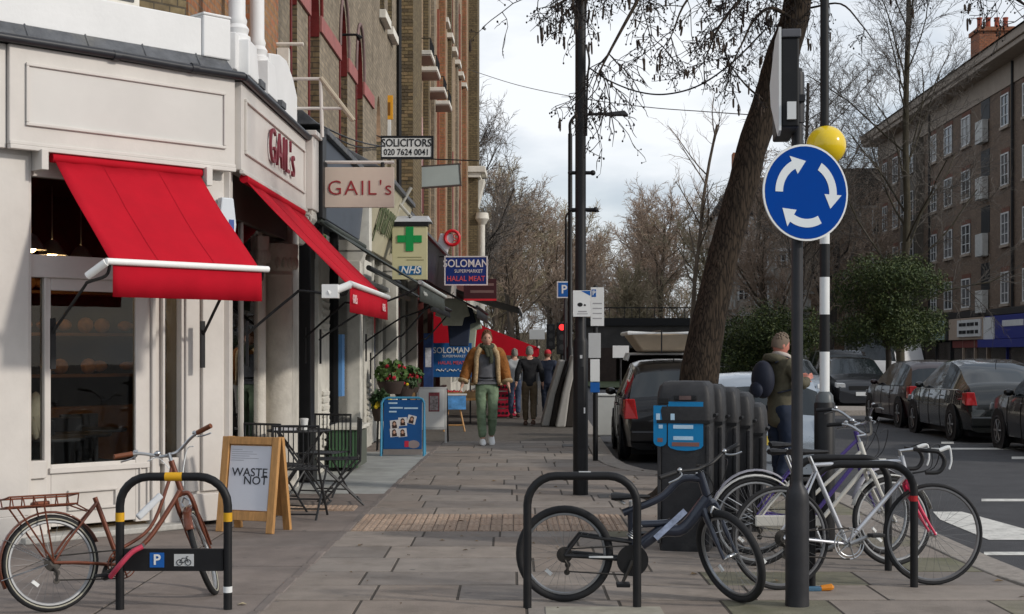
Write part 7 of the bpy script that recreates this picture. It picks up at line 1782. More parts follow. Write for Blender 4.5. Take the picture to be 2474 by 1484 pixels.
# ================================================================ brick flats across the road
m_flat = brickmat('brick_flats', (.205, .142, .10), (.15, .106, .08), (.14, .115, .095), stain=.3, staincol=(.045, .035, .03))
m_eave = mat('eaves_render', (.31, .255, .205), .8, var=.12, scale=2, dirt=.3, dirtcol=(.2, .16, .13), world=True)
m_slt = mat('roof_slate', (.035, .032, .03), .8, var=.25, scale=3, world=True)
m_wf = mat('window_white', (.58, .58, .57), .5, var=.1, scale=6, world=True)
m_fglass = mat('flats_glass', (.05, .055, .06), .08, var=.5, scale=1.2, world=True)
rwin = random.Random(12); m_fcurt = mat('flats_curtain', (.26, .25, .235), .35, var=.4, scale=2.5, stretch=(4, 4, .3), world=True); m_fblind = mat('flats_blind', (.12, .12, .125), .2, var=.5, scale=3, stretch=(.3, .3, 5), world=True)
a0 = math.atan2(.9, 28)
FRB = T(22.9, 60, 0) @ RZ(-a0)             # y away along the facade, -x towards the road
fl = thing('brick_flats', 'dark brown brick block of flats with shops below on the far side', 'building', FRB)
LB = 33.0; ZT = 15.0
def fb(name, x0, x1, y0, y1, z0, z1, m, parent=fl, bevel=0): mb = MB(); mb.box(x0, x1, y0, y1, z0, z1); return mb.build(name, m, parent, bevel=bevel)
fb('wall', 0, 10, -8, LB, 3.5, ZT, m_flat)
fb('ground_floor', .3, 9.9, -8, LB - .01, 0, 3.5, m_bl)
fb('band_course', -.18, .2, -8, LB, 3.28, 3.6, mat('dark_band', (.03, .026, .024), .7, world=True), bevel=.02)
fb('eaves_soffit', -.95, .5, -8.2, LB + .5, ZT - .02, ZT + .22, m_eave, bevel=.03)
fb('eaves_fascia', -1.05, -.6, -8.2, LB + .6, ZT + .222, ZT + .62, m_eave, bevel=.03)
fb('frieze', -.06, .1, -8, LB - .02, ZT - 1.1, ZT - .022, m_eave)
mb = MB(); mb.prism([(-1.15, -8.2, ZT + .63), (.6, -8.2, ZT + 1.2), (6, -8.2, ZT + 1.5), (11, -8.2, ZT + .63)], (0, LB + 9, 0)); mb.build('roof', m_slt, fl)
mb = MB(); mb.box(-.5, 1.1, 9, 10.5, ZT + .65, ZT + 2.1); ch = mb.build('chimney', brickmat('brick_chimney', (.36, .14, .07), (.30, .11, .06), (.20, .13, .10), stain=.3), fl)
fb('chimney_cap', -.58, 1.18, 8.9, 10.6, ZT + 2.102, ZT + 2.3, MATS['brick_chimney'], ch)
for k in range(4):
    mb = MB(); mb.lathe([(.13, 0), (.115, .3), (.12, .5), (.14, .52), (.14, .58)], (-.33 + k * .42, 9.6, ZT + 2.303), 12); mb.build('chimney_pot', mat('pot_red', (.33, .085, .05), .8, var=.2), ch, smooth=True)
# windows: floors and bays
zf = [13.6 - i * 2.77 for i in range(4)]     # window heads
def flat_window(y0, w_, zt, h, bars=(2, 3), sub=True):
    mb = MB(); mb.box(-.03, .14, y0, y0 + w_, zt - h, zt); wn = mb.build('window', rwin.choice((m_fglass, m_fglass, m_fcurt, m_fblind)), fl)
    mb = MB(); e = .07
    mb.box(-.075, -.032, y0, y0 + e, zt - h, zt); mb.box(-.075, -.032, y0 + w_ - e, y0 + w_, zt - h, zt); mb.box(-.075, -.032, y0 + e, y0 + w_ - e, zt - e, zt); mb.box(-.075, -.032, y0 + e, y0 + w_ - e, zt - h, zt - h + e)
    for k in range(1, bars[0]): y_ = y0 + w_ * k / bars[0]; mb.box(-.07, -.034, y_ - .022, y_ + .022, zt - h + e, zt - e)
    for k in range(1, bars[1]): z = zt - h * k / bars[1]; mb.box(-.066, -.036, y0 + e, y0 + w_ - e, z - .018, z + .018)
    mb.build('frame', m_wf, wn)
    mb = MB(); mb.box(-.12, -.002, y0 - .08, y0 + w_ + .08, zt - h - .13, zt - h - .003); mb.build('sill', m_eave, wn)
    mb = MB(); mb.box(-.02, -.002, y0 - .04, y0 + w_ + .04, zt + .004, zt + .24); mb.build('lintel', mat('lintel_brick', (.14, .062, .042), .9, var=.2, scale=8, world=True), wn)
yrow = [-5.2, 1.1, 4.2, 6.4, 11.2, 13.2]
for i, z in enumerate(zf):
    for (y0, w_) in ((-6.5, 1.1), (-4.0, 1.1), (-1.5, 1.0), (.9, 1.25), (3.3, .7), (6.0, 1.15), (12.2, 1.5), (15.5, 1.5), (18.6, 1.2)):
        flat_window(y0, w_, z, 1.5)
    # projecting bay with wide window
    flat_window(21.8, 3.0, z, 1.7, (4, 3)); flat_window(27.6, 1.2, z, 1.6); flat_window(30.4, 1.2, z, 1.6)
    # stair recess with pale balcony front
    fb('balcony_front', -.35, -.05, 9.1, 10.3, z - 1.85, z - .75, mat('balcony_pale', (.45, .45, .43), .7, var=.15, world=True), bevel=.02)
    fb('balcony_recess', -.02, .1, 9.0, 10.4, z - .72, z + .6, m_ctrim)
mb = MB(); mb.box(-.45, -.002, 21.5, 25.2, 3.61, ZT - 1.15); fb_ = mb.build('bay_projection', mat('bay_render', (.115, .10, .082), .8, var=.15, scale=2, world=True), fl)
for i, z in enumerate(zf):
    mb = MB(); mb.box(-.50, -.452, 21.9, 24.8, z - 1.7, z); wn = mb.build('bay_window', m_fglass, fl)
    mb = MB()
    for k in range(5): y_ = 21.9 + k * .725; mb.box(-.54, -.502, y_ - .035, y_ + .035, z - 1.7, z)
    for k in range(4): zz_ = z - 1.7 + k * .566; mb.box(-.535, -.504, 21.95, 24.75, zz_ - .025, zz_ + .025)
    mb.build('frame', m_wf, wn)
for yy in (-2.6, 5.3, 19.9):
    mb = MB(); mb.tube([(-.1, yy, 3.6), (-.1, yy, ZT - .1)], .07, 8); mb.build('downpipe', m_ctrim, fl)
fb('satellite_box', -.35, -.05, -.6, .3, 4.2, 4.9, m_wf)
# shop units under the flats
def unit(label, y0, y1, fm, glassm, txt=None, tm=None, pier=None):
    t = thing('far_shopfront', label, 'shop', FRB, 'shops under the flats')
    mb = MB(); mb.box(-.25, .28, y0, y1, 2.15, 3.25); f = mb.build('fascia', fm, t, bevel=.02)
    n = 3; w_ = (y1 - y0) / n
    for k in range(n):
        mb = MB(); mb.box(.0, .06, y0 + k * w_ + .08, y0 + (k + 1) * w_ - .08, .5, 2.05); mb.build('window', glassm, t)
        mb = MB(); mb.box(-.1, .25, y0 + k * w_ - .06, y0 + k * w_ + .06, 0, 2.145); mb.build('mullion', pier or fm, t)
    mb = MB(); mb.box(-.05, .2, y0 + .07, y1 - .07, 0, .495); mb.build('stall_riser', pier or fm, t)
    if txt: mb = MB(); c_ = (y0 + y1) / 2; mb.box(-.27, -.251, c_ - 1.5, c_ + 1.5, 2.72, 3.0); mb.build('name_strip', tm, f)
    return t, f
m_far = mat('far_pane', (.06, .05, .045), .15, var=.8, scale=.9, world=True)
m_ub = mat('far_blue', (.022, .03, .19), .5, var=.06, world=True); m_uc = mat('far_cream', (.36, .28, .22), .7, var=.12, world=True)
u1, f1 = unit('blue far shopfront with white lettering at the right edge', .5, 9.0, m_ub, m_far, 'BUILDING', m_wf)
fb('blind_box', -.6, -.26, 2, 9, 1.75, 2.13, m_ub, u1)
fb('poster_board', -.32, -.26, 7.4, 9.0, 1.9, 3.2, m_wf, u1)
u2, f2_ = unit('pale far shopfront with white sign board left of the blue one', 9.2, 15.4, m_uc, m_far)
fb('sign_board', -.34, -.26, 9.5, 13.5, 2.3, 3.15, m_wf, u2)
fb('red_blind', -.1, -.02, 9.4, 15.2, 1.75, 2.12, mat('blind_red', (.16, .04, .035), .7), u2)
for k in range(2):
    for q in range(5):
        mb = MB(); mb.box(-.36, -.341, 9.8 + q * .7, 10.3 + q * .7 + .1 * (q % 2), 2.45 + k * .38, 2.62 + k * .38); mb.build('print_block', m_ctrim, u2)
u3, f3__ = unit('dark far shopfront with small lit green and white sign', 15.6, 24.5, mat('far_dark', (.02, .02, .022), .5, world=True), m_far)
fb('small_sign', -.4, -.26, 16.2, 18.6, 2.2, 3.2, mat('far_aqua', (.36, .48, .50), .5), u3); mb = MB(); mb.lathe([(.3, 0), (.3, .03)], (-.41, 17.4, 2.7), 14, M=RY(R(-90))); mb.build('emblem', mat('far_green', (.02, .16, .10), .5), u3)
u4, f4__ = unit('last dim far shopfront behind the evergreen tree', 24.7, 32.8, mat('far_grey', (.10, .10, .10), .6, world=True), m_far)

# ================================================================ pale mansion blocks closing the view
def mansion(label, x, y, w_, d, h, floors, cols, wm, rm, yaw=0, gable=True, balc=False):
    F = T(x, y, 0) @ RZ(yaw); t = thing('mansion_block', label, 'building', F, 'mansion blocks closing the street')
    mb = MB(); mb.box(-w_ / 2, w_ / 2, 0, d, 0, h); mb.build('wall', wm, t)
    mb = MB(); mb.prism([(-w_ / 2 - .3, -.3, h + .01), (-w_ / 2 + w_ * .2, -.3, h + 2.4), (w_ / 2 - w_ * .2, -.3, h + 2.4), (w_ / 2 + .3, -.3, h + .01)], (0, d, 0)); mb.build('roof', rm, t)
    fh = h / floors
    for i in range(floors):
        fb2 = MB(); fb2.box(-w_ / 2 - .05, w_ / 2 + .05, -.12, -.005, (i + 1) * fh - .28, (i + 1) * fh - .08); fb2.build('band', m_wf, t)
        for k in range(cols):
            cx = -w_ / 2 + w_ * (k + .5) / cols; ww = w_ / cols * .48
            mb = MB(); mb.box(cx - ww / 2, cx + ww / 2, -.04, .02, i * fh + .8, i * fh + fh - .5); wn = mb.build('window', m_fglass, t)
            mb = MB(); mb.box(cx - ww / 2 - .12, cx - ww / 2, -.16, -.042, i * fh + .7, i * fh + fh - .4); mb.box(cx + ww / 2, cx + ww / 2 + .12, -.16, -.042, i * fh + .7, i * fh + fh - .4); mb.box(cx - ww / 2, cx + ww / 2, -.1, -.045, i * fh + fh * .55, i * fh + fh * .58); mb.box(cx - .04, cx + .04, -.09, -.046, i * fh + .8, i * fh + fh - .5); mb.build('frame', m_wf, wn)
            if balc and k % 2 == 0:
                mb = MB(); mb.box(cx - ww, cx + ww, -.9, -.165, i * fh + .1, i * fh + .75); mb.build('balcony', mat('balc_pale', (.42, .41, .38), .7, world=True), t)
    mb = MB(); mb.box(-w_ * .3, -w_ * .12, 1, 2.2, h + 1, h + 4.2); mb.build('chimney', MATS['brick_chimney'], t)
m_mcream = mat('mansion_brick', (.26, .175, .13), .85, var=.2, scale=2, dirt=.4, dirtcol=(.14, .10, .08), world=True)
m_mpale = mat('mansion_pale', (.40, .36, .31), .8, var=.15, scale=2, world=True)
mansion('pale mansion block right of the leaning trunk', 16.2, 92, 6.0, 8, 10.4, 5, 5, m_mpale, m_slt, R(-4), balc=True)
mansion('brown mansion block with white windows behind the striped column', 23.0, 96, 9, 8, 11.5, 4, 5, m_mcream, m_slt, R(-8))
# dark bridge with railings
br = thing('bridge', 'dark road bridge with railings behind the parked cars', 'bridge', T(9.3, 74, 0))
mb = MB(); mb.box(-5.6, 1.4, 0, 6, 1.75, 3.25); mb.build('deck', mat('bridge_dark', (.06, .056, .053), .8, var=.3, scale=1.5, world=True), br)
mb = MB(); mb.box(-5.7, -3.9, -.3, 6, 0, 1.745); mb.build('abutment', mat('bridge_brick', (.05, .035, .03), .9, var=.25, scale=3, world=True), br)
mb = MB(); mb.box(.2, 1.5, -.3, 6, 0, 1.745); mb.build('abutment', MATS['bridge_brick'], br)
mb = MB(); mb.box(-5.6, 1.4, -.12, -.005, 2.9, 3.3); mb.build('edge_beam', m_ctrim, br)
mb = MB()
for k in range(18): x = -5.4 + k * .39; mb.box(x - .015, x + .015, -.04, 0, 3.302, 3.8)
mb.box(-5.6, 1.4, -.05, .0, 3.802, 3.86); mb.build('railing', m_ctrim, br)
mb = MB(); mb.quad((-5, 6.1, 0), (1, 6.1, 0), (1, 6.1, 1.74), (-5, 6.1, 1.74)); mb.build('underpass', MATS['bridge_brick'], br)
t = thing('road_work_sign', 'white trapezoid board standing before the dark bridge', 'sign', T(at(1499, 850, 42)))
plate(t, .48, .36, m_wplate); mb = MB(); mb.tube([(0, .05, -1.5), (0, .05, 0)], .03, 6); mb.build('post', m_postg, t)
wl = thing('boundary_wall', 'low grey wall across the road below the bushes', 'wall', T(15.5, 62, 0))
mb = MB(); mb.box(-6.5, 3, 0, .3, 0, .75); mb.build('wall', mat('low_wall', (.17, .15, .135), .85, var=.15, world=True), wl); mb = MB(); mb.box(-6.6, 3.1, -.05, .35, .752, .86); mb.build('coping', m_kerb, wl)

# ================================================================ trees
def bark(n, c, s=8): return mat('bark_' + n, c, .9, var=.35, scale=s, bump=.6, bscale=40, stretch=(1, 1, .3))
m_twig = mat('twig_brown', (.27, .205, .155), .9, var=.25, scale=2); m_twigd = mat('twig_dark', (.17, .148, .13), .9, var=.2, scale=2); m_twigw = mat('twig_warm', (.33, .25, .19), .9, var=.2, scale=.6)
m_twigg = mat('twig_olive', (.30, .25, .165), .9, var=.3, scale=.6)
def grow(mb_t, mb_c, p, d, ln, r, lvl, rg, cfg):
    nseg = cfg['seg'][lvl]; pts = [p]; rr = [r]; dirs = [d]
    for i in range(nseg):
        j = cfg['jit'][lvl]
        d = (d + Vector((rg.gauss(0, j), rg.gauss(0, j), rg.gauss(0, j) + cfg['trop'][lvl]))).normalized()
        p = p + d * (ln / nseg); pts.append(p); rr.append(r * (1 - (i + 1) / nseg * (.55 if lvl < cfg['max'] else .7))); dirs.append(d)
    (mb_t if lvl <= cfg.get('tl', 1) else mb_c).tube(pts, rr, 7 if lvl == 0 else (5 if lvl == 1 else 3), cap=False)
    if lvl >= cfg['max']: return
    nb = cfg['nb'][lvl]
    for k in range(nb):
        s_ = cfg['st'][lvl] + (1 - cfg['st'][lvl]) * (k + rg.random() * .8) / nb; s_ = min(.999, s_); i = min(nseg - 1, int(s_ * nseg)); q = pts[i].lerp(pts[i + 1], s_ * nseg - i)
        dd = dirs[i + 1]; a = rg.uniform(*cfg['ang'][lvl]); ort = dd.orthogonal().normalized(); ort = Matrix.Rotation(rg.uniform(0, 6.283), 3, dd) @ ort
        nd = (dd * math.cos(a) + ort * math.sin(a)).normalized()
        l2 = ln * cfg['len'][lvl] * rg.uniform(.7, 1.15) * (1 - .45 * s_ if lvl == 0 and cfg.get('cone', True) else 1)
        grow(mb_t, mb_c, q, nd, l2, max(cfg.get('rmin', .008), rr[i] * cfg['rat'][lvl]), lvl + 1, rg, cfg)
CFG = dict(max=4, seg=[7, 5, 4, 3, 2], jit=[.05, .12, .16, .2, .25], trop=[.03, .06, .05, .03, .0], nb=[13, 7, 6, 5], st=[.25, .2, .15, .1], ang=[(.5, 1.0), (.4, .9), (.4, .9), (.4, 1.0)], len=[.46, .5, .5, .5], rat=[.45, .55, .55, .6], rmin=.009)
def bare_tree(label, loc, H, seed, bm, tm, r0=None, cfg=None, group=None, lean=(0, 0, 1)):
    rg = random.Random(seed); c = dict(CFG); c.update(cfg or {}); t = thing('bare_tree', label, 'tree', T(loc), group)
    a, b = MB(), MB(); grow(a, b, Vector((0, 0, -.1)), Vector(lean).normalized(), H, r0 or H * .02, 0, rg, c)
    a.build('trunk', bm, t, smooth='all'); b.build('crown', tm, t); return t
bk_d, bk_b = bark('dark', (.05, .042, .036)), bark('brown', (.10, .078, .058))
bare_tree('tall bare tree just past the brick terrace end', Vector((-1.9, 74, 0)), 12.0, 11, bk_d, m_twigd, cfg=dict(nb=[19, 9, 7, 5], len=[.5, .5, .5, .5], rmin=.013))
bare_tree('second tall bare tree right of the terrace end', Vector((.2, 84, 0)), 10.4, 12, bk_b, m_twig, cfg=dict(nb=[19, 9, 7, 5], rmin=.015))
g_ = 'bare brown trees down the street'
for i, (x, y, H, sd, tm, lab) in enumerate(((-1.2, 96, 11.5, 21, m_twigg, 'olive brown bare tree directly behind the maroon sign'), (2.6, 104, 10.5, 22, m_twigw, 'rosy brown bare tree left of the street lamps'), (5.0, 120, 9.5, 23, m_twigw, 'small bare tree just behind the lamp column'), (8.6, 112, 11.0, 24, m_twigw, 'rosy brown bare tree right of the lamp column'), (11.2, 104, 11.2, 25, m_twigw, 'broad rosy bare tree above the dark bridge'), (13.6, 98, 10.4, 26, m_twigg, 'olive bare tree left of the leaning trunk'), (.6, 110, 9.5, 27, m_twig, 'low brown bare tree behind the red canopy'), (7.2, 92, 6.0, 28, m_twigg, 'low olive bare tree over the bridge railing'))):
    bare_tree(lab, Vector((x, y, 0)), H, sd, bk_b, tm, group=g_, cfg=dict(nb=[19, 9, 7, 5], st=[.12, .12, .1, .1], len=[.5, .52, .5, .5], rmin=.018, trop=[.02, .10, .08, .04, .0]))
bare_tree('thin upright bare sapling left of the leaning trunk', Vector((7.6, 61, 0)), 11.6, 31, bk_b, m_twig, r0=.12, cfg=dict(nb=[12, 5, 4, 3], len=[.36, .45, .5, .5], st=[.38, .2, .2, .1], rmin=.008, max=3))
# large bare tree in front of the flats
bare_tree('tall bare tree with upright limbs in front of the brown flats', Vector((14.1, 51.5, 0)), 15.6, 41, bark('olive', (.05, .043, .028)), mat('twig_bluegrey', (.10, .089, .078), .9, var=.2), r0=.17, cfg=dict(rat=[.30, .5, .55, .6], nb=[22, 9, 7, 6], st=[.2, .15, .1, .1], len=[.36, .5, .5, .45], rmin=.007, ang=[(.55, 1.05), (.4, .9), (.4, .9), (.4, 1.0)]))
bare_tree('smaller bare tree between the striped column and the tall one', Vector((11.2, 56, 0)), 12.2, 42, bk_d, mat('twig_bluegrey', (.07, .062, .055)), r0=.13, cfg=dict(rat=[.32, .5, .55, .6], nb=[19, 9, 7, 5], st=[.2, .2, .15, .1], len=[.38, .5, .5, .5], rmin=.008))
bare_tree('bare tree behind the roundabout sign', Vector((15.5, 70, 0)), 10.6, 43, bk_d, m_twig, cfg=dict(nb=[14, 7, 6, 5], st=[.2, .2, .15, .1], rmin=.009))
# evergreens
m_ever = [mat('evergreen_%d' % i, c, .55, var=.35, scale=9) for i, c in enumerate([(.024, .040, .012), (.042, .064, .018), (.075, .095, .028)])]
def leafy(label, loc, clumps, n, leaf, seed, trunk=None, name='evergreen_tree', group=None):
    rg = random.Random(seed); t = thing(name, label, 'tree' if trunk else 'bush', T(loc), group)
    ms = [MB() for _ in m_ever]
    for (cx, cy, cz, rx, ry, rz) in clumps:
        for _ in range(int(n * (rx * ry * rz) ** .66)):
            while True:
                d = Vector((rg.uniform(-1, 1), rg.uniform(-1, 1), rg.uniform(-1, 1)))
                if .35 < d.length <= 1: break
            k = 1 + .14 * noise.noise(d * 3 + Vector((seed, cx, cy)))
            p = Vector((cx + d.x * rx * k, cy + d.y * ry * k, cz + d.z * rz * k))
            out = (d + Vector((rg.gauss(0, .5), rg.gauss(0, .5), rg.gauss(0, .5)))).normalized()
            a = out.orthogonal().normalized(); a = Matrix.Rotation(rg.uniform(0, 6.28), 3, out) @ a; b = out.cross(a); s_ = leaf * rg.uniform(.6, 1.3)
            a = a * s_; b = b * s_ * .45 + out * s_ * .25
            ms[min(2, int(rg.random() * 3))].add([p - a * .5, p - b * .5 + out * .02, p + a * .5, p + b * .5], [(0, 1, 2, 3)])
    for mb, m in zip(ms, m_ever): mb.build('foliage', m, t)['kind'] = 'stuff'
    if trunk:
        mb = MB(); mb.tube([(0, 0, -.1), (.02, 0, trunk * .6), (-.02, .05, trunk)], [.11, .09, .06], 8)
        for k in range(7): a = k * .9; mb.tube([(0, 0, trunk * .75), (math.cos(a) * .8, math.sin(a) * .8, trunk + .7 + .2 * (k % 3))], [.05, .02], 5)
        mb.build('trunk', bk_d, t, smooth='all')
    return t
rg = random.Random(77); cl = []
for k in range(36):
    a = rg.uniform(0, 6.28); r_ = rg.uniform(.2, 1.5); z = rg.uniform(1.95, 4.2); lim = 1.75 * math.sqrt(max(.12, 1 - ((z - 2.9) / 1.85) ** 2)); r_ = min(r_, lim * .8)
    cl.append((math.cos(a) * r_, math.sin(a) * r_, z, .68, .68, .52))
leafy('round dark evergreen street tree behind the parked cars', Vector((11.9, 45, 0)), cl, 2300, .095, 5, trunk=2.2)
for i, (u, Y, zc, r_, lab) in enumerate(((1800, 58, 1.7, 1.5, 'dark evergreen bush right of the leaning trunk'), (1860, 57, 2.0, 1.7, 'evergreen bush behind the olive coated person'), (1925, 56, 1.9, 1.25, 'evergreen bush left of the striped column'), (1765, 60, 1.2, 1.1, 'low evergreen bush nearest the trunk'))):
    X = (u - 1236.5) / FPX * Y; cl = [(rg.uniform(-.7, .7) * r_, rg.uniform(-.6, .6) * r_, zc + rg.uniform(-.55, .6) * zc * .9, r_ * .5, r_ * .5, r_ * .45) for _ in range(13)]
    leafy(lab, Vector((X, Y, 0)), cl, 900, .12, 50 + i, name='evergreen_bush', group='evergreen bushes across the road')
# scrub that closes the view under the trees
mb = MB(); rg = random.Random(9)
for _ in range(9000):
    x = rg.uniform(-9, 34); y = rg.uniform(100, 128); z = abs(rg.gauss(0, 1.5)); p = Vector((x, y, z)); a = Vector((rg.gauss(0, .3), rg.gauss(0, .3), rg.uniform(.3, .9)))
    mb.tube([p, p + a], [.02, .01], 3, cap=False)
o = mb.build('scrub', m_twigg, None); tag(o, 'tangled brown undergrowth closing the view below the bare trees', 'undergrowth', kind='stuff')
hl = MB(); nn = 40
for i in range(nn + 1):
    x = -60 + i * 4.5; hl.v += [(x, 150, -1), (x, 150 + 3 * math.sin(i), 3.4 + 1.2 * math.sin(i * .7) + .8 * math.sin(i * 1.9)), (x, 190, 4)]
for i in range(nn):
    for j in range(2): q = i * 3 + j; hl.f.append((q, q + 3, q + 4, q + 1))
struct('hills', hl, mat('far_bank', (.075, .062, .045), .95, var=.4, scale=.6, world=True), 'dim wooded bank beyond the trees')
# more of the same wood, further back
_src = [o for o in bpy.data.objects if o.name.startswith('bare_tree') and o.parent is None and o.get('group') == g_]
for i, (x, y, s_, lab) in enumerate(((3.9, 128, 1.0, 'pale bare tree far behind the traffic signals'), (-.6, 126, 1.1, 'bare tree far behind the maroon sign'), (10.0, 126, 1.12, 'bare tree far behind the dark bridge, left'), (13.4, 122, 1.15, 'bare tree far behind the dark bridge, right'), (16.6, 116, 1.0, 'bare tree far behind the leaning trunk'), (7.0, 136, 1.1, 'farthest bare tree in the street gap'), (14.3, 80, .95, 'bare tree screening the pale mansion block'), (17.6, 82, 1.0, 'bare tree just left of the striped column'), (20.5, 84, .95, 'bare tree screening the brown mansion block'))):
    copy_thing(_src[(i * 3 + 1) % len(_src)], T(x, y, 0) @ RZ(i * 1.3 + .5) @ Matrix.Scale(s_, 4), lab)
# ================================================================ leaning alder over the pavement
m_alder = bpy.data.materials.new('alder_bark'); m_alder.use_nodes = True
_n = m_alder.node_tree.nodes; _l = m_alder.node_tree.links; _b = _n['Principled BSDF']; _b.inputs['Roughness'].default_value = .92; _b.inputs['Specular IOR Level'].default_value = .2
_tc = _n.new('ShaderNodeTexCoord'); _mp = _n.new('ShaderNodeMapping'); _mp.inputs['Scale'].default_value = (1, 1, .16); _mp.inputs['Rotation'].default_value = (0, R(-14), 0); _l.new(_tc.outputs['Object'], _mp.inputs['Vector'])
_v = _n.new('ShaderNodeTexVoronoi'); _v.feature = 'DISTANCE_TO_EDGE'; _v.inputs['Scale'].default_value = 42
_nz = _n.new('ShaderNodeTexNoise'); _nz.inputs['Scale'].default_value = 9; _nz.inputs['Detail'].default_value = 8
_ad = _n.new('ShaderNodeMix'); _ad.data_type = 'VECTOR'; _ad.inputs['Factor'].default_value = .12
_l.new(_mp.outputs['Vector'], _ad.inputs['A']); _l.new(_nz.outputs['Color'], _ad.inputs['B']); _l.new(_mp.outputs['Vector'], _nz.inputs['Vector']); _l.new(_ad.outputs['Result'], _v.inputs['Vector'])
_r = _n.new('ShaderNodeValToRGB'); _r.color_ramp.elements[0].position = 0; _r.color_ramp.elements[0].color = (.012, .009, .007, 1); _r.color_ramp.elements[1].position = .22; _r.color_ramp.elements[1].color = (.062, .046, .033, 1)
_l.new(_v.outputs['Distance'], _r.inputs['Fac'])
_mx = _n.new('ShaderNodeMix'); _mx.data_type = 'RGBA'; _mx.blend_type = 'MULTIPLY'; _mx.inputs['Factor'].default_value = .55; _l.new(_r.outputs['Color'], _mx.inputs['A']); _r2 = _n.new('ShaderNodeValToRGB'); _r2.color_ramp.elements[0].position = .3; _r2.color_ramp.elements[0].color = (.35, .33, .3, 1); _r2.color_ramp.elements[1].color = (1.3, 1.2, 1.1, 1); _l.new(_nz.outputs['Fac'], _r2.inputs['Fac']); _l.new(_r2.outputs['Color'], _mx.inputs['B']); _l.new(_mx.outputs['Result'], _b.inputs['Base Color'])
_bp = _n.new('ShaderNodeBump'); _bp.inputs['Strength'].default_value = 1; _bp.inputs['Distance'].default_value = .03; _l.new(_r.outputs['Color'], _bp.inputs['Height']); _l.new(_bp.outputs['Normal'], _b.inputs['Normal'])
AY = 14.6
al = thing('alder_tree', 'leaning bare alder with rough bark and catkins hanging over the pavement', 'tree', T((1690 - 1236.5) / FPX * AY, AY, 0))
AO = Vector(((1690 - 1236.5) / FPX * AY, AY, 0))
path = [(1672, 1230, 150, 0), (1678, 1090, 124, 0), (1684, 960, 104, 0), (1690, 890, 99, 0), (1710, 790, 93, .02), (1731, 690, 84, .05), (1758, 590, 80, .08), (1792, 470, 80, .11), (1830, 330, 78, .14), (1866, 225, 84, .17), (1900, 120, 84, .2), (1930, 15, 72, .22), (1955, -140, 66, .24), (2010, -330, 50, .25)]
pts, rr = [], []
for u, v, wpx, dy in path:
    p = at(u, v, AY) + Vector((0, dy, 0)) - AO; pts.append(p); rr.append(wpx / FPX * AY / 2 * .92)
P = bez(pts, 4); RR = [lerp(i / (len(P) - 1), [k / (len(rr) - 1) for k in range(len(rr))], rr) for i in range(len(P))]
mb = MB(); mb.tube(P, RR, 26, cap=False)
rg = random.Random(4)
mb.v = [tuple(Vector(v) + Vector((1, .6, 0)) * (.022 * noise.noise(Vector(v) * 2.2) + .010 * noise.noise(Vector(v) * 7))) for v in mb.v]
for (u, v, r_) in ((1735, 640, .05),):   # burrs
    mb.ball(at(u, v, AY - .05) - AO, (r_, r_, r_ * 1.3), 10, 8)
mb.build('trunk', m_alder, al, smooth='all')
mb = MB(); mb.lathe([(.55, -.02), (.42, .06), (.30, .2)], pts[0] + Vector((0, 0, -pts[0].z)), 18, cap=False); mb.build('root_flare', m_alder, al, smooth='all')
# hanging branches
m_atwig = mat('alder_twig', (.026, .021, .019), .9, var=.2, scale=10); m_cat = mat('catkin', (.055, .04, .030), .9, var=.3, scale=30); m_cone = mat('alder_cone', (.016, .012, .011), .9, var=.2)
limb, twigs, cats, cones = MB(), MB(), MB(), MB()
def catkin(p, ln):
    d = Vector((rg.gauss(0, .1), rg.gauss(0, .1), -1)).normalized(); r_ = rg.uniform(.008, .012)
    cats.tube([p, p + d * ln * .12, p + d * ln * .5, p + d * ln * .88, p + d * ln], [.003, r_, r_ * 1.05, r_ * .9, .002], 6, cap=False)
def twig(p, d, ln, lvl):
    n = 5; q = [p]; dd = d.copy()
    for i in range(n):
        dd = (dd + Vector((rg.gauss(0, .22), rg.gauss(0, .22), rg.gauss(-.10, .20)))).normalized(); q.append(q[-1] + dd * ln / n)
    twigs.tube(q, [.006 * (.7 if lvl else 1)] + [.0042 * (.7 if lvl else 1)] * (n - 1) + [.0016], 4, cap=False)
    if lvl < 2:
        for k in range(3 if lvl == 0 else 2):
            i = rg.randint(1, n - 1); s_ = Vector((rg.gauss(0, 1), rg.gauss(0, .7), rg.gauss(-.25, .6))).normalized(); twig(q[i], (dd * .5 + s_).normalized(), ln * rg.uniform(.4, .65), lvl + 1)
    for k in range(rg.randint(1, 2)):
        i = rg.randint(2, n); c = q[i] + Vector((rg.gauss(0, .02), rg.gauss(0, .02), rg.gauss(-.01, .02)))
        twigs.tube([q[i], c], [.002, .002], 3, cap=False); r_ = rg.uniform(.005, .0095); cones.ball(c, (r_, r_, r_ * 1.25), 6, 4)
    if rg.random() < .11:
        for k in range(rg.randint(1, 2)): catkin(q[-1] + Vector((rg.gauss(0, .012), rg.gauss(0, .012), 0)), rg.uniform(.05, .13))
def limb_path(ps, r0, r1, spawn, tl, Yd=0):
    Q = bez([at(u, v, Y) - AO for u, v, Y in ps], 5); limb.tube(Q, [r0 + (r1 - r0) * i / (len(Q) - 1) for i in range(len(Q))], 6, cap=False)
    for _ in range(int(spawn * 1.15)):
        i = rg.randint(1, len(Q) - 1); d = (Q[i] - Q[i - 1]).normalized(); s_ = Vector((rg.gauss(0, .8), rg.gauss(0, .6), rg.gauss(-.55, .5))).normalized()
        twig(Q[i], (d * .5 + s_).normalized(), tl * rg.uniform(.7, 1.5), 0)
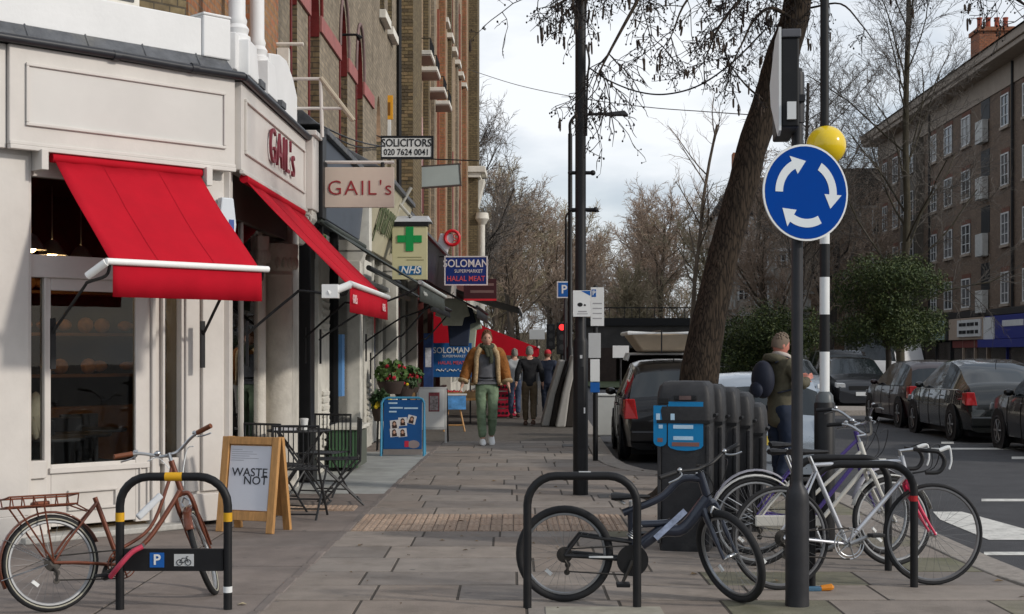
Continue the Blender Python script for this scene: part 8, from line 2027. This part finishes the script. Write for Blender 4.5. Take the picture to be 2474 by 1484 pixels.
# boughs leave the trunk above the picture and droop back in
limb_path([(1925, -40, 14.7), (1800, -120, 14.2), (1640, -130, 13.6), (1480, -90, 13.0), (1360, -50, 12.6), (1290, -5, 12.4)], .035, .008, 24, .50)
limb_path([(1935, -90, 14.7), (1760, -150, 13.6), (1600, -100, 12.6), (1530, 20, 12.1), (1470, 130, 11.9), (1440, 190, 11.8)], .030, .006, 20, .45)
limb_path([(1930, -60, 14.8), (1840, -90, 14.4), (1740, -60, 14.0), (1660, 0, 13.7), (1620, 90, 13.5)], .028, .006, 20, .45)
limb_path([(1920, -20, 14.8), (1870, -40, 14.6), (1800, -10, 14.3), (1740, 60, 14.1), (1700, 150, 14.0)], .028, .006, 18, .42)
limb_path([(1905, 40, 14.7), (1860, 20, 14.4), (1820, 50, 14.2), (1790, 110, 14.0), (1760, 170, 13.9)], .022, .005, 13, .38)
limb_path([(1840, 240, 14.4), (1800, 205, 14.1), (1760, 150, 13.9), (1745, 90, 13.9)], .012, .004, 5, .28)
limb_path([(1930, -70, 14.8), (1700, -140, 13.2), (1500, -80, 12.2), (1400, -20, 11.9), (1330, 20, 11.7)], .026, .006, 15, .42)
limb_path([(1955, -140, 14.9), (2090, -210, 14.2), (2240, -150, 13.4), (2350, -60, 12.8), (2440, -10, 12.5), (2500, 30, 12.3)], .032, .008, 17, .45)
limb_path([(1955, -120, 14.9), (2120, -150, 14.0), (2230, -90, 13.4), (2300, -40, 13.0)], .026, .006, 7, .35)
limb_path([(1955, 20, 14.9), (2030, 10, 14.2), (2080, 60, 13.8), (2110, 100, 13.6)], .012, .004, 2, .2)
limb.build('boughs', m_alder, al, smooth='all'); 
for _m, _nm, _mt in ((twigs, 'twigs', m_atwig), (cats, 'catkins', m_cat), (cones, 'cones', m_cone)): _m.build(_nm, _mt, al)['kind'] = 'stuff'
# cables
def cable(name, label, ps, r_, m=None):
    mb = MB(); mb.tube(bez(ps, 8), r_, 6); o = mb.build(name, m or m_black, None, smooth='all'); tag(o, label, 'cable', 'overhead cables'); return o
cable('hanging_cable', 'slack black cable hanging between the lamp column and the alder', [at(1424, 165, 15), at(1470, 195, 14.9), at(1540, 222, 14.8), at(1610, 228, 14.7), at(1690, 206, 14.6), at(1770, 150, 14.5), at(1850, 70, 14.5)], .009)
cable('overhead_wire', 'thin grey wire crossing the sky from the terrace', [at(1130, 168, 58), at(1250, 206, 50), at(1400, 237, 42), at(1560, 259, 36), at(1700, 270, 32), at(1830, 279, 29)], .012, mat('wire_grey', (.10, .11, .12), .6))
